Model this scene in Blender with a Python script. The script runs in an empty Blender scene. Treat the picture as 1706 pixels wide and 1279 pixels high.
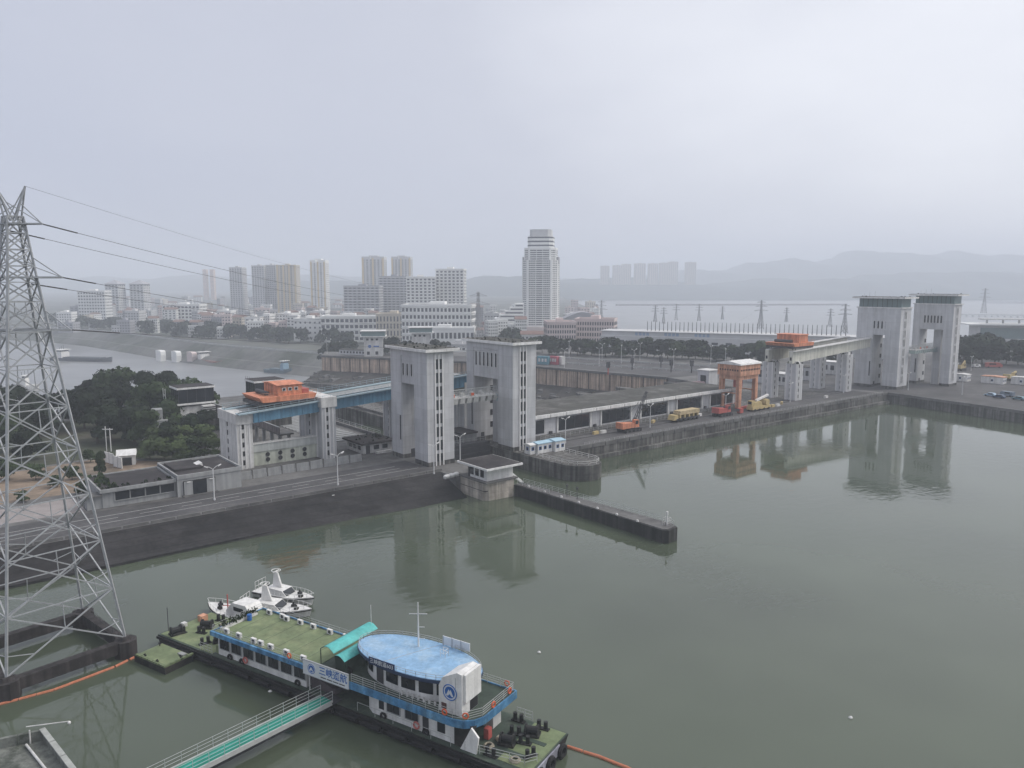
import bpy, math, random
import numpy as np
from mathutils import Vector, Matrix
R = math.radians
SC = bpy.context.scene
COL = SC.collection

# ------------------------------------------------------------------ camera, sky, sun, exposure
CH, FPX, HOR = 50.0, 1280.0, 470.0          # eye height above the upper pool, focal length and horizon row (1706 px wide photo)
PITCH = math.atan((639.5 - HOR) / FPX)
cam = bpy.data.cameras.new('camera')
cam.sensor_width = 36.0
cam.lens = FPX / 1706.0 * 36.0
cam.clip_start, cam.clip_end = 0.5, 30000.0
cam_o = bpy.data.objects.new('camera', cam)
cam_o.location = (0, 0, CH)
cam_o.rotation_euler = (R(90) - PITCH, 0, 0)
COL.objects.link(cam_o)
SC.camera = cam_o

SUN_EL, SUN_AZ = R(46), R(80)               # azimuth clockwise from +Y (the view direction): the bright part of the cloud, upper right
sdir = Vector((math.sin(SUN_AZ) * math.cos(SUN_EL), math.cos(SUN_AZ) * math.cos(SUN_EL), math.sin(SUN_EL)))
W = bpy.data.worlds.new('World')
SC.world = W
W.use_nodes = True
nt = W.node_tree
for n in list(nt.nodes): nt.nodes.remove(n)
def wn(t, **k):
    n = nt.nodes.new(t)
    for a, b in k.items(): setattr(n, a, b)
    return n
out = wn('ShaderNodeOutputWorld'); bg = wn('ShaderNodeBackground')
sky = wn('ShaderNodeTexSky', sky_type='NISHITA', sun_disc=False, sun_elevation=SUN_EL, sun_rotation=SUN_AZ, air_density=1.0, dust_density=4.0)
tc = wn('ShaderNodeTexCoord'); mp = wn('ShaderNodeMapping')
mp.inputs['Scale'].default_value = (1.0, 1.0, 2.6)
mp.inputs['Location'].default_value = (0.35, 0.2, 0.0)
no = wn('ShaderNodeTexNoise'); no.inputs['Scale'].default_value = 1.5; no.inputs['Detail'].default_value = 4; no.inputs['Roughness'].default_value = 0.5
dot = wn('ShaderNodeVectorMath', operation='DOT_PRODUCT'); dot.inputs[1].default_value = sdir
mr = wn('ShaderNodeMapRange'); mr.inputs['From Min'].default_value = -0.2; mr.inputs['From Max'].default_value = 1.0
mr.inputs['To Min'].default_value = 0.18; mr.inputs['To Max'].default_value = 0.93
ad = wn('ShaderNodeMath', operation='MULTIPLY_ADD'); ad.inputs[1].default_value = 0.40
cr = wn('ShaderNodeValToRGB')
e = cr.color_ramp.elements
e[0].position, e[0].color = 0.44, (0.312, 0.332, 0.408, 1)
e[1].position, e[1].color = 0.96, (0.665, 0.672, 0.70, 1)
e.new(0.68).color = (0.385, 0.398, 0.455, 1)
sc10 = wn('ShaderNodeVectorMath', operation='SCALE'); sc10.inputs['Scale'].default_value = 10.0
mix = wn('ShaderNodeMix', data_type='RGBA'); mix.inputs[0].default_value = 0.93
L = nt.links.new
L(tc.outputs['Generated'], mp.inputs['Vector']); L(mp.outputs['Vector'], no.inputs['Vector'])
L(tc.outputs['Generated'], dot.inputs[0]); L(dot.outputs['Value'], mr.inputs['Value'])
L(no.outputs['Fac'], ad.inputs[0]); L(mr.outputs['Result'], ad.inputs[2]); L(ad.outputs['Value'], cr.inputs['Fac'])
L(cr.outputs['Color'], sc10.inputs[0]); L(sky.outputs['Color'], mix.inputs[6]); L(sc10.outputs['Vector'], mix.inputs[7])
L(mix.outputs[2], bg.inputs['Color']); L(bg.outputs['Background'], out.inputs['Surface'])
bg.inputs['Strength'].default_value = 0.125

sun = bpy.data.lights.new('sun', 'SUN'); sun.energy = 1.5; sun.angle = R(25); sun.color = (1.0, 0.96, 0.9)
sun_o = bpy.data.objects.new('sun', sun); COL.objects.link(sun_o)
sun_o.rotation_euler = (-sdir).to_track_quat('-Z', 'Y').to_euler()
SC.view_settings.view_transform = 'Standard'; SC.view_settings.look = 'None'
SC.view_settings.exposure = 0.44; SC.view_settings.gamma = 1.0; SC.view_settings.use_curve_mapping = False
SC.render.engine = 'CYCLES'
cy = SC.cycles
cy.use_denoising = True
cy.max_bounces = 6; cy.diffuse_bounces = 3; cy.glossy_bounces = 3; cy.transmission_bounces = 3; cy.volume_bounces = 2
cy.caustics_reflective = False; cy.caustics_refractive = False

# ------------------------------------------------------------------ helpers
rnd = random.Random(7)
class Fr:                                   # a ground frame: origin and heading
    def __init__(s, x, y, ang):
        s.x, s.y, s.a = x, y, ang; s.c, s.s = math.cos(ang), math.sin(ang)
    def w(s, p):
        z = p[2] if len(p) > 2 else 0.0
        return Vector((s.x + p[0]*s.c - p[1]*s.s, s.y + p[0]*s.s + p[1]*s.c, z))
    def inv(s, q):
        dx, dy = q[0]-s.x, q[1]-s.y
        return (dx*s.c + dy*s.s, -dx*s.s + dy*s.c)
DAM = Fr(0, 0, R(39))                       # a along the dam crest, b downstream
SHIP = Fr(-39.4, 95.2, R(-31.5))            # s along the pontoon, t across it
WLD = Fr(0, 0, 0)
cp_, sp_ = math.cos(PITCH), math.sin(PITCH)
def ground(px, py, z):                      # photo pixel on a level surface -> metres
    xc, yc = (px-853)/FPX, -(py-639.5)/FPX
    d = Vector((xc, cp_ + yc*sp_, -sp_ + yc*cp_)); t = (z-CH)/d.z
    return Vector((0, 0, CH)) + d*t
def atx(px, Y, z=4.0):                      # photo column at a forward distance -> X
    return (px-853)/FPX*(Y*cp_ + (CH-z)*sp_)
def hgt(py, Y):                             # photo row at a forward distance -> Z
    yc = -(py-639.5)/FPX
    return CH + Y*(-sp_ + yc*cp_)/(cp_ + yc*sp_)

def M(name, col, rough=0.8, var=0.12, scale=0.4, streak=0.0, bump=0.0, metal=0.0, spec=0.3, ovar=0.0, patch=None, fine=6.0, blocks=None):
    m = bpy.data.materials.new(name); m.use_nodes = True
    t = m.node_tree; b = t.nodes['Principled BSDF']; k = t.links.new
    b.inputs['Roughness'].default_value = rough; b.inputs['Metallic'].default_value = metal
    b.inputs['Specular IOR Level'].default_value = spec
    c = t.nodes.new('ShaderNodeTexCoord')
    n1 = t.nodes.new('ShaderNodeTexNoise'); n1.inputs['Scale'].default_value = scale; n1.inputs['Detail'].default_value = 5; n1.inputs['Roughness'].default_value = 0.65
    n2 = t.nodes.new('ShaderNodeTexNoise'); n2.inputs['Scale'].default_value = scale*fine; n2.inputs['Detail'].default_value = 3
    k(c.outputs['Object'], n1.inputs['Vector']); k(c.outputs['Object'], n2.inputs['Vector'])
    a = t.nodes.new('ShaderNodeMath'); a.operation = 'MULTIPLY_ADD'; a.inputs[1].default_value = 0.5
    k(n2.outputs['Fac'], a.inputs[0]); k(n1.outputs['Fac'], a.inputs[2])
    r = t.nodes.new('ShaderNodeMapRange'); r.inputs['From Min'].default_value = 0.45; r.inputs['From Max'].default_value = 1.05
    r.inputs['To Min'].default_value = 1-var*1.6; r.inputs['To Max'].default_value = 1+var*1.1
    k(a.outputs['Value'], r.inputs['Value']); fac = r.outputs['Result']
    if streak:
        mp = t.nodes.new('ShaderNodeMapping'); mp.inputs['Scale'].default_value = (1.1, 1.1, 0.05)
        n3 = t.nodes.new('ShaderNodeTexNoise'); n3.inputs['Scale'].default_value = 1.0; n3.inputs['Detail'].default_value = 4
        k(c.outputs['Object'], mp.inputs['Vector']); k(mp.outputs['Vector'], n3.inputs['Vector'])
        r2 = t.nodes.new('ShaderNodeMapRange'); r2.inputs['From Min'].default_value = 0.42; r2.inputs['From Max'].default_value = 0.62
        r2.inputs['To Min'].default_value = 1-streak; r2.inputs['To Max'].default_value = 1.0
        k(n3.outputs['Fac'], r2.inputs['Value'])
        mu = t.nodes.new('ShaderNodeMath'); mu.operation = 'MULTIPLY'; k(fac, mu.inputs[0]); k(r2.outputs['Result'], mu.inputs[1]); fac = mu.outputs['Value']
    if ovar:
        oi = t.nodes.new('ShaderNodeObjectInfo'); r3 = t.nodes.new('ShaderNodeMapRange')
        r3.inputs['To Min'].default_value = 1-ovar; r3.inputs['To Max'].default_value = 1+ovar
        k(oi.outputs['Random'], r3.inputs['Value'])
        mu = t.nodes.new('ShaderNodeMath'); mu.operation = 'MULTIPLY'; k(fac, mu.inputs[0]); k(r3.outputs['Result'], mu.inputs[1]); fac = mu.outputs['Value']
    if blocks:                              # lifts, paint patches and joints of poured or slabbed faces: (width, height, contrast, joint)
        sx = t.nodes.new('ShaderNodeSeparateXYZ'); k(c.outputs['Object'], sx.inputs['Vector'])
        sm = t.nodes.new('ShaderNodeMath'); sm.operation = 'ADD'; k(sx.outputs['X'], sm.inputs[0]); k(sx.outputs['Y'], sm.inputs[1])
        cx = t.nodes.new('ShaderNodeCombineXYZ'); k(sm.outputs['Value'], cx.inputs['X']); k(sx.outputs['Z'], cx.inputs['Y'])
        bk = t.nodes.new('ShaderNodeTexBrick'); k(cx.outputs['Vector'], bk.inputs['Vector'])
        bk.inputs['Scale'].default_value = 1.0; bk.inputs['Brick Width'].default_value = blocks[0]; bk.inputs['Row Height'].default_value = blocks[1]
        bk.inputs['Mortar Size'].default_value = blocks[3]; bk.inputs['Mortar Smooth'].default_value = 0.3; bk.inputs['Bias'].default_value = 0.0
        g0, g1 = 1-blocks[2], 1+blocks[2]*0.6
        bk.inputs['Color1'].default_value = (g0,g0,g0,1); bk.inputs['Color2'].default_value = (g1,g1,g1,1); bk.inputs['Mortar'].default_value = (g0*0.8,)*3+(1,)
        mu = t.nodes.new('ShaderNodeMath'); mu.operation = 'MULTIPLY'; k(fac, mu.inputs[0]); k(bk.outputs['Color'], mu.inputs[1]); fac = mu.outputs['Value']
    v = t.nodes.new('ShaderNodeVectorMath'); v.operation = 'SCALE'
    if patch:                               # a second colour in worn patches
        mx = t.nodes.new('ShaderNodeMix'); mx.data_type = 'RGBA'
        n4 = t.nodes.new('ShaderNodeTexNoise'); n4.inputs['Scale'].default_value = scale*0.7; n4.inputs['Detail'].default_value = 6; n4.inputs['Roughness'].default_value = 0.7
        k(c.outputs['Object'], n4.inputs['Vector'])
        r4 = t.nodes.new('ShaderNodeMapRange'); r4.inputs['From Min'].default_value = 0.48; r4.inputs['From Max'].default_value = 0.62
        k(n4.outputs['Fac'], r4.inputs['Value']); k(r4.outputs['Result'], mx.inputs[0])
        mx.inputs[6].default_value = (*col, 1); mx.inputs[7].default_value = (*patch, 1)
        k(mx.outputs[2], v.inputs[0])
    else:
        v.inputs[0].default_value = col
    k(fac, v.inputs['Scale']); k(v.outputs['Vector'], b.inputs['Base Color'])
    if bump:
        bp = t.nodes.new('ShaderNodeBump'); bp.inputs['Strength'].default_value = 0.6; bp.inputs['Distance'].default_value = bump
        k(a.outputs['Value'], bp.inputs['Height']); k(bp.outputs['Normal'], b.inputs['Normal'])
    return m

class MB:                                   # collects shapes of ONE piece
    def __init__(s): s.v, s.f = [], []
    def add(s, vs, fs):
        o = len(s.v); s.v += [tuple(p) for p in vs]; s.f += [tuple(i+o for i in q) for q in fs]; return s
    def box(s, x0, x1, y0, y1, z0, z1):
        return s.add([(x0,y0,z0),(x1,y0,z0),(x1,y1,z0),(x0,y1,z0),(x0,y0,z1),(x1,y0,z1),(x1,y1,z1),(x0,y1,z1)],
                     [(0,3,2,1),(4,5,6,7),(0,1,5,4),(1,2,6,5),(2,3,7,6),(3,0,4,7)])
    def bar(s, p, q, w, h=None):
        p, q = Vector(p), Vector(q); h = h or w; d = (q-p)
        if d.length < 1e-6: return s
        d.normalize(); up = Vector((0,0,1)) if abs(d.z) < 0.95 else Vector((0,1,0))
        x = d.cross(up).normalized()*(w/2); y = x.cross(d).normalized()*(h/2)
        vs = [p-x-y, p+x-y, p+x+y, p-x+y, q-x-y, q+x-y, q+x+y, q-x+y]
        return s.add(vs, [(0,1,2,3),(7,6,5,4),(0,4,5,1),(1,5,6,2),(2,6,7,3),(3,7,4,0)])
    def tube(s, p, q, r, r2=None, n=8):
        p, q = Vector(p), Vector(q); r2 = r if r2 is None else r2; d = (q-p).normalized()
        up = Vector((0,0,1)) if abs(d.z) < 0.95 else Vector((0,1,0))
        x = d.cross(up).normalized(); y = x.cross(d)
        vs = [p+(x*math.cos(2*math.pi*i/n)+y*math.sin(2*math.pi*i/n))*r for i in range(n)] + [q+(x*math.cos(2*math.pi*i/n)+y*math.sin(2*math.pi*i/n))*r2 for i in range(n)]
        fs = [(i, i+n, (i+1)%n+n, (i+1)%n) for i in range(n)] + [tuple(range(n)), tuple(range(2*n-1, n-1, -1))]
        return s.add(vs, fs)
    def path(s, pts, r, n=6):
        for a, b in zip(pts, pts[1:]): s.tube(a, b, r, n=n)
        return s
    def prism(s, poly, z0, z1, inset=0):
        n = len(poly)
        if sum(poly[i][0]*poly[(i+1)%n][1]-poly[(i+1)%n][0]*poly[i][1] for i in range(n)) < 0: poly = poly[::-1]
        vs = [(p[0],p[1],z0) for p in poly] + [(p[0],p[1],z1) for p in poly]
        return s.add(vs, [tuple(range(n-1,-1,-1)), tuple(range(n,2*n))] + [(i,(i+1)%n,(i+1)%n+n,i+n) for i in range(n)])
    def wedge(s, prof, y0, y1):             # profile in x-z, swept along y
        n = len(prof)
        if sum(prof[i][0]*prof[(i+1)%n][1]-prof[(i+1)%n][0]*prof[i][1] for i in range(n)) < 0: prof = prof[::-1]
        vs = [(p[0],y0,p[1]) for p in prof] + [(p[0],y1,p[1]) for p in prof]
        return s.add(vs, [tuple(range(n)), tuple(range(2*n-1,n-1,-1))] + [(i,i+n,(i+1)%n+n,(i+1)%n) for i in range(n)])
    def wedgex(s, prof, x0, x1):            # profile in y-z, swept along x
        n = len(prof)
        if sum(prof[i][0]*prof[(i+1)%n][1]-prof[(i+1)%n][0]*prof[i][1] for i in range(n)) > 0: prof = prof[::-1]
        vs = [(x0,p[0],p[1]) for p in prof] + [(x1,p[0],p[1]) for p in prof]
        return s.add(vs, [tuple(range(n)), tuple(range(2*n-1,n-1,-1))] + [(i,i+n,(i+1)%n+n,(i+1)%n) for i in range(n)])
    def torus(s, c, nrm, R_, r, n=14, k=6):
        nrm = Vector(nrm).normalized(); up = Vector((0,0,1)) if abs(nrm.z) < 0.9 else Vector((0,1,0))
        x = nrm.cross(up).normalized(); y = x.cross(nrm); c = Vector(c); vs = []
        for i in range(n):
            d = x*math.cos(2*math.pi*i/n)+y*math.sin(2*math.pi*i/n)
            for j in range(k): vs.append(c+d*(R_+r*math.cos(2*math.pi*j/k))+nrm*(r*math.sin(2*math.pi*j/k)))
        return s.add(vs, [(i*k+j, ((i+1)%n)*k+j, ((i+1)%n)*k+(j+1)%k, i*k+(j+1)%k) for i in range(n) for j in range(k)])
    def ball(s, c, rx, ry, rz, n=10, m=6):
        vs, fs = [], []
        for j in range(m+1):
            a = -math.pi/2+math.pi*j/m
            for i in range(n): vs.append((c[0]+rx*math.cos(a)*math.cos(2*math.pi*i/n), c[1]+ry*math.cos(a)*math.sin(2*math.pi*i/n), c[2]+rz*math.sin(a)))
        for j in range(m):
            for i in range(n): fs.append((j*n+i, j*n+(i+1)%n, (j+1)*n+(i+1)%n, (j+1)*n+i))
        return s.add(vs, fs)
    def mesh(s, name, o=(0,0,0), smooth=False):
        me = bpy.data.meshes.new(name)
        me.from_pydata([(a-o[0], b-o[1], c-o[2]) for a, b, c in s.v], [], s.f)
        if smooth:
            for p in me.polygons: p.use_smooth = True
        me.update(); return me

def tag(o, label=None, cat=None, group=None, kind=None):
    if label: o['label'] = label
    if cat: o['category'] = cat
    if group: o['group'] = group
    if kind: o['kind'] = kind
    return o
def link(o): COL.objects.link(o); return o
class Th:                                   # a thing: an Empty at its base, parts as children
    def __init__(s, name, label, cat, o, fr=DAM, group=None, rz=0.0):
        s.o, s.fr = tuple(o), fr
        s.e = link(bpy.data.objects.new(name, None)); s.e.empty_display_size = 0.5
        s.e.location = fr.w(o); s.e.rotation_euler = (0, 0, fr.a+rz)
        tag(s.e, label, cat, group)
    def part(s, name, mb, mat, parent=None, kind=None, smooth=False, label=None):
        me = mb if isinstance(mb, bpy.types.Mesh) else mb.mesh(name, s.o, smooth)
        if not me.materials: me.materials.append(mat)
        ob = link(bpy.data.objects.new(name, me)); ob.parent = parent or s.e
        return tag(ob, label, None, None, kind)
    def piece(s, name, me, loc, rot=(0,0,0), parent=None, scale=(1,1,1)):   # shared mesh data
        ob = link(bpy.data.objects.new(name, me)); ob.parent = parent or s.e
        ob.location = (loc[0]-s.o[0], loc[1]-s.o[1], loc[2]-s.o[2]); ob.rotation_euler = rot; ob.scale = scale
        return ob
def shared(mb, name, mat, smooth=False):
    me = mb.mesh(name, (0,0,0), smooth); me.materials.append(mat); return me
def single(name, mb, mat, label, cat, o=(0,0,0), fr=DAM, group=None, smooth=False, kind=None):
    me = mb.mesh(name, o, smooth); me.materials.append(mat)
    ob = link(bpy.data.objects.new(name, me)); ob.location = fr.w(o); ob.rotation_euler = (0,0,fr.a)
    return tag(ob, label, cat, group, kind)
def struct(name, mb, mat, fr=DAM, smooth=False):
    me = mb.mesh(name, (0,0,0), smooth); me.materials.append(mat)
    ob = link(bpy.data.objects.new(name, me)); ob.location = (fr.x, fr.y, 0); ob.rotation_euler = (0,0,fr.a)
    ob['kind'] = 'structure'; return ob
def copy_tree(o, loc=None, rz=None, parent=None, label=None, scale=None):
    c = o.copy(); link(c); c.parent = parent
    if loc is not None: c.location = loc
    if rz is not None: c.rotation_euler = (0,0,rz)
    if scale is not None: c.scale = scale
    if label: c['label'] = label
    for ch in o.children: copy_tree(ch, parent=c)
    return c
def text(parent, body, size, loc, rot, mat, name='lettering', bold=0.0, align='CENTER', space=1.0):
    cu = bpy.data.curves.new(name, 'FONT'); cu.body = body; cu.size = size; cu.align_x = align; cu.align_y = 'CENTER'
    cu.extrude = 0.01; cu.offset = bold; cu.space_character = space; cu.materials.append(mat)
    tmp = link(bpy.data.objects.new(name, cu)); bpy.context.view_layer.update()
    me = bpy.data.meshes.new_from_object(tmp.evaluated_get(bpy.context.evaluated_depsgraph_get())); bpy.data.objects.remove(tmp)
    if not me.materials: me.materials.append(mat)
    ob = link(bpy.data.objects.new(name, me)); ob.parent = parent; ob.location = loc; ob.rotation_euler = rot
    return ob
def rail(mb, pts, h=1.1, step=2.0, r=0.035, rows=3, n=5):   # posts and rails along a polyline
    for a, b in zip(pts, pts[1:]):
        a, b = Vector(a), Vector(b); L_ = (b-a).length; k = max(1, round(L_/step))
        for i in range(k+1):
            p = a+(b-a)*(i/k); mb.tube(p, p+Vector((0,0,h)), r, n=n)
        for j in range(rows):
            z = Vector((0,0,h*(j+1)/rows)); mb.tube(a+z, b+z, r*0.8, n=n)
    return mb

# ------------------------------------------------------------------ materials
mConc = M('concrete_deck', (0.15,0.147,0.143), 0.85, 0.28, 0.1, bump=0.02, patch=(0.09,0.088,0.087), fine=9)
mAsph = M('asphalt', (0.074,0.072,0.074), 0.85, 0.28, 0.1, patch=(0.10,0.097,0.097), fine=12)
mQuay = M('quay_wall', (0.19,0.185,0.175), 0.9, 0.3, 0.12, streak=0.6, bump=0.03, patch=(0.09,0.088,0.084), blocks=(9.0,1.6,0.12,0.06))
mBank = M('stone_slope', (0.032,0.030,0.031), 0.92, 0.4, 0.15, bump=0.12, patch=(0.021,0.020,0.021), fine=9, blocks=(3.4,0.9,0.22,0.05))
mTan = M('tan_lock_wall', (0.56,0.43,0.33), 0.9, 0.2, 0.2, streak=0.5, bump=0.02, blocks=(30,2.4,0.06,0.04))
mDark = M('dark_joint', (0.05,0.045,0.045), 0.9, 0.2)
mTower = M('tower_plaster', (0.53,0.53,0.54), 0.8, 0.09, 0.12, streak=0.15, fine=5, blocks=(4.3,2.9,0.075,0.025))
mTowerR = M('pale_tower_plaster', (0.60,0.60,0.605), 0.8, 0.09, 0.12, streak=0.13, fine=5, blocks=(5.0,3.6,0.06,0.025))
mRib = M('white_rib', (0.66,0.65,0.64), 0.7, 0.08, 0.3)
mWhite = M('white_paint', (0.76,0.75,0.73), 0.6, 0.12, 0.6, streak=0.16)
mOffW = M('dirty_white', (0.66,0.65,0.63), 0.75, 0.15, 0.3, streak=0.2)
mGlass = M('dark_glass', (0.018,0.022,0.028), 0.12, 0.2, 0.2, spec=0.5)
mShade = M('dark_opening', (0.02,0.02,0.022), 0.8, 0.2)
mRoofD = M('dark_roof', (0.036,0.032,0.034), 0.9, 0.35, 0.2, patch=(0.058,0.053,0.052))
mRoofM = M('mossy_roof', (0.07,0.07,0.062), 0.95, 0.35, 0.2, patch=(0.13,0.125,0.12))
mLow = M('grey_render', (0.33,0.335,0.335), 0.85, 0.1, 0.15, streak=0.2)
mPale = M('pale_green_render', (0.52,0.54,0.46), 0.85, 0.15, 0.25, streak=0.22)
mGird = M('blue_girder_paint', (0.12,0.27,0.39), 0.5, 0.15, 0.3, streak=0.25)
mGirdT = M('pale_blue_rail', (0.33,0.42,0.46), 0.6, 0.15, 0.4)
mBeige = M('beige_girder_paint', (0.66,0.65,0.57), 0.6, 0.1, 0.2, streak=0.2)
mOrange = M('orange_paint', (0.72,0.28,0.16), 0.65, 0.22, 0.5, streak=0.3)
mSalmon = M('faded_orange_paint', (0.66,0.34,0.22), 0.7, 0.25, 0.5, streak=0.35)
mRed = M('red_paint', (0.42,0.10,0.085), 0.6, 0.15, 0.5)
mYell = M('yellow_paint', (0.50,0.39,0.19), 0.65, 0.18, 0.5)
mSteel = M('galvanised_steel', (0.40,0.41,0.42), 0.5, 0.15, 1.0, metal=0.35)
mSteelD = M('dark_steel', (0.06,0.06,0.065), 0.6, 0.2, 1.0)
mRailing = M('grey_railing', (0.42,0.43,0.42), 0.55, 0.1, 1.0)
mLampP = M('lamp_paint', (0.62,0.62,0.62), 0.5, 0.08, 1.0)
mGreenBand = M('green_cladding', (0.14,0.20,0.20), 0.4, 0.1, 0.2, spec=0.5)
mTyre = M('tyre_rubber', (0.018,0.018,0.019), 0.85, 0.2, 1.0)
mTeal = M('teal_sheet', (0.10,0.46,0.44), 0.5, 0.18, 0.5, streak=0.15)
mShipBlue = M('ship_blue_paint', (0.09,0.27,0.49), 0.5, 0.3, 0.9, streak=0.4, patch=(0.17,0.36,0.53))
mShipRoof = M('pale_blue_roof', (0.24,0.40,0.58), 0.6, 0.2, 0.5, patch=(0.31,0.45,0.59), fine=6)
mDeckG = M('deck_green_paint', (0.165,0.205,0.11), 0.8, 0.25, 0.35, patch=(0.20,0.23,0.125), fine=5)
mDeckD = M('dark_green_deck', (0.045,0.065,0.05), 0.7, 0.3, 0.4, patch=(0.08,0.10,0.075))
mHull = M('black_hull', (0.018,0.019,0.020), 0.6, 0.4, 0.6, patch=(0.045,0.042,0.038))
mNavy = M('navy_sign', (0.02,0.035,0.09), 0.5, 0.1)
mSignB = M('sign_blue', (0.025,0.12,0.38), 0.5, 0.05)
mSignW = M('sign_white', (0.62,0.64,0.66), 0.5, 0.08, 0.6)
mBuoy = M('lifebuoy_orange', (0.62,0.12,0.05), 0.6, 0.1)
mBoom = M('boom_orange', (0.50,0.18,0.10), 0.75, 0.25, 1.5, patch=(0.38,0.17,0.11))
mLeafD = M('dark_foliage', (0.028,0.042,0.024), 0.85, 0.6, 0.25, ovar=0.35, spec=0.15)
mLeafM = M('mid_foliage', (0.052,0.078,0.034), 0.85, 0.5, 0.25, ovar=0.3, spec=0.15)
mLeafL = M('light_foliage', (0.08,0.11,0.045), 0.85, 0.35, 0.35, ovar=0.2, spec=0.15)
mTrunk = M('bark', (0.09,0.07,0.055), 0.9, 0.2)
mGrass = M('rough_grass', (0.055,0.065,0.04), 0.95, 0.35, 0.08, patch=(0.08,0.075,0.055))
mDirt = M('bare_dirt', (0.25,0.19,0.14), 0.95, 0.3, 0.1, patch=(0.16,0.13,0.10))
mCity = M('city_ground', (0.11,0.115,0.10), 0.95, 0.4, 0.01, patch=(0.05,0.065,0.045))
mHill = M('wooded_hills', (0.030,0.052,0.050), 0.95, 0.5, 0.006, patch=(0.050,0.070,0.060))
mLine = M('road_line_paint', (0.45,0.45,0.44), 0.8, 0.2, 0.5)
mPylon = mSteel
mWire = M('wire', (0.10,0.10,0.11), 0.6, 0.1)
def water_mat(name, col, wave, dist, rough=0.04):
    m = bpy.data.materials.new(name); m.use_nodes = True; t = m.node_tree; b = t.nodes['Principled BSDF']; k = t.links.new
    b.inputs['Base Color'].default_value = (*col, 1); b.inputs['IOR'].default_value = 1.45; b.inputs['Specular IOR Level'].default_value = 0.5
    c = t.nodes.new('ShaderNodeTexCoord')
    mp = t.nodes.new('ShaderNodeMapping'); mp.inputs['Scale'].default_value = (0.55, 1.0, 1.0); mp.inputs['Rotation'].default_value = (0,0,R(25))
    n1 = t.nodes.new('ShaderNodeTexNoise'); n1.inputs['Scale'].default_value = wave; n1.inputs['Detail'].default_value = 4; n1.inputs['Roughness'].default_value = 0.5; n1.inputs['Distortion'].default_value = 0.4
    n2 = t.nodes.new('ShaderNodeTexNoise'); n2.inputs['Scale'].default_value = 0.022; n2.inputs['Detail'].default_value = 3
    k(c.outputs['Object'], mp.inputs['Vector']); k(mp.outputs['Vector'], n1.inputs['Vector']); k(c.outputs['Object'], n2.inputs['Vector'])
    r = t.nodes.new('ShaderNodeMapRange'); r.inputs['From Min'].default_value = 0.38; r.inputs['From Max'].default_value = 0.62
    r.inputs['To Min'].default_value = 0.12; r.inputs['To Max'].default_value = 1.0   # calm and breezy patches
    k(n2.outputs['Fac'], r.inputs['Value'])
    rc_ = t.nodes.new('ShaderNodeMapRange'); rc_.inputs['From Min'].default_value = 0.3; rc_.inputs['From Max'].default_value = 0.7; rc_.inputs['To Min'].default_value = 1.2; rc_.inputs['To Max'].default_value = 0.8
    vs_ = t.nodes.new('ShaderNodeVectorMath'); vs_.operation = 'SCALE'; vs_.inputs[0].default_value = col; k(n2.outputs['Fac'], rc_.inputs['Value']); k(rc_.outputs['Result'], vs_.inputs['Scale']); k(vs_.outputs['Vector'], b.inputs['Base Color'])   # silt
    bp = t.nodes.new('ShaderNodeBump'); bp.inputs['Distance'].default_value = dist
    k(r.outputs['Result'], bp.inputs['Strength']); k(n1.outputs['Fac'], bp.inputs['Height']); k(bp.outputs['Normal'], b.inputs['Normal'])
    b.inputs['Roughness'].default_value = rough
    return m
mWater = water_mat('pool_water', (0.066,0.081,0.055), 0.55, 0.05)
mWaterL = water_mat('river_water', (0.19,0.195,0.195), 0.12, 0.6, 0.32)
# ================================================================== THE SETTING
def g2(px, py, z):
    q = ground(px, py, z); return (q.x, q.y)
def dw(a, b):
    q = DAM.w((a, b, 0)); return (q.x, q.y)
def sheet(poly, z):
    m = MB(); m.add([(p[0], p[1], z) for p in poly], [tuple(range(len(poly)))]); return m
def ccw(poly):
    n = len(poly)
    return poly if sum(poly[i][0]*poly[(i+1)%n][1]-poly[(i+1)%n][0]*poly[i][1] for i in range(n)) > 0 else poly[::-1]

# upper pool (level 0) in front of the dam
struct('upper_pool_water', sheet(ccw([(-900,170),(112,170),(112,240),(129.6,240),(129.6,160),(330,160),(330,-700),(-900,-700)]), 0.0), mWater)
# river below the dam, twenty metres lower, out to the far shore
struct('river_water', sheet([(-9000,150),(9000,150),(9000,7800),(-9000,7800)], -20.0), mWaterL, WLD)

# left abutment deck with the stone slope towards the pool
LD = [(-700,157),(102,154),(102,147),(112,147),(112,312),(86,312),(60,296),(-700,296)]
struct('left_deck_ground', MB().prism(LD, -23, 4.0), mConc)
slope = MB()
NA, NB = 60, 6
for i in range(NA+1):
    a = -700+802*i/NA if i < 20 else -432.7+534.7*(i-20)/(NA-20)
    for j in range(NB+1):
        f = j/NB
        bt, bw = 157-3*(a+700)/802, 147.9-6.0*max(0, a-28)/74 if a > 28 else 147.9
        slope.v.append((a, bt+(bw-2.5-bt)*f+0.25*math.sin(i*1.7+j*2.3)*(0 < j < NB), 4.0-5.0*f+(0.0 if j in (0,NB) else 0.12*math.sin(i*2.9+j*1.3))))
for i in range(NA):
    for j in range(NB):
        q = i*(NB+1)+j; slope.f.append((q, q+1, q+NB+2, q+NB+1))
bank = struct('stone_bank', slope, mBank)
# a kerb of low blocks along the top edge
kerb = MB()
for i in range(34):
    a = -60+4.8*i
    if a > 100: break
    bt = 157-3*(a+700)/802
    kerb.box(a, a+4.4, bt+0.3, bt+0.75, 4.0, 4.55)
ob = struct('kerb', kerb, mConc)
struct('toe_ledge_path', MB().box(-400, 101, 146.0, 148.2, -3, 0.5), mBank)

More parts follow.
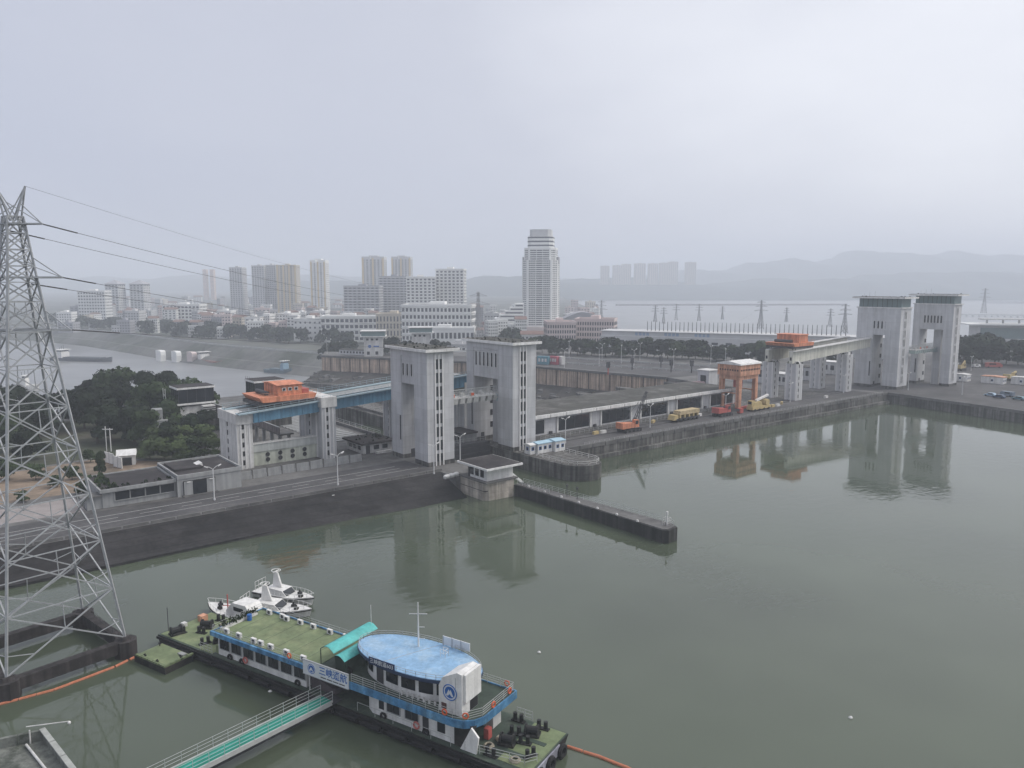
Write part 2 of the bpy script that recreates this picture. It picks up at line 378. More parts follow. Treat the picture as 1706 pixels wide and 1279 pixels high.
# crest road, its line markings, the verge and the yards
struct('crest_road', sheet([(-700,159.2),(101.5,156.6),(101.5,169.6),(62,169.8),(-700,170.2)], 4.008), mAsph)
lines = MB()
for (b0, b1, a0, a1) in ((165.4,165.58,-200,96),(160.6,160.75,-200,100)):
    lines.box(a0, a1, b0, b1, 4.0, 4.014)
for i in range(20): lines.box(-60+8*i, -56+8*i, 163.0, 163.14, 4.0, 4.014)
struct('road_markings', lines, mLine)
struct('dirt_yard_ground', sheet(ccw([(8,188),(46,189),(52,208),(40,222),(14,218),(2,204)]), 4.010), mDirt)
struct('grass_ground', sheet(ccw([(-200,186),(7,186),(1,205),(13,220),(41,224),(53,209),(60,200),(64,290),(-200,290)]), 4.006), mGrass)
struct('pale_paving_ground', sheet(ccw([(-40,172),(28,172),(28,184),(-40,184)]), 4.007), M('pale_paving',(0.30,0.27,0.26),0.9,0.2,0.1))

# lock chamber between the near towers: floor of the lower chamber and the gate sill
struct('lock_chamber_water', sheet([(112,186),(129.6,186),(129.6,312),(112,312)], -3.0), mWater)
# wall between lock and spillway, with a rounded nose reaching into the pool
nose = [(129.6,158.0),(130.4,139.5),(131.8,137),(134.6,135.1),(137.6,134.8),(140.2,136.4),(141.5,139.3),(141.5,152.5),(143,152.5),(143,330),(129.6,330)]
struct('divide_pier', MB().prism(nose, -23, 4.0), mQuay)
# spillway crest deck with the long quay front
SP = [(143,152.6),(322,148),(285,202),(143,202)]
struct('spillway_deck_ground', MB().prism(SP, -23, 4.0), mQuay)
struct('spillway_road', sheet(ccw([(143.3,153.6),(320,149.2),(317,166),(143.3,166.6)]), 4.008), mAsph)
ql = MB()
ql.box(143, 322, 149.6, 150.0, 4.0, 4.02)
coping = MB()
for i in range(36):
    a = 143+4.97*i; b = 152.6-4.6*i/36
    coping.box(a, a+4.85, b-0.25, b+0.55, 3.45, 4.5)
struct('quay_coping_kerb', coping, mConc)
ledge = MB()
ledge.prism([(143,151.2),(322,146.6),(322,148.2),(143,152.8)], -3, 1.1)
struct('quay_ledge_path', ledge, mQuay)
# right bank: lock deck, quay turning towards the camera, tan lock wall at the back
TANW = [(1112,628.5),(1000,619),(895,610),(770,601.5),(650,596.5),(536,592)]
tan_w = [g2(x, y, 4.0) for x, y in TANW]
RL = [dw(322,148), dw(285,202)] + tan_w + [g2(541,585.5,4), g2(650,588,4), g2(880,584,4), g2(1005,573,4), g2(1300,583,4), g2(1600,576,4), g2(2100,574,4), dw(640,-200), dw(262,-200), dw(306,60)]
struct('right_deck_ground', MB().prism(RL, -23, 4.0), mConc, WLD)
cop2 = MB()
p0, p1 = Vector((322,148,0)), Vector((306,60,0)); p2 = Vector((262,-200,0))
for (p, q, n) in ((p0,p1,18),(p1,p2,40)):
    for i in range(n):
        u = p+(q-p)*(i/n); w = p+(q-p)*((i+0.97)/n)
        cop2.bar((u.x+0.2,u.y,4.0), (w.x+0.2,w.y,4.0), 0.9, 1.0)
struct('right_quay_kerb', cop2, mConc)
struct('right_quay_wall', MB().prism([(321.6,148),(305.6,60),(261.6,-200),(264,-200),(308,60),(324,148)], -23, 3.5), mQuay)
# lock wall face: tan panels between dark joints, each panel its own slab
wallT = Th('lock_side_wall', 'tan panelled concrete lock wall with dark vertical joints behind the long shed', 'lock wall', (tan_w[0][0], tan_w[0][1], -22), WLD)
back = MB(); cap = MB()
for (p, q) in zip(tan_w, tan_w[1:]):
    p, q = Vector((*p,0)), Vector((*q,0)); d = (q-p).normalized(); nrm = Vector((d.y,-d.x,0))
    if nrm.dot(p) > 0: nrm = -nrm
    a, b = p+nrm*0.12, q+nrm*0.12
    back.prism([(p.x,p.y),(q.x,q.y),(b.x,b.y),(a.x,a.y)], -22, 3.1)
    a, b = p+nrm*1.6, q+nrm*1.6; pi, qi = p-nrm*1.0, q-nrm*1.0
    cap.prism([(pi.x,pi.y),(qi.x,qi.y),(b.x,b.y),(a.x,a.y)], 3.1, 4.35)
wallT.part('joint_backing', back, mDark); wallT.part('coping', cap, mConc)
for (p, q) in zip(tan_w, tan_w[1:]):
    p, q = Vector((*p,0)), Vector((*q,0)); L_ = (q-p).length; n = max(2, round(L_/7.0)); d = (q-p).normalized(); nrm = Vector((d.y,-d.x,0))
    if nrm.dot(p) > 0: nrm = -nrm
    for i in range(n):
        u = p+d*(L_*i/n+0.4); w = p+d*(L_*(i+1)/n-0.4); k = 0.75+0.25*((i*7) % 3)/2
        mb = MB(); a, b = u+nrm*k, w+nrm*k
        mb.prism([(u.x,u.y),(w.x,w.y),(b.x,b.y),(a.x,a.y)], -21.8, 3.08)
        wallT.part('panel', mb, mTan)
# rubble berm along the foot of the lock wall, and the grey lower guide wall before it
mBerm = M('rubble_berm',(0.055,0.05,0.046),0.95,0.4,0.12,bump=0.3,patch=(0.035,0.04,0.03))
bm_ = MB(); rows = []
def nrm_at(i):
    d = (Vector((*tan_w[min(i+1,len(tan_w)-1)],0))-Vector((*tan_w[max(i-1,0)],0))).normalized(); n_ = Vector((d.y,-d.x,0))
    return n_ if n_.dot(Vector((*tan_w[i],0))) < 0 else -n_
for i, p in enumerate(tan_w):
    q = Vector((*p,0)); rows.append([tuple(q+nrm_at(i)*o)[:2]+(z,) for o, z in ((0.3,-5.4),(5,-6.2),(12,-8.0),(18,-9.5),(44,-13.5),(50,-22))])
sub_ = 8
for (ra, rb2) in zip(rows, rows[1:]):
    for k in range(sub_):
        f0, f1 = k/sub_, (k+1)/sub_
        A = [tuple(a[c]+(b[c]-a[c])*f0+(0.5*math.sin(k*2.1+j*1.7+a[0]*0.3) if c == 2 and j else 0) for c in range(3)) for j, (a, b) in enumerate(zip(ra, rb2))]
        Bq = [tuple(a[c]+(b[c]-a[c])*f1+(0.5*math.sin((k+1)*2.1+j*1.7+a[0]*0.3) if c == 2 and j else 0) for c in range(3)) for j, (a, b) in enumerate(zip(ra, rb2))]
        o_ = len(bm_.v); n_ = len(A); bm_.v += A+Bq; bm_.f += [(o_+j, o_+j+1, o_+n_+j+1, o_+n_+j) for j in range(n_-1)]
rubble = struct('rubble_bank', bm_, mBerm, WLD)
bk_ = [shared(MB().add([(-1,-.6,-.6),(1,-.7,-.6),(1.1,.6,-.6),(-.9,.7,-.6),(-.8,-.5,.5),(.9,-.6,.7),(.8,.5,.5),(-.9,.5,.8)],[(0,3,2,1),(4,5,6,7),(0,1,5,4),(1,2,6,5),(2,3,7,6),(3,0,4,7)]), 'concrete_block', mm) for mm in (mQuay, mDark, mConc)]
r9 = random.Random(21)
for k in range(110):
    i = r9.randrange(len(tan_w)-1); f = r9.random(); p = Vector((*tan_w[i],0)).lerp(Vector((*tan_w[i+1],0)), f)+nrm_at(i)*r9.uniform(3,42); off = (p-Vector((*tan_w[i],0))).dot(nrm_at(i))
    ob = link(bpy.data.objects.new('concrete_block', bk_[r9.randrange(3)])); ob.parent = rubble
    ob.location = (p.x, p.y, (-5.8-off*0.19)); ob.rotation_euler = (0,0,r9.uniform(0,3)); s_ = r9.uniform(0.9,2.6); ob.scale = (s_*1.6, s_, s_*0.7)
lw = Th('lower_guide_wall', 'grey streaked lower guide wall in front of the tan wall left of the near tower', 'lock wall', (0,0,-21), Fr(0,0,0))
pp = [Vector((*tan_w[i],0))+nrm_at(i)*40 for i in (3,4,5)]; pp.append(pp[-1]+(pp[-1]-pp[-2])*0.25)
for (p, q) in zip(pp, pp[1:]):
    d = (q-p).normalized(); n_ = Vector((-d.y,d.x,0)); L_ = (q-p).length; k = max(2,round(L_/9))
    for i in range(k):
        a, b = p+d*(L_*i/k+0.15), p+d*(L_*(i+1)/k-0.15); c, e2 = b+n_*(2.2+0.4*(i%2)), a+n_*(2.2+0.4*(i%2))
        lw.part('wall_block', MB().prism([(a.x,a.y),(b.x,b.y),(c.x,c.y),(e2.x,e2.y)], -21, -7.6), mQuay)
struct('lock_road', sheet(ccw([g2(1118,629.2,4), g2(895,611.2,4), g2(770,602.8,4), g2(655,597.8,4), g2(655,592,4), g2(890,594,4), g2(1010,598,4), g2(1260,616,4)]), 4.009), mAsph, WLD)
rr_ = Th('road_railing', 'long grey guard rail along the lock road above the tan wall', 'railing', (0,0,4), Fr(0,0,0))
for (xa, ya, xb, yb, n_) in ((900,603.5,1190,622,24),(895,595,1200,613,20)):
    A, Bq = ground(xa,ya,4), ground(xb,yb,4)
    for i in range(n_):
        a, b = A+(Bq-A)*(i/n_), A+(Bq-A)*((i+0.97)/n_); rr_.part('rail_bay', MB().bar((a.x,a.y,4.9),(b.x,b.y,4.9),0.12,0.5).bar((a.x,a.y,4),(a.x,a.y,5.0),0.2), mRailing)
struct('right_quay_road', sheet(ccw([(323.5,146),(309,62),(300,10),(520,10),(520,215),(350,225),(323.5,205)]), 4.009), mAsph)
# lower apron behind the spillway with piers
apron = MB().box(143.2, 262, 202.2, 232, -23, -9)
struct('spillway_apron_ground', apron, mQuay)

# city bank below the dam
CZ = -6.0
shore = [(-700,548),(-300,546),(0,545),(90,546),(180,553),(260,562.5),(350,574),(440,582),(540,590),(665,600),(780,606)]
sw = [g2(x, y, CZ) for x, y in shore]
cityp = sw + [g2(1005,585,CZ), g2(1020,552,CZ), g2(1008,530,CZ), g2(985,514,CZ), g2(958,503,CZ), g2(940,497,CZ), g2(936,493.5,CZ), (-300,5200), (-6500,5200)]
struct('city_ground', MB().prism(cityp, -22, CZ), mCity, WLD)
sl = MB(); rows = []
for i, p in enumerate(sw):
    q = Vector((*p,0)); d = (Vector((*sw[min(i+1,len(sw)-1)],0))-Vector((*sw[max(i-1,0)],0))).normalized(); nrm = Vector((d.y,-d.x,0))
    if nrm.dot(q) > 0: nrm = -nrm
    rows.append([(q+nrm*o).to_tuple()[:2]+(z,) for o, z in ((0,CZ),(14,-14),(17,-14.3),(30,-21.5))])
for r in rows: sl.v += r
for i in range(len(rows)-1):
    for j in range(3):
        k = i*4+j; sl.f.append((k, k+4, k+5, k+1))
struct('river_bank', sl, M('river_bank_slope',(0.14,0.14,0.132),0.9,0.3,0.03,patch=(0.075,0.085,0.065)), WLD)
# embankment road and its parapet along the shore
par = MB(); rd = MB()
for (p, q) in zip(sw, sw[1:]):
    p, q = Vector((*p,CZ)), Vector((*q,CZ)); d = (q-p).normalized(); nrm = Vector((-d.y,d.x,0))
    if nrm.dot(Vector((p.x,p.y,0))) < 0: nrm = -nrm
    par.bar(p+nrm*1.0+Vector((0,0,0.5)), q+nrm*1.0+Vector((0,0,0.5)), 0.5, 1.3)
    rd.add([p+nrm*2+Vector((0,0,.01)), q+nrm*2+Vector((0,0,.01)), q+nrm*12+Vector((0,0,.01)), p+nrm*12+Vector((0,0,.01))], [(0,1,2,3)])
struct('embankment_kerb', par, M('pale_parapet',(0.42,0.42,0.41),0.8,0.15), WLD)
struct('embankment_road', rd, mAsph, WLD)

# far shore and hills
def ridge(name, Y, x0, x1, prof, depth, seed, zb=-20.5):
    r = random.Random(seed); nx, ny = 110, 14; m = MB()
    def hp(x):
        for (xa, ha), (xb, hb) in zip(prof, prof[1:]):
            if xa <= x <= xb:
                f = (x-xa)/(xb-xa); f = f*f*(3-2*f); return ha+(hb-ha)*f
        return prof[0][1] if x < prof[0][0] else prof[-1][1]
    ph = [r.uniform(0,6.28) for _ in range(8)]
    for j in range(ny+1):
        v = j/ny; prf = math.sin(min(1.0, v*1.25)*math.pi/2)**0.8 if v < 0.8 else 1.0-0.9*(v-0.8)/0.2
        for i in range(nx+1):
            x = x0+(x1-x0)*i/nx; px = 853+FPX*x/Y
            h = (hp(px)-zb)*(1+0.05*math.sin(x*0.011+ph[0])+0.04*math.sin(x*0.027+ph[1]+v*3)+0.02*math.sin(x*0.06+ph[2]+v*5))
            y = Y+depth*v+60*math.sin(x*0.004+ph[3])*(1-v)
            z = zb+h*prf*(1+0.12*math.sin(x*0.009+v*7+ph[4])*math.sin(v*math.pi))
            m.v.append((x, y, z))
    for j in range(ny):
        for i in range(nx):
            k = j*(nx+1)+i; m.f.append((k, k+1, k+nx+2, k+nx+1))
    return struct(name, m, mHill, WLD, smooth=True)
ridge('near_hills', 3100, -1100, 3300, [(430,55),(700,48),(800,70),(900,72),(1000,70),(1100,60),(1250,45),(1400,62),(1520,72),(1600,85),(1706,95),(1900,100)], 900, 3)
ridge('right_hills', 4100, 300, 5200, [(950,60),(1100,78),(1180,110),(1260,135),(1350,158),(1450,190),(1560,222),(1640,232),(1706,228),(2000,215)], 1500, 4)
ridge('left_hills', 4600, -5200, 900, [(-400,90),(0,80),(120,85),(200,95),(280,92),(360,75),(430,100),(500,105),(560,85),(700,66),(850,90),(960,70),(1100,50)], 1500, 5)
struct('far_shore_ground', sheet([(-800,2950),(9000,2950),(9000,7800),(-800,7800)], -18.0), mHill, WLD)
# ================================================================== LOCK TOWERS AND GIRDER BRIDGES
def moss(th, poly, z, n, seed, mat=mLeafD, sz=0.5, name='roof_plants', par=None):
    r = random.Random(seed); m = MB(); (x0, x1, y0, y1) = poly
    for _ in range(n):
        x, y, s = r.uniform(x0, x1), r.uniform(y0, y1), r.uniform(0.4, 1.3)*sz
        for k in range(4):
            a = r.uniform(0, 6.28); dx, dy = math.cos(a)*s, math.sin(a)*s
            m.add([(x-dx,y-dy,z),(x+dx,y+dy,z),(x+dx*0.6,y+dy*0.6,z+s*r.uniform(.6,1.5)),(x-dx*0.6,y-dy*0.6,z+s*r.uniform(.6,1.5))], [(0,1,2,3)])
    return th.part(name, m, mat, par, kind='stuff')

def lock_tower(label, a0, a1, b0, b1, zt, op, zo, mat, near, slab=1.2, band=None, slits=3, levels=8, slit_z=(26.3,29.3), slit_b=None):
    """portal tower: two legs and a head; op = (b from, b to) of the passage through it along the crest"""
    T = Th('lock_tower', label, 'tower', ((a0+a1)/2, (b0+b1)/2, 4.0))
    zb = band[0] if band else zt
    T.part('front_leg', MB().box(a0, a1, b0, op[0], 4.0, zo), mat)
    T.part('back_leg', MB().box(a0, a1, op[1], b1, 4.0, zo), mat)
    T.part('head', MB().box(a0, a1, b0, b1, zo, zb), mat)
    T.part('plinth', MB().box(a0-0.12, a1+0.12, b0-0.12, op[0]+0.05, 4.0, 5.1).box(a0-0.12, a1+0.12, op[1]-0.05, b1+0.12, 4.0, 5.1), mQuay)
    # shallow raised frame round the head panel of the passage face
    fm = MB(); fm.box(a0-0.22, a0, b0, op[0]-0.1, 5.2, zb-0.05); fm.box(a0-0.22, a0, op[1]+0.1, b1, 5.2, zb-0.05); fm.box(a0-0.22, a0, op[0]-0.1, op[1]+0.1, zb-1.6, zb-0.05)
    T.part('pilaster', fm, mat)
    # white ribs with slit windows between them on the pool face
    ac = a0+(a1-a0)*0.42; w = 0.36
    ribz = 4.0 if near else 6.0
    rib = shared(MB().box(-w/2, w/2, -0.2, 0.0, 0, zb-0.6-ribz), 'rib', mRib)
    for k in (-1, 0, 1): T.piece('rib', rib, (ac+k*1.12, b0, ribz))
    hw = (zb-ribz-1.5)/levels
    win = shared(MB().box(-0.36, 0.36, -0.08, 0.02, 0, hw*0.74), 'window', mGlass)
    for i in range(levels):
        for k in (-0.56, 0.56): T.piece('window', win, (ac+k, b0, ribz+0.5+i*hw))
    # slit windows in the head, above the passage
    sb = slit_b or (op[0]+0.6, op[1]-0.6)
    sw_ = shared(MB().box(-0.1, 0.02, -0.36, 0.36, 0, slit_z[1]-slit_z[0]), 'head_window', mGlass)
    fr_ = shared(MB().box(-0.13, 0.0, -0.50, -0.36, -0.2, slit_z[1]-slit_z[0]+0.2).box(-0.13, 0.0, 0.36, 0.50, -0.2, slit_z[1]-slit_z[0]+0.2), 'window_frame', mRib)
    for i in range(slits):
        b = sb[0]+(sb[1]-sb[0])*(i/(slits-1))
        o = T.piece('head_window', sw_, (a0, b, slit_z[0])); T.piece('window_frame', fr_, (T.o[0], T.o[1], T.o[2]), parent=o)
    # windows on the inner wall of the passage and a slit on the leg
    iw = shared(MB().box(-0.65, 0.65, -0.08, 0.03, 0, 1.7), 'passage_window', mShade)
    for i in range(4): T.piece('passage_window', iw, (a1-1.5, op[1], 7.5+i*(zo-9)/4.0))
    T.part('leg_slit', MB().box(a0-0.30, a0-0.2, op[1]+0.5, op[1]+0.95, 9.0, 15.5), mShade)
    T.part('door', MB().box(a0+2.4, a0+3.6, op[1]-0.08, op[1]+0.02, 4.0, 6.3), mSteelD)
    if band:
        T.part('green_band', MB().box(a0+0.3, a1-0.3, b0+0.3, b1-0.3, band[0], band[1]), mGreenBand)
        T.part('band_sill', MB().box(a0-0.5, a1+0.5, b0-0.5, b1+0.5, band[0]-0.5, band[0]), mWhite)
        mu = shared(MB().box(-0.06, 0.06, -0.1, 0.1, band[0], band[1]), 'mullion', mSteelD)
        for i in range(1, 9): T.piece('mullion', mu, (a0+0.3, b0+(b1-b0)*i/9, 0.0))
    zs = band[1] if band else zt
    ro = T.part('roof_slab', MB().box(a0-slab, a1+slab, b0-slab, b1+slab, zs, zs+0.7), mWhite)
    T.part('roof_surface', MB().box(a0-slab+0.35, a1+slab-0.35, b0-slab+0.35, b1+slab-0.35, zs+0.7, zs+0.78), mRoofM, ro)
    moss(T, (a0-slab+.6, a1+slab-.6, b0-slab+.6, b1+slab-.6), zs+0.72, 46 if near else 12, int(a0), sz=0.26, par=ro)
    for k in range(3): T.part('roof_mast', MB().tube((a0+1+k*2.2, b1-2-k*1.3, zs+0.9), (a0+1+k*2.2, b1-2-k*1.3, zs+2.2+k*0.5), 0.05, n=5), mSteel, ro)
    pass
    return T
t1 = lock_tower('nearest grey lock tower left of the lock, twin white rib lines and planted flat roof', 102.4, 110.2, 159.6, 177.2, 32.9, (165.8,171.9), 24.2, mTower, True, slit_b=(167.0,171.0))
t2 = lock_tower('grey lock tower beside the pale blue site huts, six slit windows in its head', 130.2, 138.2, 160.2, 181.6, 33.2, (166.8,178.2), 23.3, mTower, True, slits=6, slit_z=(26.6,30.4), slit_b=(167.8,177.0))
t2.part('inner_wall', MB().box(134.2, 137.9, 169.2, 174.6, 4.0, 23.3), mTower)
w_ = shared(MB().box(-0.08, 0.03, -0.55, 0.55, 0, 1.9), 'inner_window', mShade)
for z in (9.0, 13.2, 17.4): t2.piece('inner_window', w_, (134.2, 170.4, z))
t3 = lock_tower('pale lock tower with green glass band at the far quay corner, left of its pair', 336, 345.3, 151, 170, 43.2, (157.5,162.5), 27.2, mTowerR, False, slab=2.0, band=(39.3,43.0), slits=4, slit_z=(30.0,33.2), slit_b=(157.2,162.2))
t4 = lock_tower('rightmost pale lock tower with green glass band, beside the dark trees', 364, 372, 141, 158, 44.2, (145.0,155.0), 29.0, mTowerR, False, slab=2.0, band=(40.6,44.0), slits=6, slit_z=(32.0,35.2), slit_b=(146.0,153.0))
t4.part('inner_wall', MB().box(368, 371.6, 147.2, 150.4, 4.0, 29.0), mTowerR)

# ---- service bridges hung between the towers
def gate_bridge(label, a0, a1, b, z, mat, skirt):
    T = Th('gate_bridge', label, 'bridge', ((a0+a1)/2, b, z))
    T.part('deck', MB().box(a0, a1, b-1.6, b+1.6, z, z+0.4), mOffW)
    n = int((a1-a0)/2.3)
    br = shared(MB().wedgex([(-1.5,0),(1.5,0),(1.1,-1.5),(-1.1,-1.5)], -0.75, 0.75), 'hanger_box', skirt)
    for i in range(n): T.piece('hanger_box', br, (a0+1.2+i*(a1-a0-2)/n, b, z))
    r = MB(); rail(r, [(a0,b-1.5,z+0.4),(a1,b-1.5,z+0.4)], 1.5, 1.3, 0.05, 3); rail(r, [(a0,b+1.5,z+0.4),(a1,b+1.5,z+0.4)], 1.5, 1.3, 0.05, 3)
    T.part('railing', r, mRailing)
    bx = shared(MB().box(-0.55, 0.55, -0.5, 0.5, 0, 1.0), 'winch_box', mOffW)
    bo = shared(MB().box(-0.45, 0.45, -0.06, 0.06, 0, 0.75), 'warning_plate', mBuoy)
    for i in range(5):
        T.piece('winch_box', bx, (a0+2.0+i*3.2, b-0.4, z+0.4))
        if i % 2: T.piece('warning_plate', bo, (a0+1.4+i*3.2, b-1.66, z+0.6))
    tr = MB()
    for i in range(4):
        x = a1-5.5+i*1.5
        tr.bar((x,b-1.6,z+0.4), (x+1.5,b-1.6,z-1.6), 0.16); tr.bar((x+1.5,b-1.6,z+0.4), (x,b-1.6,z-1.6), 0.16); tr.bar((x,b-1.6,z-1.6), (x+1.5,b-1.6,z-1.6), 0.16)
    T.part('end_truss', tr, mGirdT)
    T.part('top_pipe', MB().tube((a0,b+0.5,z+2.1),(a1,b+0.5,z+2.1),0.12), mRailing)
    lt = MB()
    for i in range(int((a1-a0)/1.3)): lt.bar((a0+i*1.3,b+1.5,z+0.4),(a0+i*1.3+1.3,b+1.5,z+1.9),0.07); lt.bar((a0+i*1.3+1.3,b-1.5,z+0.4),(a0+i*1.3,b-1.5,z+1.9),0.06)
    T.part('lattice_screen', lt, mRailing)
    return T
gate_bridge('service bridge with railings hung between the two near lock towers', 110.3, 135.0, 168.4, 19.0, mOffW, mOffW)
gate_bridge('service bridge with pale green skirt between the two far lock towers', 345.4, 369.0, 149.8, 20.5, mOffW, M('pale_green_steel',(0.42,0.50,0.47),0.6,0.1))

# ---- lock gate leaf and dark machinery at the foot of the gap
G = Th('lock_gate', 'dark steel lock gate low between the two near towers', 'gate', (121.5, 171, -4))
G.part('leaf', MB().box(112.2, 129.5, 170, 172.0, -6, 5.5), mSteelD)
gb = shared(MB().box(-8.6, 8.6, -0.35, 0.0, 0, 0.5), 'girder', mSteelD)
for z in (0.8, 2.4, 4.0): G.piece('girder', gb, (120.9, 170, z))
wk = MB(); rail(wk, [(112.2,171.8,5.5),(129.4,171.8,5.5)], 1.1, 2.0, 0.05, 2); G.part('railing', wk, mRailing)
N = Th('machinery_house', 'low dark machinery house beside the lock between the two near towers', 'hut', (128, 178, -3))
N.part('wall', MB().box(124.4, 129.4, 176, 184, -3.2, 7.0), mLow); N.part('roof', MB().box(124.0, 129.5, 175.5, 184.5, 7.0, 7.4), mRoofD)
for b in (177.5, 180.0, 182.3): N.part('window', MB().box(124.32, 124.4, b-0.6, b+0.6, 4.6, 6.0), mGlass)

# ---- ribbed piers that carry the crane girders
def rib_pier(label, a0, a1, b0, b1, zt, mat, cap=True, group=None, ribs=4):
    T = Th('girder_pier', label, 'pier', ((a0+a1)/2, (b0+b1)/2, 4.0), group=group)
    zc = zt-2.6 if cap else zt
    T.part('shaft', MB().box(a0, a1, b0, b1, 4.0, zc), mat)
    h = zc-4.0
    rb = shared(MB().box(-0.2, 0.2, -0.14, 0.0, 0, h-0.1), 'rib', mRib)
    for k in range(3): T.piece('rib', rb, (a0+(a1-a0)*(0.22+0.28*k), b0, 4.0))
    ra = shared(MB().box(-0.14, 0.0, -0.28, 0.28, 0, h-0.1), 'side_rib', mRib)
    nb = max(2, round((b1-b0)/4.0))
    for k in range(nb+1): T.piece('side_rib', ra, (a0, b0+0.25+(b1-b0-0.5)*k/nb, 4.0))
    sl_ = shared(MB().box(-0.26, 0.26, -0.08, 0.02, 0, 1.25), 'slit_window', mShade)
    n = int(h/2.1)
    for i in range(n):
        T.piece('slit_window', sl_, (a0+(a1-a0)*0.36, b0, 5.0+i*h/n))
        T.piece('slit_window', sl_, (a0, b0+(b1-b0)*0.55, 5.0+i*h/n), (0,0,-R(90)))
    if cap:
        T.part('pier_head', MB().box(a0-0.35, a1+0.35, b0-0.35, b1+0.35, zc, zt), mOffW)
    else:
        hb = shared(MB().box(-1.0, 1.0, -0.6, 0.6, 0, 1.0), 'bearing', mOffW)
        for k in (0, 1): T.piece('bearing', hb, ((a0+a1)/2, b0+(b1-b0)*(0.25+0.5*k), zt))
        moss(T, (a0,a1,b0,b1), zt, 10, int(a0*3+b0), sz=0.6, name='weeds')
    return T
rib_pier('white ribbed pier at the left end of the blue girder bridge', 64.3, 68.1, 186.6, 199.2, 17.9, mOffW)
rib_pier('white ribbed pier in the middle of the blue girder bridge', 85.6, 89.3, 184.0, 198.5, 20.3, mTower)
rib_pier('slim ribbed pier just behind the nearest lock tower', 110.6, 111.9, 189.5, 196.5, 20.3, mTower)
rib_pier('ribbed pier seen through the gap between the two near towers', 132.5, 138.0, 186.0, 198.5, 20.3, mTower)
# blue girder bridge with rails
B = Th('girder_bridge', 'blue steel girder bridge carrying the orange hoist car to the nearest tower', 'bridge', (88, 190, 16))
def zg(a): return 16.6+(a-64)*0.062
for (b, nm) in ((186.2,'front_girder'),(196.2,'back_girder')):
    m = MB(); x0, x1 = 68.2, 134.0
    m.add([(x0,b-0.45,zg(x0)-1.4),(x1,b-0.45,zg(x1)-1.9),(x1,b-0.45,zg(x1)+1.5),(x0,b-0.45,zg(x0)+1.2),(x0,b+0.45,zg(x0)-1.4),(x1,b+0.45,zg(x1)-1.9),(x1,b+0.45,zg(x1)+1.5),(x0,b+0.45,zg(x0)+1.2)],
          [(0,1,2,3),(7,6,5,4),(3,2,6,7),(1,0,4,5),(0,3,7,4),(2,1,5,6)])
    B.part(nm, m, mGird)
    B.part('walkway', MB().add([(64.3,b-1.5,zg(64.3)+1.2),(134,b-1.5,zg(134)+1.5),(134,b+1.2,zg(134)+1.5),(64.3,b+1.2,zg(64.3)+1.2),(64.3,b-1.5,zg(64.3)+1.5),(134,b-1.5,zg(134)+1.8),(134,b+1.2,zg(134)+1.8),(64.3,b+1.2,zg(64.3)+1.5)],
           [(0,3,2,1),(4,5,6,7),(0,1,5,4),(1,2,6,5),(2,3,7,6),(3,0,4,7)]), mGirdT)
    st = shared(MB().box(-0.07, 0.07, -0.62, -0.45, -1.7, 1.0), 'stiffener', mGird)
    for i in range(22):
        x = 69.5+i*2.9
        if nm == 'front_girder': B.piece('stiffener', st, (x, b, zg(x)+0.15))
r = MB(); rail(r, [(64.5,184.8,zg(64.5)+1.5),(134,184.8,zg(134)+1.8)], 1.1, 2.2, 0.05, 2); rail(r, [(64.5,197.2,zg(64.5)+1.5),(134,197.2,zg(134)+1.8)], 1.1, 2.2, 0.05, 2)
B.part('railing', r, mGirdT)
B.part('deck_plate', MB().add([(64.3,187.4,zg(64.3)+1.1),(134,187.4,zg(134)+1.4),(134,195,zg(134)+1.4),(64.3,195,zg(64.3)+1.1)], [(0,1,2,3)]), mLow)
rr = MB(); rr.bar((64.5,186.2,zg(64.5)+1.6),(134,186.2,zg(134)+1.9),0.16); rr.bar((64.5,196.2,zg(64.5)+1.6),(134,196.2,zg(134)+1.9),0.16)
B.part('crane_rail', rr, mSteelD)

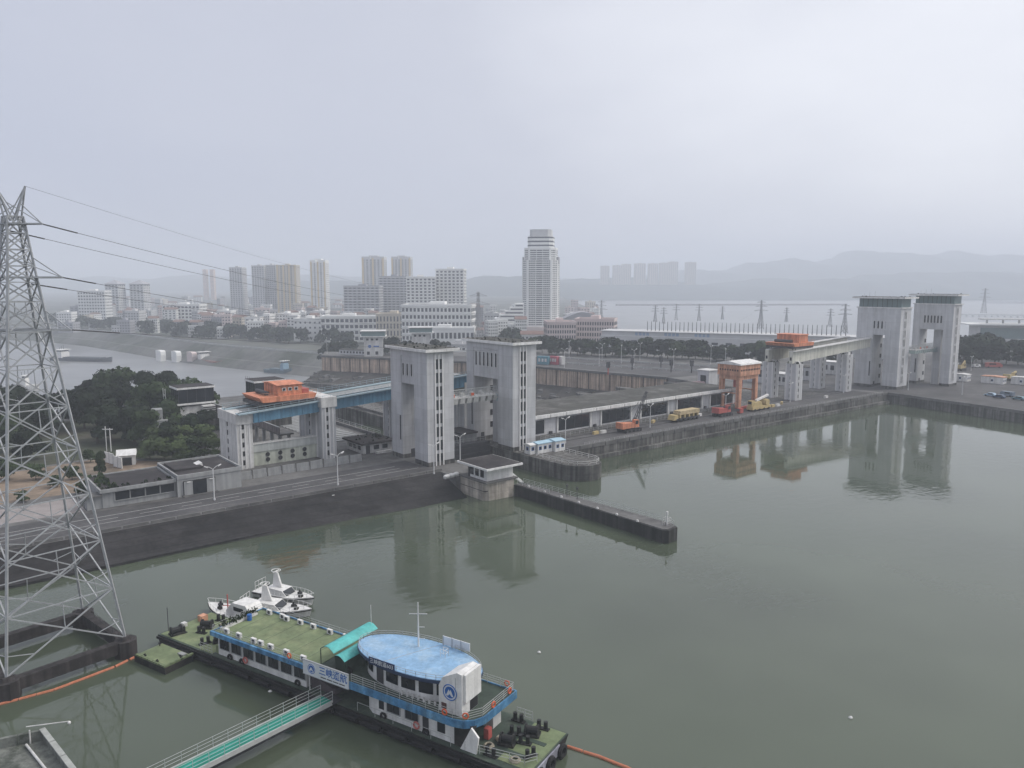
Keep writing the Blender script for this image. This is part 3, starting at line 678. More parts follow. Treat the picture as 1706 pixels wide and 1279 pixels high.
def hoist_car(label, a, b0, b1, z, L_, hh, win=True, tray=True):
    T = Th('hoist_car', label, 'hoist car', (a, (b0+b1)/2, z))
    T.part('trolley_frame', MB().box(a-L_*0.5, a+L_*0.5, b0-0.6, b0+0.6, z+0.45, z+1.3).box(a-L_*0.5, a+L_*0.5, b1-0.6, b1+0.6, z+0.45, z+1.3).box(a-L_*0.5, a-L_*0.5+0.8, b0, b1, z+0.5, z+1.3).box(a+L_*0.5-0.8, a+L_*0.5, b0, b1, z+0.5, z+1.3), mSteelD)
    wh = shared(MB().tube((0,-0.12,0),(0,0.12,0),0.4,n=12), 'wheel', mSteelD)
    for x in (-0.42,-0.3,0.3,0.42):
        for b in (b0, b1): T.piece('wheel', wh, (a+L_*x, b, z+0.4))
    T.part('platform', MB().wedge([(a-L_*0.5,z+2.6),(a+L_*0.5,z+2.6),(a+L_*0.46,z+1.3),(a-L_*0.44,z+1.3)], b0-1.0, b1+1.0), mOrange)
    c0, c1 = a-L_*0.16, a+L_*0.26
    h = T.part('cabin', MB().box(c0, c1, b0-0.2, b1-1.0, z+2.6, z+2.6+hh), mOrange)
    if tray: T.part('cabin_roof', MB().wedgex([(b0-0.7,z+2.6+hh),(b1-0.5,z+2.6+hh),((b0+b1)/2,z+3.0+hh)], c0-0.4, c1+0.4), mOrange, h)
    else: T.part('cabin_roof', MB().box(c0-0.3, c1+0.3, b0-0.5, b1-0.7, z+2.6+hh, z+2.85+hh), mOrange, h)
    T.part('motor_cover', MB().box(a+L_*0.30, a+L_*0.42, b0+1, b1-2, z+2.6, z+3.7), mRed)
    T.part('drum', MB().tube((a-L_*0.30,b0+1.5,z+3.2),(a-L_*0.30,b1-1.5,z+3.2),0.6,n=12), mSteelD)
    if win:
        wm = shared(MB().box(-0.5, 0.5, -0.08, 0.02, 0, 0.85), 'window', mWhite); gm = shared(MB().box(-0.34, 0.34, -0.12, -0.06, 0.1, 0.7), 'pane', mGlass)
        for i in range(3):
            o = T.piece('window', wm, (c0+(c1-c0)*(0.25+0.25*i), b0-0.2, z+2.6+hh*0.42)); T.piece('pane', gm, T.o, parent=o)
    r = MB(); rail(r, [(a-L_*0.5,b0-0.95,z+2.6),(c0-0.3,b0-0.95,z+2.6)], 1.0, 1.2, 0.04, 2); rail(r, [(c1+0.3,b0-0.95,z+2.6),(a+L_*0.5,b0-0.95,z+2.6)], 1.0, 1.2, 0.04, 2)
    T.part('railing', r, mSalmon)
    return T
hoist_car('orange hoist car with three white framed windows on the blue girder bridge', 77.2, 186.2, 196.2, zg(77.2)+1.55, 15.2, 2.7)

# far piers and beige girders
for k, (a, b) in enumerate(((275.5,163.6),(275.5,174.0),(314.5,163.6),(314.5,175.5))):
    rib_pier(['front left ribbed pier under the beige girder near the orange gantry crane','rear left ribbed pier under the beige girders, nearest the gantry crane','front right ribbed pier under the beige girder beside the pale tower','rear right ribbed pier under the beige girders, behind the front ones'][k],
             a-2.2, a+2.2, b-2.4, b+2.4, 18.3 if a < 300 else 19.8, mTowerR, cap=False)
B2 = Th('girder_bridge', 'pair of beige crane girders leading to the pale far lock tower', 'bridge', (305, 168, 17.5))
def zh(a): return 18.6+(a-275)*0.055
for (b, nm) in ((163.6,'front_girder'),(174.2,'back_girder')):
    x0, x1 = 272.5, 334.5
    B2.part(nm, MB().add([(x0,b-0.8,zh(x0)),(x1,b-0.8,zh(x1)),(x1,b-0.8,zh(x1)+3.8),(x0,b-0.8,zh(x0)+4.7),(x0,b+0.8,zh(x0)),(x1,b+0.8,zh(x1)),(x1,b+0.8,zh(x1)+3.8),(x0,b+0.8,zh(x0)+4.7)],
            [(0,1,2,3),(7,6,5,4),(3,2,6,7),(1,0,4,5),(0,3,7,4),(2,1,5,6)]), mBeige)
    B2.part('walkway', MB().bar((x0,b-0.6,zh(x0)+4.85),(x1,b-0.6,zh(x1)+3.95),2.6,0.3), mOffW)
    B2.part('end_opening', MB().box(x0-0.06, x0+0.1, b-0.4, b+0.4, zh(x0)+1.2, zh(x0)+2.4), mShade)
r = MB(); rail(r, [(290,162.2,zh(290)+4.75),(334,162.2,zh(334)+4.1)], 1.1, 2.2, 0.06, 2); B2.part('railing', r, mOffW)
hoist_car('coral orange hoist car on the beige girders by the far towers', 280.0, 163.6, 174.2, zh(280)+4.85, 15.0, 3.0, win=False, tray=False)
# ================================================================== LEFT YARD BUILDINGS
def par_slab(m, x0, x1, y0, y1, z0, z1, t=0.35):
    m.box(x0, x1, y0, y0+t, z0, z1).box(x0, x1, y1-t, y1, z0, z1).box(x0, x0+t, y0+t, y1-t, z0, z1).box(x1-t, x1, y0+t, y1-t, z0, z1); return m
T = Th('workshop_building', 'long low grey workshop with dark flat roof beside the crest road', 'building', (46, 178, 4))
T.part('wall', MB().box(31, 45.4, 171.6, 185.5, 4, 7.5).box(45.4, 59.2, 170.6, 186.0, 4, 8.2), mLow)
ro = T.part('roof', MB().box(30.7, 45.4, 171.3, 185.8, 7.5, 7.75).box(45.4, 59.0, 171.0, 185.7, 8.2, 8.35), mRoofD)
T.part('roof_parapet', par_slab(par_slab(MB(), 30.5, 45.35, 170.9, 186.0, 7.3, 8.0), 45.4, 59.4, 170.4, 186.2, 7.9, 8.75), mLow, ro)
for i in range(4):
    w = T.part('window', MB().box(33.4+i*2.95, 36.1+i*2.95, 171.48, 171.62, 5.3, 7.0), mGlass)
    T.part('window_frame', MB().box(33.2+i*2.95, 33.4+i*2.95, 171.4, 171.62, 5.2, 7.1).box(36.1+i*2.95, 36.25+i*2.95, 171.4, 171.62, 5.2, 7.1).box(33.2+i*2.95, 36.25+i*2.95, 171.38, 171.62, 5.1, 5.3), mLow, w)
T.part('porch', MB().box(46.6, 53.4, 170.35, 170.62, 4.3, 7.3), mShade)
T.part('door', MB().box(48.6, 51.4, 170.2, 170.36, 4.1, 6.9), mGlass)
T.part('porch_wall', MB().box(46.7, 48.5, 170.25, 170.4, 4.2, 7.2).box(51.5, 53.3, 170.25, 170.4, 4.2, 7.2), mLow)
T.part('porch_step', MB().box(46.2, 53.8, 169.2, 170.6, 4, 4.2), mConc)
T.part('side_awning', MB().box(27.0, 31.0, 171.0, 174.5, 6.7, 6.95), mConc); T.part('side_wall', MB().box(28.2, 31.0, 171.8, 174.2, 4, 6.7), mLow)
T.part('skylight', MB().wedge([(50.5,8.4),(53.2,8.4),(53.0,9.2)], 178, 180.5), mWhite, ro)
T.part('roof_step', MB().box(46.5, 52.5, 176, 184.5, 8.35, 8.8), mRoofD, ro)
for k in range(2): T.part('porch_lamp', MB().box(47.3+k*4.8, 48.0+k*4.8, 170.0, 170.3, 7.0, 7.15), mWhite)
moss(T, (31.5, 45, 172, 174), 7.7, 20, 5, sz=0.4, par=ro); moss(T, (31, 34, 173, 185), 7.7, 30, 6, mLeafM, 0.6, par=ro)
# roadside wall: concrete panels between posts
Wl = Th('roadside_wall', 'grey concrete panel wall along the road under the blue girder', 'wall', (76, 176.3, 4))
n = 9
for i in range(n):
    a = 60.2+i*3.6
    Wl.part('wall_panel', MB().box(a+0.15, a+3.45, 176.2, 176.45, 4.1, 5.9+0.1*(i % 2)), mLow)
    Wl.part('post', MB().box(a-0.18, a+0.14, 176.1, 176.55, 4, 6.2), mConc)
    Wl.part('base_panel', MB().box(a+0.15, a+3.45, 176.05, 176.18, 4, 4.9), mLow)
# pale wall with round ports between the two piers
Pw = Th('port_wall', 'pale green wall with pairs of round black ports between the white piers', 'wall', (77, 189, 4))
Pw.part('wall', MB().box(68.2, 85.5, 188.0, 189.2, 4, 7.6), mPale)
Pw.part('upper_band', MB().box(68.2, 85.5, 187.7, 189.3, 7.6, 9.6), M('pale_grey_band',(0.47,0.49,0.47),0.85,0.1,0.2,streak=0.2))
Pw.part('coping', MB().box(68.2, 85.5, 187.5, 189.5, 9.6, 9.8), mOffW)
po = shared(MB().tube((0,-0.06,0),(0,0.06,0),0.5,n=16), 'port', mShade); pr = shared(MB().torus((0,-0.05,0),(0,1,0),0.52,0.08), 'port_rim', mSteelD)
for i in range(4):
    for z in (5.3, 6.6):
        o = Pw.piece('port', po, (72.2+i*3.3, 187.95, z)); Pw.piece('port_rim', pr, Pw.o, parent=o)
# gatehouse and yard
Gh = Th('gatehouse', 'small gatehouse with dark flat roof behind the nearest tower', 'building', (100.5, 187.5, 4))
Gh.part('wall', MB().box(96.6, 105.4, 183, 192.5, 4, 6.6), mOffW)
ro = Gh.part('roof', MB().box(95.6, 106.2, 181.9, 193.4, 6.6, 7.1), mRoofD); moss(Gh, (96, 105.6, 182.5, 193), 7.1, 30, 8, sz=0.3, par=ro)
for i in range(3): Gh.part('window', MB().box(96.5, 96.62, 184.4+i*2.6, 186.0+i*2.6, 4.9, 6.0), mGlass)
for i in range(2): Gh.part('window', MB().box(99.8+i*2.6, 101.4+i*2.6, 182.9, 183.02, 4.9, 6.0), mGlass)
Gh.part('door', MB().box(97.4, 98.6, 182.9, 183.02, 4, 6.2), mSteelD)
Gh.part('front_bench', MB().box(99.6, 104.6, 181.0, 181.7, 4, 4.6), mOffW)

# lock chamber edge walls, galleries and pipes behind the girder
def long_wall(name, label, cat, a0, a1, b0, b1, z0, z1, mat, posts=True, step=4.0):
    T = Th(name, label, cat, ((a0+a1)/2, (b0+b1)/2, z0))
    T.part('wall', MB().box(a0, a1, b0, b1, z0, z1), mat)
    if posts:
        r = MB(); rail(r, [((a0+a1)/2, b0, z1), ((a0+a1)/2, b1, z1)], 1.1, step, 0.06, 2); T.part('railing', r, mRailing)
    return T
long_wall('chamber_parapet', 'low railed parapet on the left edge of the near lock chamber', 'parapet', 110.9, 111.9, 200, 311, 4, 4.9, mConc)
long_wall('chamber_parapet', 'low railed parapet on the right edge of the near lock chamber', 'parapet', 131.2, 132.2, 200, 329, 4, 4.9, mConc)
Gl = Th('pipe_gallery', 'brown ribbed elevated gallery on concrete legs behind the pale port wall', 'gallery', (82, 215, 4))
Gl.part('gallery_floor', MB().box(80.5, 84.5, 200, 262, 8.4, 8.8), mConc)
pn = shared(MB().box(0, 0.15, -1.45, 1.45, 0, 1.9), 'side_panel', M('brown_panel',(0.20,0.175,0.17),0.85,0.15,0.3,streak=0.3))
for i in range(20): Gl.piece('side_panel', pn, (80.4, 201.6+i*3.1, 8.8))
lg = shared(MB().box(-0.35, 0.35, -0.35, 0.35, 4, 8.4), 'leg', mLow)
for i in range(11):
    for a in (81.2, 83.8): Gl.piece('leg', lg, (a, 202+i*5.8, 0))
Gl.part('top_rail', MB().box(80.3, 80.6, 200, 262, 10.7, 10.85), mRailing)
Sy = Th('striped_ramp', 'pale striped concrete ramp behind the gatehouse beside the lock', 'ramp', (100, 240, 4))
rb = shared(MB().box(-6.2, 6.2, -0.8, 0.8, 0, 0.28), 'slab', mLow)
for i in range(22): Sy.piece('slab', rb, (101.5, 203+i*2.6, 4.0))
def ctrl_cabin(label, a, b, z0, w, d, h, stair=False):
    """glass control room on a stem with white slab edges"""
    T = Th('control_cabin', label, 'control cabin', (a, b, 4))
    T.part('base_block', MB().box(a-w*0.62, a+w*0.7, b-d*0.55, b+d*0.6, 4, z0-4.3), mQuay)
    T.part('lower_room', MB().box(a-w*0.45, a+w*0.5, b-d*0.42, b+d*0.4, z0-4.3, z0-1.2), mOffW)
    for i in range(3): T.part('window', MB().box(a-w*0.45-0.06, a-w*0.45+0.02, b-d*0.3+i*1.5, b-d*0.3+0.9+i*1.5, z0-3.4, z0-2.2), mGlass)
    T.part('stem', MB().box(a-w*0.35, a+w*0.42, b-d*0.34, b+d*0.34, z0-1.2, z0-0.5), mLow)
    T.part('floor_slab', MB().box(a-w*0.54, a+w*0.54, b-d*0.54, b+d*0.54, z0-0.5, z0), mWhite)
    T.part('glazing', MB().box(a-w*0.5, a+w*0.5, b-d*0.5, b+d*0.5, z0, z0+h), mGlass)
    mu = shared(MB().box(-0.05, 0.05, -0.05, 0.05, 0, h), 'mullion', mSteelD)
    for i in range(5):
        T.piece('mullion', mu, (a-w*0.5+w*i/4, b-d*0.5-0.02, z0)); T.piece('mullion', mu, (a-w*0.5-0.02, b-d*0.5+d*i/4, z0))
    ro = T.part('roof_slab', MB().box(a-w*0.54, a+w*0.54, b-d*0.54, b+d*0.54, z0+h, z0+h+0.55), mWhite)
    T.part('roof_surface', MB().box(a-w*0.52, a+w*0.52, b-d*0.52, b+d*0.52, z0+h+0.55, z0+h+0.7), mRoofD, ro)
    sp = shared(MB().tube((0,0,0),(0,0,0.9),0.05,n=5), 'roof_spike', mSteelD)
    for i in range(6): T.piece('roof_spike', sp, (a-w*0.5, b-d*0.48+d*0.96*i/5, z0+h+0.7), parent=None)
    if stair:
        T.part('louvre_box', MB().box(a+w*0.1, a+w*0.45, b-d*0.85, b-d*0.56, z0-4.3, z0-0.9), mOffW)
        lv = shared(MB().box(0, w*0.35, -0.12, 0.02, 0, 0.25), 'louvre', mShade)
        for i in range(5): T.piece('louvre', lv, (a+w*0.1, b-d*0.85, z0-4.0+i*0.62))
        s = MB(); 
        for i in range(4): s.bar((a-w*0.7,b+d*0.2,z0-4+i*1.8),(a-w*0.7,b+d*0.5,z0-4+i*1.8+0.9),0.15)
        s.bar((a-w*0.72,b+d*0.2,4),(a-w*0.72,b+d*0.2,z0+h),0.2); s.bar((a-w*0.72,b+d*0.5,4),(a-w*0.72,b+d*0.5,z0+h),0.2)
        T.part('stair_frame', s, mRailing)
    return T
ctrl_cabin('dark glass control cabin with white slab edges rising behind the trees', 71.5, 246, 13.4, 10.5, 7.6, 4.3, True)
ctrl_cabin('dark glass control cabin with white slab edges behind the orange hoist car', 92.5, 240.5, 14.6, 9.5, 8, 4.0)

# hut on the pier at the lock mouth, guide wall and its beacon
Pr = Th('pier_block', 'tan weathered concrete block pier under the white edged hut', 'pier', (107.5, 141.5, -4))
Pr.part('block', MB().prism([(103.2,147.0),(103.2,138.2),(104.3,137.1),(111.0,136.6),(112.0,137.6),(112.0,147.0)], -5, 4.2), M('tan_pier',(0.50,0.45,0.39),0.9,0.25,0.25,streak=0.4,blocks=(20,1.9,0.05,0.04)))
Pr.part('cap_slab', MB().box(102.9, 112.3, 136.4, 147.2, 4.2, 4.55), mConc)
Pr.part('construction_joint', MB().box(103.15, 112.03, 137.3, 146.9, 2.2, 2.32), mDark)
Ht = Th('pier_hut', 'small hut with wide white edged flat roof on the pier at the lock mouth', 'hut', (107.3, 140.8, 4.55))
Ht.part('wall', MB().box(103.9, 111.6, 137.5, 144.8, 4.55, 7.6), mWhite)
ro = Ht.part('roof_slab', MB().box(102.2, 112.8, 135.2, 147.0, 7.6, 8.05), mWhite)
Ht.part('roof_surface', MB().box(102.5, 112.5, 135.5, 146.7, 8.05, 8.13), mRoofD, ro)
for i in range(3): Ht.part('window', MB().box(103.8, 103.92, 138.6+i*2.0, 139.9+i*2.0, 5.2, 7.2), mGlass)
Ht.part('door', MB().box(103.8, 103.92, 144.0, 144.7, 4.55, 6.8), mSteelD)
for i in range(3): single('white_tank', MB().ball((99.5+i*1.5,147.4+i*0.25,4.5),1.0,0.5,0.5).box(98.8+i*1.5,100.2+i*1.5,147.1+i*.25,147.7+i*.25,4.0,4.35), mWhite, ['leftmost','middle','rightmost'][i]+' of three small white tanks beside the pier hut', 'tank', (99.5+i*1.5,147.4+i*0.25,4.0), smooth=True)
Gw = Th('guide_wall', 'long dark concrete guide wall with railings reaching out into the pool', 'guide wall', (114, 115, -4))
gw = [(112.2,137.0),(114.6,137.0),(117.4,94.6),(116.6,93.4),(113.2,92.6),(112.6,93.4)]
mGW = M('guide_wall_concrete',(0.055,0.055,0.053),0.9,0.3,0.2,streak=0.5)
Gw.part('wall', MB().prism([(111.6,137.0),(114.4,137.2),(117.3,94.6),(116.4,92.4),(113.4,92.0),(112.6,93.0)], -5, 2.6), mGW)
Gw.part('walk', MB().prism([(111.9,136.8),(114.2,137.0),(117.0,94.6),(116.2,92.9),(113.5,92.5),(112.9,93.3)], 2.6, 2.75), mConc)
r = MB(); rail(r, [(114.0,136.5,2.75),(116.8,94.6,2.75),(115.9,92.9,2.75)], 1.1, 1.9, 0.045, 3); Gw.part('railing', r, mRailing)
r = MB(); rail(r, [(112.1,136.5,2.75),(112.9,126,2.75)], 1.1, 1.9, 0.045, 3); Gw.part('railing', r, mRailing)
bl = shared(MB().tube((0,0,0),(0,0,0.35),0.28,0.22,n=10), 'bollard', mOffW)
for i in range(7): Gw.piece('bollard', bl, (112.75-0.02*i, 133-5.6*i, 2.75))
Gw.part('stair', MB().bar((113.4,140.5,4.4),(113.6,136.4,2.9),1.0,0.25), mRailing)
Bc = Th('beacon', 'small white beacon with ladder on the tip of the guide wall', 'beacon', (115.4, 94.2, 2.75))
Bc.part('post', MB().tube((115.4,94.2,2.75),(115.4,94.2,4.9),0.14), mWhite); Bc.part('lamp', MB().tube((115.4,94.2,4.9),(115.4,94.2,5.5),0.22), mWhite)
Bc.part('cage', rail(MB(), [(114.8,93.7,2.75),(116,93.7,2.75),(116,94.8,2.75),(114.8,94.8,2.75)], 1.5, 0.6, 0.03, 3), mWhite)
for k, (a, b) in enumerate(((114.1,121.5),(114.3,118.4))):
    T = Th('signal_post', ['dark signal post halfway along the guide wall, nearer the hut','dark signal post halfway along the guide wall, nearer its tip'][k], 'post', (a, b, 2.75))
    T.part('post', MB().tube((a,b,2.75),(a,b,5.0),0.07), mSteelD); T.part('head', MB().box(a-0.2,a+0.2,b-0.2,b+0.2,5.0,5.5), mSteelD)

# white mooring cages on the stone slope
for k, (x, y) in enumerate(((555,838),(45,932))):
    q = ground(x, y, 1.6); a, b = DAM.inv(q)
    T = Th('mooring_light', ['small white navigation light on the dark stone slope right of the workshop','small white navigation light on the stone slope behind the pylon'][k], 'navigation light', (a, b, 1.2))
    T.part('base', MB().box(a-0.9,a+0.9,b-0.7,b+0.7,0.9,1.7).box(a-0.6,a+0.6,b-0.5,b+0.5,1.7,2.0), mWhite); T.part('mast', MB().tube((a,b,2.0),(a,b,3.1),0.16), mWhite); T.part('lantern', MB().box(a-0.28,a+0.28,b-0.28,b+0.28,3.1,3.5), mWhite)

# ================================================================== STREET LAMPS
def lamp_proto(h, label, name='street_lamp', group=None):
    T = Th(name, label, 'street lamp', (0,0,0), WLD, group)
    T.part('pole', MB().tube((0,0,0),(0,0,h*0.88),0.13,0.08).tube((0,0,0),(0,0,0.4),0.22), mLampP)
    for s in (-1, 1):
        m = MB(); pts = [Vector((s*1.25*f, 0, h*0.88+h*0.10*math.sin(f*math.pi/2))) for f in (0,.3,.6,1.0)]
        a = T.part('arm', m.path(pts, 0.055), mLampP)
        T.part('lantern', MB().wedge([(s*1.1,h*0.975),(s*1.75,h*1.01),(s*1.75,h*0.985),(s*1.1,h*0.945)] if s > 0 else [(s*1.75,h*1.01),(s*1.1,h*0.975),(s*1.1,h*0.945),(s*1.75,h*0.985)], -0.14, 0.14), mWhite, a)
    return T.e
near = [((50.8,163.4),'in front of the long low workshop'),((76.8,158.1),'by the road edge right of the workshop'),((99.6,153.0),'standing right in front of the nearest tower'),((111.0,158.2),'between the two near towers beside the pier hut'),
        ((148.8,159.3),'on the quay just right of the blue roofed site huts'),((186.2,159.9),'on the quay between the red crane and the yellow trailer'),((224.2,158.6),'on the quay beside the small red crane'),((268.5,160.6),'on the quay in front of the beige girder piers'),
        ((309.0,160.5),'on the quay near the foot of the left pale tower'),((338.5,147.2),'directly in front of the left pale tower'),((340.8,126.6),'on the right quay beside the white site huts'),((396,150),'beyond the white site huts right of the towers'),((440,160),'at the far right in front of the dark trees')]
pr = None
for i, ((a, b), wh) in enumerate(near):
    q = DAM.w((a, b, 4.0)); rz = DAM.a+R(5*(i % 3))
    if pr is None:
        pr = lamp_proto(7.6, 'twin armed white street lamp '+wh, group='twin armed lamps on the dam crest'); pr.location = q; pr.rotation_euler = (0,0,rz)
    else: copy_tree(pr, q, rz, label='twin armed white street lamp '+wh)
far = [(940,612),(998,610),(1003,601),(1056,613),(1066,600),(1122,613),(1184,606),(893,594),(948,596),(1035,605),(1208,612),(1262,600),(545,589)]
pf = None
for i, (x, y) in enumerate(far):
    q = ground(x, y, 4.0)
    if pf is None:
        pf = lamp_proto(10.5, 'tall twin armed lamp along the road above the tan lock wall', group='tall lamps above the tan lock wall'); pf.location = q; pf.rotation_euler = (0,0,0.2)
    else: copy_tree(pf, q, 0.15*i)
# ================================================================== SPILLWAY SHED, CRANES, QUAY TRAFFIC
Sh = Th('hoist_shed', 'long grey hoist shed with dark glazed bays and white roof edge on the spillway', 'shed', (195, 178, 4))
Sh.part('wall', MB().box(143.6, 244.5, 168.4, 190, 4, 10.6), mTower)
Sh.part('plinth', MB().box(143.5, 244.7, 167.9, 168.4, 4, 5.1), mConc)
ro = Sh.part('roof', MB().box(143.2, 245.2, 167.2, 191, 10.6, 11.0), mRoofM)
ed = shared(MB().box(-3.05, 3.05, -0.12, 0.35, 0, 1.0), 'roof_edge', mWhite)
for i in range(16): Sh.piece('roof_edge', ed, (146.6+i*6.38, 167.0, 10.35), parent=ro)
gl = shared(MB().box(-6.4, 6.4, -0.10, 0.02, 0, 4.0), 'window_bay', mGlass)
mu = shared(MB().box(-0.07, 0.07, -0.2, 0.0, 0, 4.0), 'mullion', mSteelD)
pl = shared(MB().box(-0.3, 0.3, -0.35, 0.0, 0, 6.5), 'pilaster', mOffW)
for i in range(6):
    a = 142.2+18.6*i
    if i == 0:
        o = Sh.part('window_bay', MB().box(143.7, 148.6, 168.3, 168.42, 5.6, 9.6), mGlass)
    else:
        o = Sh.piece('window_bay', gl, (a, 168.4, 5.6))
        for k in (-3.2, 0, 3.2): Sh.piece('mullion', mu, (Sh.o[0]+k, Sh.o[1], Sh.o[2]), parent=o)
    if i: Sh.piece('pilaster', pl, (a-7.0, 168.4, 4)); Sh.piece('pilaster', pl, (a+7.0, 168.4, 4))
ac = shared(MB().box(-0.5, 0.5, -0.5, 0, 0, 1.3), 'cabinet', mSteelD)
for i in range(5): Sh.piece('cabinet', ac, (151.0+18.6*i, 168.3, 4.6))
# rails and low fence in front of the shed
rl = MB()
for b in (161.4, 164.6): rl.box(144, 316, b-0.08, b+0.08, 4.0, 4.13)
struct('crane_rail_path', rl, mSteelD)
fn = Th('quay_fence', 'low grey railing line along the quay road before the shed', 'railing', (190, 166.9, 4))
for i in range(25):
    a = 146+4.0*i; fn.part('fence_bay', rail(MB(), [(a,166.9,4),(a+3.8,166.9,4)], 1.1, 1.9, 0.04, 2), mRailing)
fq = Th('quay_fence', 'pale railing line along the quay edge above the pool', 'railing', (200, 152.4, 4))
for i in range(42):
    a = 150+4.0*i; b = 152.9-0.0257*(a-143)
    fq.part('fence_bay', rail(MB(), [(a,b,4.4),(a+3.9,b-0.1,4.4)], 0.7, 2.0, 0.03, 2), mRailing)
# low roof slab seen behind the shed
T = Th('gate_slot_cover', 'pale slab cover lying behind the shed near the lock tower', 'cover', (160, 206, -9))
T.part('slab', MB().box(150, 168, 203.5, 209, 7.6, 8.6), mOffW); T.part('support', MB().box(152, 166, 204.5, 208, -9.1, 7.6), mQuay)
for k in range(5):
    a = 150+24*k
    single('spillway_pier', MB().prism([(a-2,203),(a+2,203),(a+2,228),(a,231.5),(a-2,228)], -9.1, 3.0+k*0.4), mQuay, 'dark spillway pier behind the shed, '+['first','second','third','fourth','fifth'][k]+' from the lock tower', 'pier', (a,215,-9.1))
T = Th('pump_house', 'small grey pump house with dark door by the end of the tan wall', 'building', (276, 213, 4))
q = DAM.inv(ground(1184,641,4))
T.part('wall', MB().box(q[0]-3, q[0]+3.5, q[1]-1, q[1]+5, 4, 10.5), mTowerR); T.part('door', MB().box(q[0]-3.06, q[0]-2.98, q[1]+0.5, q[1]+3.5, 4, 8.5), mShade); T.part('roof', MB().box(q[0]-3.4, q[0]+3.9, q[1]-1.4, q[1]+5.4, 10.5, 10.9), mOffW)
single('pipe_bundle', MB().tube((268,215,4.9),(287,212,4.9),0.9).tube((268,216.9,4.9),(287,213.9,4.9),0.9).box(268,287,211.6,217.6,4,4.2), M('faded_red_pipe',(0.36,0.26,0.27),0.7,0.2), 'faded pink pipes lying beside the stairs at the end of the tan wall', 'pipes', (277,214,4))
st = Th('concrete_stair', 'concrete stair going down at the right end of the tan wall', 'stairs', (280, 230, 2))
for i in range(9):
    st.part('step', MB().box(279+i*0.9, 280+i*0.9, 226, 232, -3, 4.0-i*0.55), mConc)

# gantry crane
Gc = Th('gantry_crane', 'faded orange portal gantry crane with white roof on the quay', 'gantry crane', (240.5, 164.8, 4.13))
lg = shared(MB().box(-0.75, 0.75, -0.75, 0.75, 0, 11.9), 'leg', mSalmon)
for a in (235.6, 245.6):
    for b in (161.4, 168.6): Gc.piece('leg', lg, (a, b, 4.9))
Gc.part('end_beam', MB().box(234.4, 246.8, 160.9, 161.9, 4.5, 5.3), mRed); Gc.part('end_beam', MB().box(234.4, 246.8, 168.1, 169.1, 4.5, 5.3), mRed)
wh = shared(MB().tube((0,-0.2,0),(0,0.2,0),0.35,n=12), 'wheel', mSteelD)
for a in (235, 236.4, 245, 246.2):
    for b in (161.4, 168.6): Gc.piece('wheel', wh, (a, b, 4.47))
Gc.part('lower_beam', MB().box(234.8, 246.4, 160.7, 162.1, 15.2, 16.6).box(234.8, 246.4, 167.9, 169.3, 15.2, 16.6).box(234.8,236.2,162.1,167.9,15.2,16.6).box(245,246.4,162.1,167.9,15.2,16.6), mSalmon)
hs = Gc.part('machine_house', MB().box(234.3, 246.9, 160.2, 169.8, 16.6, 20.6), mSalmon)
wn_ = shared(MB().box(-0.26, 0.26, -0.06, 0.03, 0, 0.6), 'vent_window', mShade)
for i in range(12): Gc.piece('vent_window', wn_, (235.2+i*0.98, 160.2, 18.4), parent=hs)
for i in range(8): Gc.piece('vent_window', wn_, (234.3, 161.2+i*1.05, 18.4), (0,0,-R(90)), parent=hs)
Gc.part('roof', MB().wedgex([(159.8,20.6),(170.2,20.6),(170.0,21.1),(165,21.9),(160,21.1)], 234.0, 247.2), mWhite, hs)
Gc.part('cross_tie', MB().box(235, 246.2, 168.4, 168.8, 10.6, 11.0).box(235.4, 235.8, 161.8, 168.2, 10.0, 10.4).box(245.4,245.8,161.8,168.2,10.6,11.0), mSalmon)
Gc.part('operator_cabin', MB().box(237.4, 239.6, 162.6, 165, 12.2, 15.0), mRed)
Gc.part('hook_block', MB().box(240.4,241.4,164.4,165.4,8.4,9.8).tube((240.9,164.9,9.8),(240.9,164.9,15.4),0.08), mSteelD)
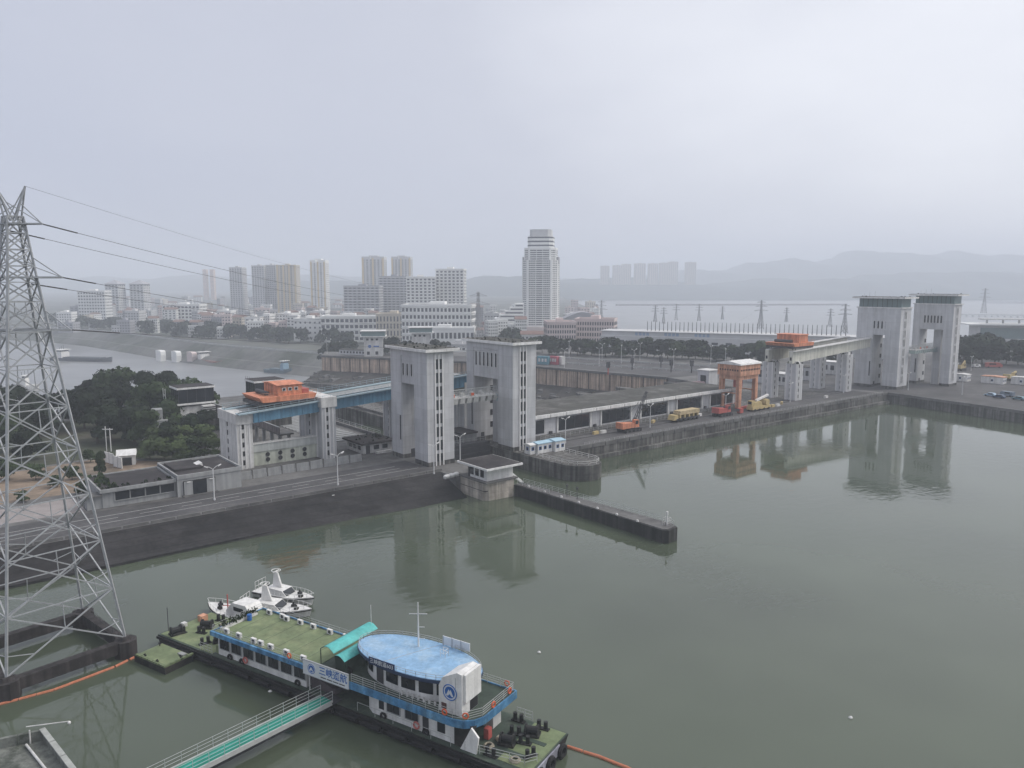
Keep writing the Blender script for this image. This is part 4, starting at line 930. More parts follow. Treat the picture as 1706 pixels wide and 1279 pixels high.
# crawler cranes and trailer
def crawler(label, a, b, mat, boom, rz=0.0, cab=True, L_=7.5):
    T = Th('crawler_crane', label, 'crane', (a, b, 4.0), rz=rz)
    X, Y = a, b
    for s in (-1.4, 1.4):
        tr = T.part('track', MB().prism([(X-L_*0.42,Y+s-0.45),(X+L_*0.42,Y+s-0.45),(X+L_*0.42,Y+s+0.45),(X-L_*0.42,Y+s+0.45)], 4.0, 4.95), mTyre)
        w = shared(MB().tube((0,-0.5,0),(0,0.5,0),0.42,n=10), 'track_wheel', mSteelD)
        for k in range(4): T.piece('track_wheel', w, (X-L_*0.32+k*L_*0.21, Y+s, 4.47), parent=tr)
    T.part('turntable', MB().tube((X,Y,4.95),(X,Y,5.3),1.2,n=14), mSteelD)
    T.part('engine_body', MB().wedge([(X-L_*0.45,5.3),(X+L_*0.2,5.3),(X+L_*0.2,6.6),(X-L_*0.40,7.0),(X-L_*0.45,6.6)], Y-1.4, Y+1.4), mat)
    T.part('counterweight', MB().box(X-L_*0.53, X-L_*0.43, Y-1.5, Y+1.5, 5.3, 7.2), mat)
    if cab:
        c = T.part('cab', MB().wedge([(X+L_*0.1,5.3),(X+L_*0.34,5.3),(X+L_*0.30,7.6),(X+L_*0.1,7.7)], Y-1.5, Y-0.4), mat)
        T.part('cab_window', MB().box(X+L_*0.13, X+L_*0.28, Y-1.56, Y-1.48, 6.3, 7.4), mGlass, c)
    if boom:
        m = MB(); p0 = Vector((X+L_*0.2,Y,5.6)); p1 = Vector(boom); d = p1-p0; n = 9
        sd = Vector((0,0.55,0)); ud = Vector((-d.z,0,d.x)).normalized()*0.55
        for sx in (-1,1):
            for sz in (-1,1): m.bar(p0+sd*sx+ud*sz, p1+sd*sx*0.4+ud*sz*0.4, 0.14)
        for i in range(n):
            f, g = i/n, (i+1)/n; k0, k1 = 1-0.6*f, 1-0.6*g
            for sx in (-1,1):
                m.bar(p0+d*f+sd*sx*k0-ud*k0, p0+d*g+sd*sx*k1+ud*k1, 0.09)
            for sz in (-1,1): m.bar(p0+d*f-sd*k0+ud*sz*k0, p0+d*g+sd*k1+ud*sz*k1, 0.09)
        T.part('lattice_boom', m, mSteelD)
        T.part('boom_line', MB().tube((X-L_*0.35,Y,7.2), p1, 0.05, n=5), mSteelD)
        T.part('hook_rope', MB().tube(p1, (p1.x,p1.y,p1.z-4.5), 0.05, n=5).box(p1.x-0.3,p1.x+0.3,p1.y-0.3,p1.y+0.3,p1.z-5.3,p1.z-4.5), mSteelD)
    return T
crawler('orange red crawler crane with dark lattice boom raised in front of the shed', 176.4, 159.8, mOrange, (185.5,161.0,15.6), L_=8.6)
c2 = crawler('small red crawler crane parked beside the gantry crane legs', 222.6, 158.6, mRed, None, L_=8.0)
c2.part('folded_boom', MB().bar((223.5,158.6,6.6),(231.8,157.6,5.0),0.7,0.8), mSteelD); c2.part('boom_tip', MB().box(230.6,232.4,156.9,158.3,4.2,5.8), mRed)
Tl = Th('flat_trailer', 'yellow heavy trailer loaded with yellow beams on the quay', 'trailer', (206, 161.4, 4.0))
Tl.part('chassis', MB().box(199.6, 211.8, 160.0, 162.9, 4.8, 5.2), mSteelD)
tw = shared(MB().tube((0,-0.22,0),(0,0.22,0),0.45,n=12), 'wheel', mTyre)
for i in range(6):
    for b in (160.2, 162.7): Tl.piece('wheel', tw, (200.4+i*2.0, b, 4.45))
mTanB = M('tan_timber_beam',(0.50,0.40,0.24),0.8,0.25,0.8)
for i in range(3):
    for j in range(2): Tl.part('beam', MB().box(201.2+0.3*j, 211.6-0.2*i, 160.05+i*0.98, 160.95+i*0.98, 6.3+j*0.66, 6.92+j*0.66), mTanB)
sp = shared(MB().box(-0.25, 0.25, -1.4, 1.4, 0, 1.0), 'bolster', mYell)
for i in range(5): Tl.piece('bolster', sp, (201.6+i*2.3, 161.4, 5.3))
Tl.part('tractor_cab', MB().wedge([(198.2,4.8),(200.6,4.8),(200.4,6.4),(198.8,6.4)], 160.1, 162.8), mYell)
Lc = Th('lattice_loader', 'yellow wheeled loading crane resting its boom beside the gantry', 'crane', (243, 157.8, 4.0))
Lc.part('chassis', MB().box(237.6, 249.0, 156.6, 159.2, 4.6, 5.6), mYell)
for i in range(4):
    for b in (156.7, 159.1): Lc.piece('wheel', tw, (239+i*2.9, b, 4.45))
Lc.part('body', MB().wedge([(238,5.6),(244,5.6),(243.4,7.2),(239,7.2)], 156.8, 159.0), mYell)
Lc.part('drum', MB().tube((247.0,156.6,6.6),(247.0,159.2,6.6),1.2,n=14), mYell); Lc.part('white_boom', MB().bar((241.5,158,7.6),(249.6,158.4,8.9),0.8,0.7), mWhite)
Lc.part('cab', MB().box(237.6,239.4,157,158.8,5.6,7.8), mYell); Lc.part('cab_window', MB().box(237.54,237.62,157.2,158.6,6.6,7.6), mGlass)

bb = None
for k, (a, b, rz) in enumerate(((165,163.2,0.1),(168,163.0,0),(193.5,164.9,0.4),(216,163.4,0.2),(253,158.4,0.1),(256,158.2,0),(262,160.2,0.5),(290,157.8,0.1))):
    o = single('barrier_block', MB().wedge([(a-1.2,4.0),(a+1.2,4.0),(a+1.05,4.9),(a-1.05,4.9)], b-0.4, b+0.4), mOffW if k % 2 else mYell, ('pale' if k % 2 else 'yellow')+' barrier block standing on the quay road, '+('first','second','third','fourth','fifth','sixth','seventh','eighth')[k]+' from the shed end', 'barrier', (a,b,4.0), group='barrier blocks on the quay road'); o.rotation_euler[2] += rz
# pale blue site huts on the divide pier, pipe rails round its nose
def prefab(label, a0, a1, b0, b1, z0, h, roofmat, wins, fr=DAM):
    T = Th('site_hut', label, 'hut', ((a0+a1)/2, (b0+b1)/2, z0), fr)
    T.part('wall', MB().box(a0, a1, b0, b1, z0, z0+h), mWhite)
    T.part('roof', MB().wedgex([(b0-0.25,z0+h),(b1+0.25,z0+h),(b1+0.25,z0+h+0.2),((b0+b1)/2,z0+h+0.5),(b0-0.25,z0+h+0.2)], a0-0.2, a1+0.2), roofmat)
    n = wins
    for i in range(n):
        x = a0+(a1-a0)*(i+0.5)/n
        w = T.part('window', MB().box(x-0.45, x+0.45, b0-0.07, b0+0.02, z0+1.0, z0+1.95), mSignB); T.part('pane', MB().box(x-0.35, x+0.35, b0-0.10, b0-0.06, z0+1.1, z0+1.85), mGlass, w)
    w = T.part('window', MB().box(a0-0.07, a0+0.02, (b0+b1)/2-0.45, (b0+b1)/2+0.45, z0+1.0, z0+1.95), mSignB); T.part('pane', MB().box(a0-0.10, a0-0.06, (b0+b1)/2-0.35, (b0+b1)/2+0.35, z0+1.1, z0+1.85), mGlass, w)
    return T
mPbl = M('pale_blue_sheet',(0.36,0.52,0.62),0.5,0.1)
prefab('long white site hut with pale blue roof at the foot of the second tower', 133.4, 138.6, 153.6, 156.4, 4.0, 2.6, mPbl, 3)
prefab('square white site hut with pale blue roof nearest the rounded pier nose', 138.8, 142.4, 152.6, 156.0, 4.0, 2.8, mPbl, 2)
prefab('tiny white site hut squeezed against the second tower', 131.2, 133.0, 154.2, 156.6, 4.0, 2.4, mWhite, 1)
nr = Th('nose_railing', 'curved pipe railing round the nose of the divide pier', 'railing', (136.5, 140, 4))
pts = [(131.6,152,4),(131.6,139.7,4),(132.7,137.5,4),(134.8,135.8,4),(137.5,135.5,4),(139.8,136.9,4),(140.9,139.5,4),(140.9,151.5,4)]
nr.part('railing', rail(MB(), pts, 1.0, 2.4, 0.07, 2), mOffW)
# right bank huts, vehicles
hz_ = [(1602,626,'white hut beside the foot of the rightmost tower',mOffW,6,2),(1655,630,'long white hut with orange roof edge on the right bank',mSalmon,9,2),(1703,632,'white hut at the right picture edge beside the yellow machine',mOffW,8,2)]
for (x, y, lb, rm, w, n) in hz_:
    q = DAM.inv(ground(x, y+8, 4)); prefab(lb, q[0]-2, q[0]+2.5, q[1]-w*0.5, q[1]+w*0.5, 4.0, 3.0, rm, n)
def vehicle(name, label, cat, x, y, L_, Wd, H_, mat, rz, van=False, group=None):
    q = ground(x, y, 4.0); fr = Fr(q.x, q.y, rz); T = Th(name, label, cat, (0,0,4.0), fr, group)
    if van:
        T.part('body', MB().wedge([(-L_/2,4.4),(L_/2,4.4),(L_/2,4.4+H_*0.5),(L_*0.36,4.0+H_),(-L_/2,4.0+H_)], -Wd/2, Wd/2), mat)
    else:
        T.part('body', MB().wedge([(-L_/2,4.35),(L_/2,4.35),(L_/2,4.0+H_*0.5),(L_*0.28,4.0+H_*0.58),(L_*0.12,4.0+H_),(-L_*0.32,4.0+H_),(-L_*0.44,4.0+H_*0.6),(-L_/2,4.0+H_*0.58)], -Wd/2, Wd/2), mat)
    T.part('side_window', MB().box(-L_*0.28, L_*0.12, -Wd/2-0.02, Wd/2+0.02, 4.0+H_*0.62, 4.0+H_*0.92), mGlass)
    w = shared(MB().tube((0,-0.12,0),(0,0.12,0),0.34,n=12), 'wheel', mTyre)
    for sx in (-0.32, 0.32):
        for sy in (-1, 1): T.piece('wheel', w, (L_*sx, sy*(Wd/2-0.1), 4.34))
    return T
vehicle('parked_car', 'light blue car parked at the right quay edge, left of its group', 'car', 1650, 660, 4.4, 1.8, 1.5, M('car_light_blue',(0.30,0.42,0.52),0.3,0.05), DAM.a+R(80))
vehicle('parked_car', 'dark blue car parked at the right quay edge, middle of its group', 'car', 1664, 663, 4.5, 1.8, 1.5, M('car_dark_blue',(0.03,0.06,0.12),0.3,0.05), DAM.a+R(84))
vehicle('parked_van', 'grey blue van parked at the right quay edge', 'van', 1678, 660, 5.0, 1.9, 2.0, M('van_grey',(0.16,0.20,0.25),0.35,0.05), DAM.a+R(78), True)
vehicle('parked_car', 'teal car parked at the right picture edge', 'car', 1697, 666, 4.5, 1.8, 1.5, M('car_teal',(0.10,0.20,0.24),0.3,0.05), DAM.a+R(82))
vehicle('dump_truck', 'red truck on the road in front of the dark trees at right', 'truck', 1655, 612, 8.0, 2.5, 2.6, mRed, DAM.a+R(-60), True)
vehicle('parked_van', 'small white van beside the quay lamp near the pale tower foot', 'van', 1626, 612, 4.6, 1.8, 1.9, mWhite, 0.3, True)
e1 = crawler('orange excavator behind the rightmost tower near the trees', *DAM.inv(ground(1600,617,4)), mYell, None, L_=7.0); p = e1.o
e1.part('dipper_arm', MB().bar((p[0]+1.5,p[1],6.6),(p[0]+5,p[1],8.8),0.5,0.6).bar((p[0]+5,p[1],8.8),(p[0]+6.6,p[1],5.2),0.4,0.5), mYell)
e2 = crawler('yellow machine parked between the white huts on the right bank', *DAM.inv(ground(1683,633,4)), mYell, None, L_=10.0); p = e2.o
e2.part('dipper_arm', MB().bar((p[0]+1.5,p[1],6.9),(p[0]+7,p[1],7.6),0.5,0.7), mYell)
# hoardings on the far lock wall road
for k, (x0, x1, mt, lb) in enumerate(((895,913,M('hoarding_teal',(0.10,0.24,0.30),0.6,0.1),'teal container shaped hoarding on the road above the tan wall, beside the second tower'),(915,928,M('hoarding_red',(0.42,0.10,0.13),0.6,0.1),'red hoarding right of the teal one above the tan wall'),(929,936,mOffW,'small white hoarding right of the red one above the tan wall'))):
    p0, p1 = ground(x0, 606.5, 4), ground(x1, 607.5, 4); d = (p1-p0); fr = Fr(p0.x, p0.y, math.atan2(d.y, d.x)); L_ = d.length
    T = Th('hoarding', lb, 'hoarding', (L_/2,0,4), fr)
    T.part('panel', MB().box(0, L_, -0.2, 2.4, 4, 8.6), mt)
    for i in range(3): T.part('print_patch', MB().box(L_*(0.12+0.29*i), L_*(0.12+0.29*i)+L_*0.18, -0.24, -0.19, 5.6, 7.4), mOffW)
for k, (x, y) in enumerate(((1013,624),(1053,616),(1101,613),(1118,620),(1152,621))):
    q = ground(x, y, 4.0); fr = Fr(q.x, q.y, 0.4)
    T = Th('gate_signal', 'slim dark signal mast above the tan lock wall, '+['first','second','third','fourth','fifth'][k]+' counted from the second tower', 'signal', (0,0,4), fr)
    T.part('mast', MB().tube((0,0,4),(0,0,7.5),0.35), mRed if k == 0 else mSteelD); T.part('head', MB().box(-0.7,0.7,-0.7,0.7,7.5,10.5), mSteelD)
# buildings under the beige girders
for k, (x, y, w, h, mt, lb) in enumerate(((1385,622,16,6,mOffW,'low grey building behind the beige girders, right one'),(1345,632,12,6,mTowerR,'low grey building behind the front left pier'),(1268,636,11,8,mTowerR,'pale grey block just right of the gantry crane'),(1300,640,10,5,mOffW,'small building with white roof behind the rear left pier'))):
    q = DAM.inv(ground(x, y, 4)); a, b = q
    T = Th('yard_building', lb, 'building', (a, b, 4)); T.part('wall', MB().box(a-3, a+4, b-w/2, b+w/2, 4, 4+h), mt); T.part('roof', MB().box(a-3.4, a+4.4, b-w/2-.4, b+w/2+.4, 4+h, 4.3+h), mWhite if k in (0,3) else mRoofM)
    for i in range(4): T.part('window', MB().box(a-3.08, a-2.98, b-w*0.4+i*w*0.22, b-w*0.4+w*0.12+i*w*0.22, 4+h*0.35, 4+h*0.75), mGlass)
# control towers with green roofs beyond the tan wall
def green_tower(label, x0, x1, yt, yb, Y, z0=4.0, sign=False):
    xa, xb = atx(x0, Y, 20), atx(x1, Y, 20); w = xb-xa; zt = hgt(yt, Y); fr = Fr((xa+xb)/2, Y, R(8))
    zb = zt-3.4
    T = Th('control_tower', label, 'control tower', (0,0,z0), fr)
    T.part('shaft', MB().box(-w*0.40, w*0.40, 0, w*0.7, z0, zb), mOffW)
    T.part('roof_slab', MB().box(-w*0.56, w*0.56, -w*0.15, w*0.85, zb, zb+0.5), mWhite)
    T.part('green_glazing', MB().box(-w*0.5, w*0.5, -w*0.08, w*0.78, zb+0.5, zt), mGreenBand); T.part('top_slab', MB().box(-w*0.54, w*0.54, -w*0.13, w*0.83, zt, zt+0.4), mOffW)
    for i in range(3): T.part('window', MB().box(-w*0.3+i*w*0.2, -w*0.2+i*w*0.2, -0.06, 0.02, zb-2.2, zb-1.0), mGlass)
    for i in range(2): T.part('window', MB().box(-w*0.28+i*w*0.36, -w*0.16+i*w*0.36, -0.06, 0.02, z0+1, z0+3), mGlass)
    if sign: T.part('blue_mark', MB().tube((-w*0.16,-0.03,z0+6.2),(-w*0.16,-0.08,z0+6.2),1.0,n=16).box(0,w*0.24,-0.08,-0.02,z0+5.8,z0+6.6), mSignB)
    return T
green_tower('white control tower with green glazed top and small blue mark, left of its pair', 602, 641, 552, 592, 480, sign=True)
green_tower('white control tower with green glazed top behind the nearest lock tower', 682, 720, 546, 592, 492)
T = Th('lock_office', 'long low grey office on the lock wall left of the control tower', 'building', (0,0,4), Fr(ground(590,591,4).x, ground(590,591,4).y, R(-20)))
T.part('wall', MB().box(-11, 11, 0, 6, 4, 7), mTowerR); T.part('roof', MB().box(-11.4, 11.4, -0.4, 6.4, 7, 7.3), mRoofM)
for i in range(9): T.part('window', MB().box(-10+i*2.3, -8.8+i*2.3, -0.06, 0.02, 5.0, 6.2), mGlass)
# ================================================================== MOORED PONTOON, BOATS, GANGWAY
# pontoon: hull from s=-11.5 to s=48, deck 1.5 m above water, house on it, upper deck at 4.8 m
P = Th('office_pontoon', 'long moored office pontoon with green decks, blue trimmed white cabins and oval blue roof', 'pontoon', (18, 4.3, 0), SHIP)
P.part('hull', MB().wedge([(-11.5,1.45),(48,1.45),(47.2,-1.2),(-10.6,-1.2)], 0, 8.8), mHull)
P.part('main_deck', MB().box(-11.45, 47.95, 0.05, 8.75, 1.45, 1.52), mDeckD)
P.part('rubbing_strake', MB().box(-11.5, 48, -0.22, 0.0, 1.0, 1.35).box(-11, 47.5, -0.16, 0.0, 0.35, 0.55), mTyre)
fd = shared(MB().tube((-1.3,0,0),(1.3,0,0),0.24,n=8), 'fender_roll', mTyre)
for i in range(14): P.piece('fender_roll', fd, (-8+i*3.6, -0.4, 0.75))
# stern and bow plates lighter worn green
P.part('stern_plate', MB().box(-11.2, -0.3, 0.3, 8.5, 1.52, 1.56), mDeckG)
P.part('bow_plate', MB().box(43.9, 47.8, 0.9, 8.6, 1.52, 1.56), mDeckG)
P.part('bow_face', MB().box(47.98, 48.15, 1.2, 6.6, 0.4, 1.45), M('lavender_grey_paint',(0.36,0.36,0.42),0.7,0.2,0.5,streak=0.4))
# lower cabins
def cabin(name, s0, s1, t0, t1, wins, z0=1.52, z1=4.25, wz=(2.45,3.85)):
    c = P.part(name, MB().box(s0, s1, t0, t1, z0, z1), mWhite)
    for (a, b) in wins:
        w = P.part('window', MB().box(a, b, t0-0.06, t0+0.02, wz[0], wz[1]), mGlass, c)
        P.part('window_frame', MB().box(a-0.1,a,t0-0.09,t0+0.02,wz[0]-0.1,wz[1]+0.1).box(b,b+0.1,t0-0.09,t0+0.02,wz[0]-0.1,wz[1]+0.1).box(a,b,t0-0.09,t0+0.02,wz[0]-0.1,wz[0]).box(a,b,t0-0.09,t0+0.02,wz[1],wz[1]+0.1), mSteel, w)
        w2 = P.part('window_bar', MB().box((a+b)/2-0.05, (a+b)/2+0.05, t0-0.11, t0-0.05, wz[0], wz[1]), mSteelD, c)
    return c
c1 = cabin('stern_cabin', 0.5, 16.7, 0.75, 7.9, [(0.9+i*2.3, 2.75+i*2.3) for i in range(7)])
P.part('end_window', MB().box(0.42, 0.5, 2.0, 3.6, 2.45, 3.85), mGlass, c1)
c2 = cabin('bow_cabin', 27.2, 38.6, 0.75, 7.6, [(29.4,31.2),(32.0,33.8)])
P.part('cabin_door', MB().box(34.4, 35.2, 0.68, 0.76, 1.6, 3.7), mSteelD, c2); P.part('porthole', MB().box(28.2,28.9,0.68,0.77,2.4,3.4), mGlass, c2); P.part('window', MB().box(36.4,37.4,0.68,0.77,2.3,3.6), mGlass, c2)
P.part('curved_corner', MB().prism([(27.2,0.75),(26.2,1.3),(25.6,2.6),(25.4,4.2),(25.6,5.8),(26.2,7.1),(27.2,7.6)], 1.52, 4.25), mWhite, c2)
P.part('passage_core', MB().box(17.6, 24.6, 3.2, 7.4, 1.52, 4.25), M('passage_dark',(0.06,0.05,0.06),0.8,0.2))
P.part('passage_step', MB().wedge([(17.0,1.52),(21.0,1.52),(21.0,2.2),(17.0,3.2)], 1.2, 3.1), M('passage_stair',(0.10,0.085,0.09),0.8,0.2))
P.part('passage_post', MB().tube((17.4,0.6,1.5),(17.4,0.6,4.3),0.07), mWhite)
P.part('raked_fin', MB().wedge([(38.65,1.52),(40.6,1.52),(41.2,4.25),(38.65,4.25)], 0.66, 1.2), mHull); P.part('raked_panel', MB().wedge([(39.6,1.52),(41.6,1.52),(41.9,3.4),(41.0,4.25)], 0.4, 0.62), mWhite)
P.part('deck_store', MB().box(39.2, 40.6, 5.2, 6.8, 1.52, 3.4), mOffW); P.part('red_store', MB().box(40.7, 41.3, 3.2, 3.9, 1.52, 2.7), mRed)
P.part('stern_green_wall', MB().box(-0.1, 0.44, 0.8, 7.8, 1.52, 2.6), mDeckG)
# upper deck slab with blue fascia
P.part('upper_deck', MB().prism([(0.0,0.05),(38.8,0.05),(40.5,0.6),(41.3,2.0),(41.5,8.2),(0,8.5)], 4.25, 4.72), mDeckD)
P.part('stern_roof', MB().box(0.25, 18.6, 0.45, 8.1, 4.72, 4.78), mDeckG)
for i in range(6): P.part('deck_seam', MB().box(2.6+i*2.7, 2.64+i*2.7, 0.5, 8.0, 4.78, 4.79), mDeckD)
fas = MB(); edge = [(0,0.0),(17.2,0.0),(38.8,0.0),(40.1,0.3),(41.0,1.0),(41.5,2.1),(41.7,8.3),(0,8.6),(0,0.0)]
for (p, q) in zip(edge, edge[1:]): fas.bar((p[0],p[1],4.42 if q[0] > 18 or p[0] > 18 else 4.55), (q[0],q[1],4.42 if q[0] > 18 or p[0] > 18 else 4.55), 0.16, 0.86 if (p[0] > 17 or q[0] > 18) else 0.46)
P.part('blue_fascia', fas, mShipBlue)
P.part('fascia_cap', MB().box(0.05, 17.2, -0.1, 0.2, 4.74, 4.92), mShipBlue)
# railings round the upper deck
r = MB(); rail(r, [(24.6,0.15,4.72),(38.8,0.15,4.72),(40.4,0.7,4.72),(41.3,2.1,4.72),(41.4,8.2,4.72),(22,8.3,4.72)], 1.05, 1.8, 0.032, 4); P.part('upper_railing', r, mRailing)
r = MB(); rail(r, [(18.5,8.3,4.72),(0.2,8.4,4.72),(0.2,0.2,4.72),(17,0.2,4.72)], 0.95, 1.8, 0.026, 3); P.part('stern_railing', r, mRailing)
for pts_, h_, st_, r_, n_ in (([(-0.2,0.25,1.52),(-2.6,0.25,1.52)],1.1,0.8,0.03,3), ([(25.4,0.2,1.52),(38.5,0.2,1.52)],1.0,2.4,0.032,1), ([(40.2,0.4,1.52),(46.8,1.5,1.52),(47.6,2.6,1.52)],1.0,1.6,0.035,3), ([(41.6,8.6,1.52),(43.6,8.6,1.52)],1.2,1.0,0.04,3)): P.part('deck_railing', rail(MB(), pts_, h_, st_, r_, n_), mRailing)
# oval wheelhouse with overhanging pale blue roof
def oval(cs, ct, rs, rt, n=48, s0=None): return [(cs+rs*math.cos(2*math.pi*i/n), ct+rt*math.sin(2*math.pi*i/n)) for i in range(n)]
oc = (31.0, 4.35)
wh_ = P.part('oval_cabin', MB().prism(oval(*oc, 7.2, 3.0), 4.72, 7.3), mWhite)
n = 48
def oval_win(i0, i1, z0, z1, nm, off=0.06, mt=mGlass):
    m = MB(); pts = []
    for i in range(i0, i1+1):
        a = 2*math.pi*i/96; pts.append((oc[0]+(7.2+off)*math.cos(a), oc[1]+(3.0+off)*math.sin(a)))
    for (p, q) in zip(pts, pts[1:]): m.add([(p[0],p[1],z0),(q[0],q[1],z0),(q[0],q[1],z1),(p[0],p[1],z1)], [(0,1,2,3)])
    P.part(nm, m, mt, wh_)
for k in range(11):
    i0 = 47+k*5
    if k in (3,): oval_win(i0+1, i0+4, 4.85, 6.8, 'oval_door', mt=mSteelD)
    else: oval_win(i0+0, i0+4, 5.5, 6.85, 'window')
rf = P.part('oval_roof', MB().prism(oval(*oc, 8.4, 3.9), 7.3, 7.42), mNavy)
P.part('roof_fascia', MB().prism(oval(*oc, 8.5, 4.0), 7.42, 7.72), M('roof_edge_navy',(0.03,0.05,0.10),0.5,0.1), rf)
P.part('roof_top', MB().prism(oval(*oc, 8.42, 3.92), 7.72, 7.78), mShipRoof, rf)
r = MB(); op_ = [(oc[0]+8.3*math.cos(2*math.pi*i/40), oc[1]+3.85*math.sin(2*math.pi*i/40), 7.78) for i in range(2, 38)]; rail(r, op_, 0.5, 1.6, 0.028, 2); P.part('roof_railing', r, mRailing, rf)
# name board on the oval roof: navy board facing the shore
nb = P.part('name_board', MB().box(27.3, 31.0, 0.18, 0.28, 7.75, 8.55), mNavy)
text(nb, '三峡航道603', 0.62, (29.15-18, 0.17-4.3, 8.15), (R(90),0,0), mSignW, bold=0.0)
nb2 = P.part('back_board', MB().box(31.8, 35.6, 8.0, 8.1, 7.9, 8.9), mSignW); 
for i in range(3): P.part('board_frame', MB().box(31.8+i*1.27, 31.9+i*1.27, 7.95, 8.14, 7.8, 8.95), mSteel, nb2)
P.part('roof_seam', MB().bar((28.4,1.2,7.785),(31.4,7.6,7.785),0.06,0.02), mSteel, rf)
st_ = shared(MB().tube((0,0,0),(0,0,0.45),0.13,n=8), 'stool', mOffW)
for i in range(7): P.piece('stool', st_, (31.2+i*0.75, 1.15+0.02*i, 4.72))
# mast with yards
ms = P.part('mast', MB().tube((29.6,6.2,7.78),(29.6,6.2,13.2),0.11,0.05), mWhite)
P.part('yard', MB().tube((28.3,6.2,11.5),(30.9,6.2,12.1),0.05).tube((29.6,6.2,10.2),(30.5,6.2,10.4),0.04).tube((29.6,6.2,8.8),(30.5,6.2,9.0),0.04), mWhite, ms)
P.part('roof_hatch_rail', rail(MB(), [(33.2,5.6,7.78),(33.9,5.6,7.78),(33.9,6.2,7.78),(33.2,6.2,7.78)], 0.9, 0.7, 0.03, 2), mWhite)
# white funnel block with the round emblem
fb = P.part('emblem_tower', MB().wedge([(36.5,4.72),(39.5,4.72),(39.5,9.4),(38.9,9.5),(37.0,8.5),(36.5,7.5)], 0.9, 3.9), mWhite)
P.part('tower_fin', MB().box(39.5, 39.8, 1.2, 4.1, 6.2, 9.3), mWhite, fb)
P.part('tower_recess', MB().box(39.48, 39.56, 2.4, 3.8, 4.8, 6.6), mShade, fb); P.part('wall_locker', MB().box(36.9,37.5,0.8,0.9,5.1,5.7), M('brown_locker',(0.10,0.05,0.045),0.6,0.1), fb)
P.part('panel_seam', MB().box(38.7,38.74,0.86,0.9,4.75,8.9), mSteel, fb)
def emblem(cs, ct, cz, r):
    d = P.part('emblem_disc', MB().tube((cs,ct,cz),(cs,ct-0.03,cz),r,n=28), mSignW)
    P.part('emblem_ring', MB().torus((cs,ct-0.03,cz),(0,1,0),r*0.9,r*0.06,n=28), mSignB, d)
    P.part('emblem_field', MB().tube((cs,ct-0.03,cz),(cs,ct-0.05,cz),r*0.68,n=28), mSignB, d)
    y = ct-0.07
    P.part('emblem_peak', MB().add([(cs-r*0.52,y,cz-r*0.42),(cs-r*0.12,y,cz+r*0.38),(cs+0.0,y,cz+r*0.1),(cs+r*0.12,y,cz+r*0.38),(cs+r*0.52,y,cz-r*0.42),(cs+r*0.24,y,cz-r*0.42),(cs,y,cz-r*0.16),(cs-r*0.24,y,cz-r*0.42)], [(7,6,5,4,3,2,1,0)]), mSignW, d)
emblem(38.0, 0.88, 7.1, 0.95)
# big shore sign
sg = P.part('shore_sign', MB().box(17.3, 24.5, -0.28, -0.14, 4.05, 5.75), mSignW)
text(sg, '三峡通航', 1.12, (22.15-18, -0.29-4.3, 5.05), (R(90),0,0), mSignB, bold=0.012)
for i in range(4): P.part('small_print', MB().box(20.2+i*0.98, 21.05+i*0.98, -0.30, -0.275, 4.26, 4.38), mSteelD, sg)
emblem(18.75, -0.29, 4.95, 0.62)
P.part('sign_frame', MB().box(17.25, 24.55, -0.3, -0.12, 5.75, 5.83).box(17.25,24.55,-0.3,-0.12,3.98,4.05), mSteel, sg)
# teal stair cover with two steps of roof
def barrel(s0, s1, t0, t1, z, hh, nm):
    m = MB(); k = 8; vs = []
    for i in range(k+1):
        a = math.pi*i/k; s = s0+(s1-s0)*i/k; zz = z+hh*math.sin(a)
        vs += [(s,t0,zz),(s,t1,zz)]
    m.add(vs, [(2*i,2*i+1,2*i+3,2*i+2) for i in range(k)]); m.add([(a[0],a[1],a[2]-0.06) for a in vs], [(2*i+2,2*i+3,2*i+1,2*i) for i in range(k)])
    return P.part(nm, m, mTeal)
barrel(19.0, 21.2, 0.9, 8.6, 7.0, 0.55, 'stair_canopy'); barrel(20.9, 22.9, 0.9, 7.0, 6.4, 0.5, 'stair_canopy')
P.part('canopy_frame', MB().bar((19.0,1.0,4.72),(19.0,1.0,7.0),0.08).bar((22.8,1.0,4.72),(22.8,1.0,6.4),0.08).bar((19.0,8.4,4.72),(19.0,8.4,7.0),0.08).bar((19,1,7.0),(19,8.5,7.0),0.08).bar((22.8,1,6.4),(22.8,7,6.4),0.08), mDeckD)
P.part('stair_house', MB().box(20.9, 22.8, 1.4, 6.8, 4.72, 6.4), mDeckD)
P.part('aerial', MB().tube((20.4,8.3,7.4),(20.4,8.3,10.0),0.035,n=5), mWhite)
acm = shared(MB().box(-0.42, 0.42, -0.16, 0.16, 0, 0.62), 'air_conditioner', mWhite); acf = shared(MB().tube((0.05,-0.17,0.31),(0.05,-0.19,0.31),0.24,n=12), 'fan_grille', mSteelD)
for (s, t) in ((2.2,0.85),(4.6,0.85),(7.4,0.85),(8.7,0.85),(10.5,0.85),(13.3,0.85),(16.2,0.85),(2.4,7.7),(5.0,7.7),(6.0,7.5),(8.4,7.7),(10.8,7.7),(13.8,7.7),(16.6,7.7)):
    o = P.piece('air_conditioner', acm, (s, t, 4.8)); P.piece('fan_grille', acf, P.o, parent=o)
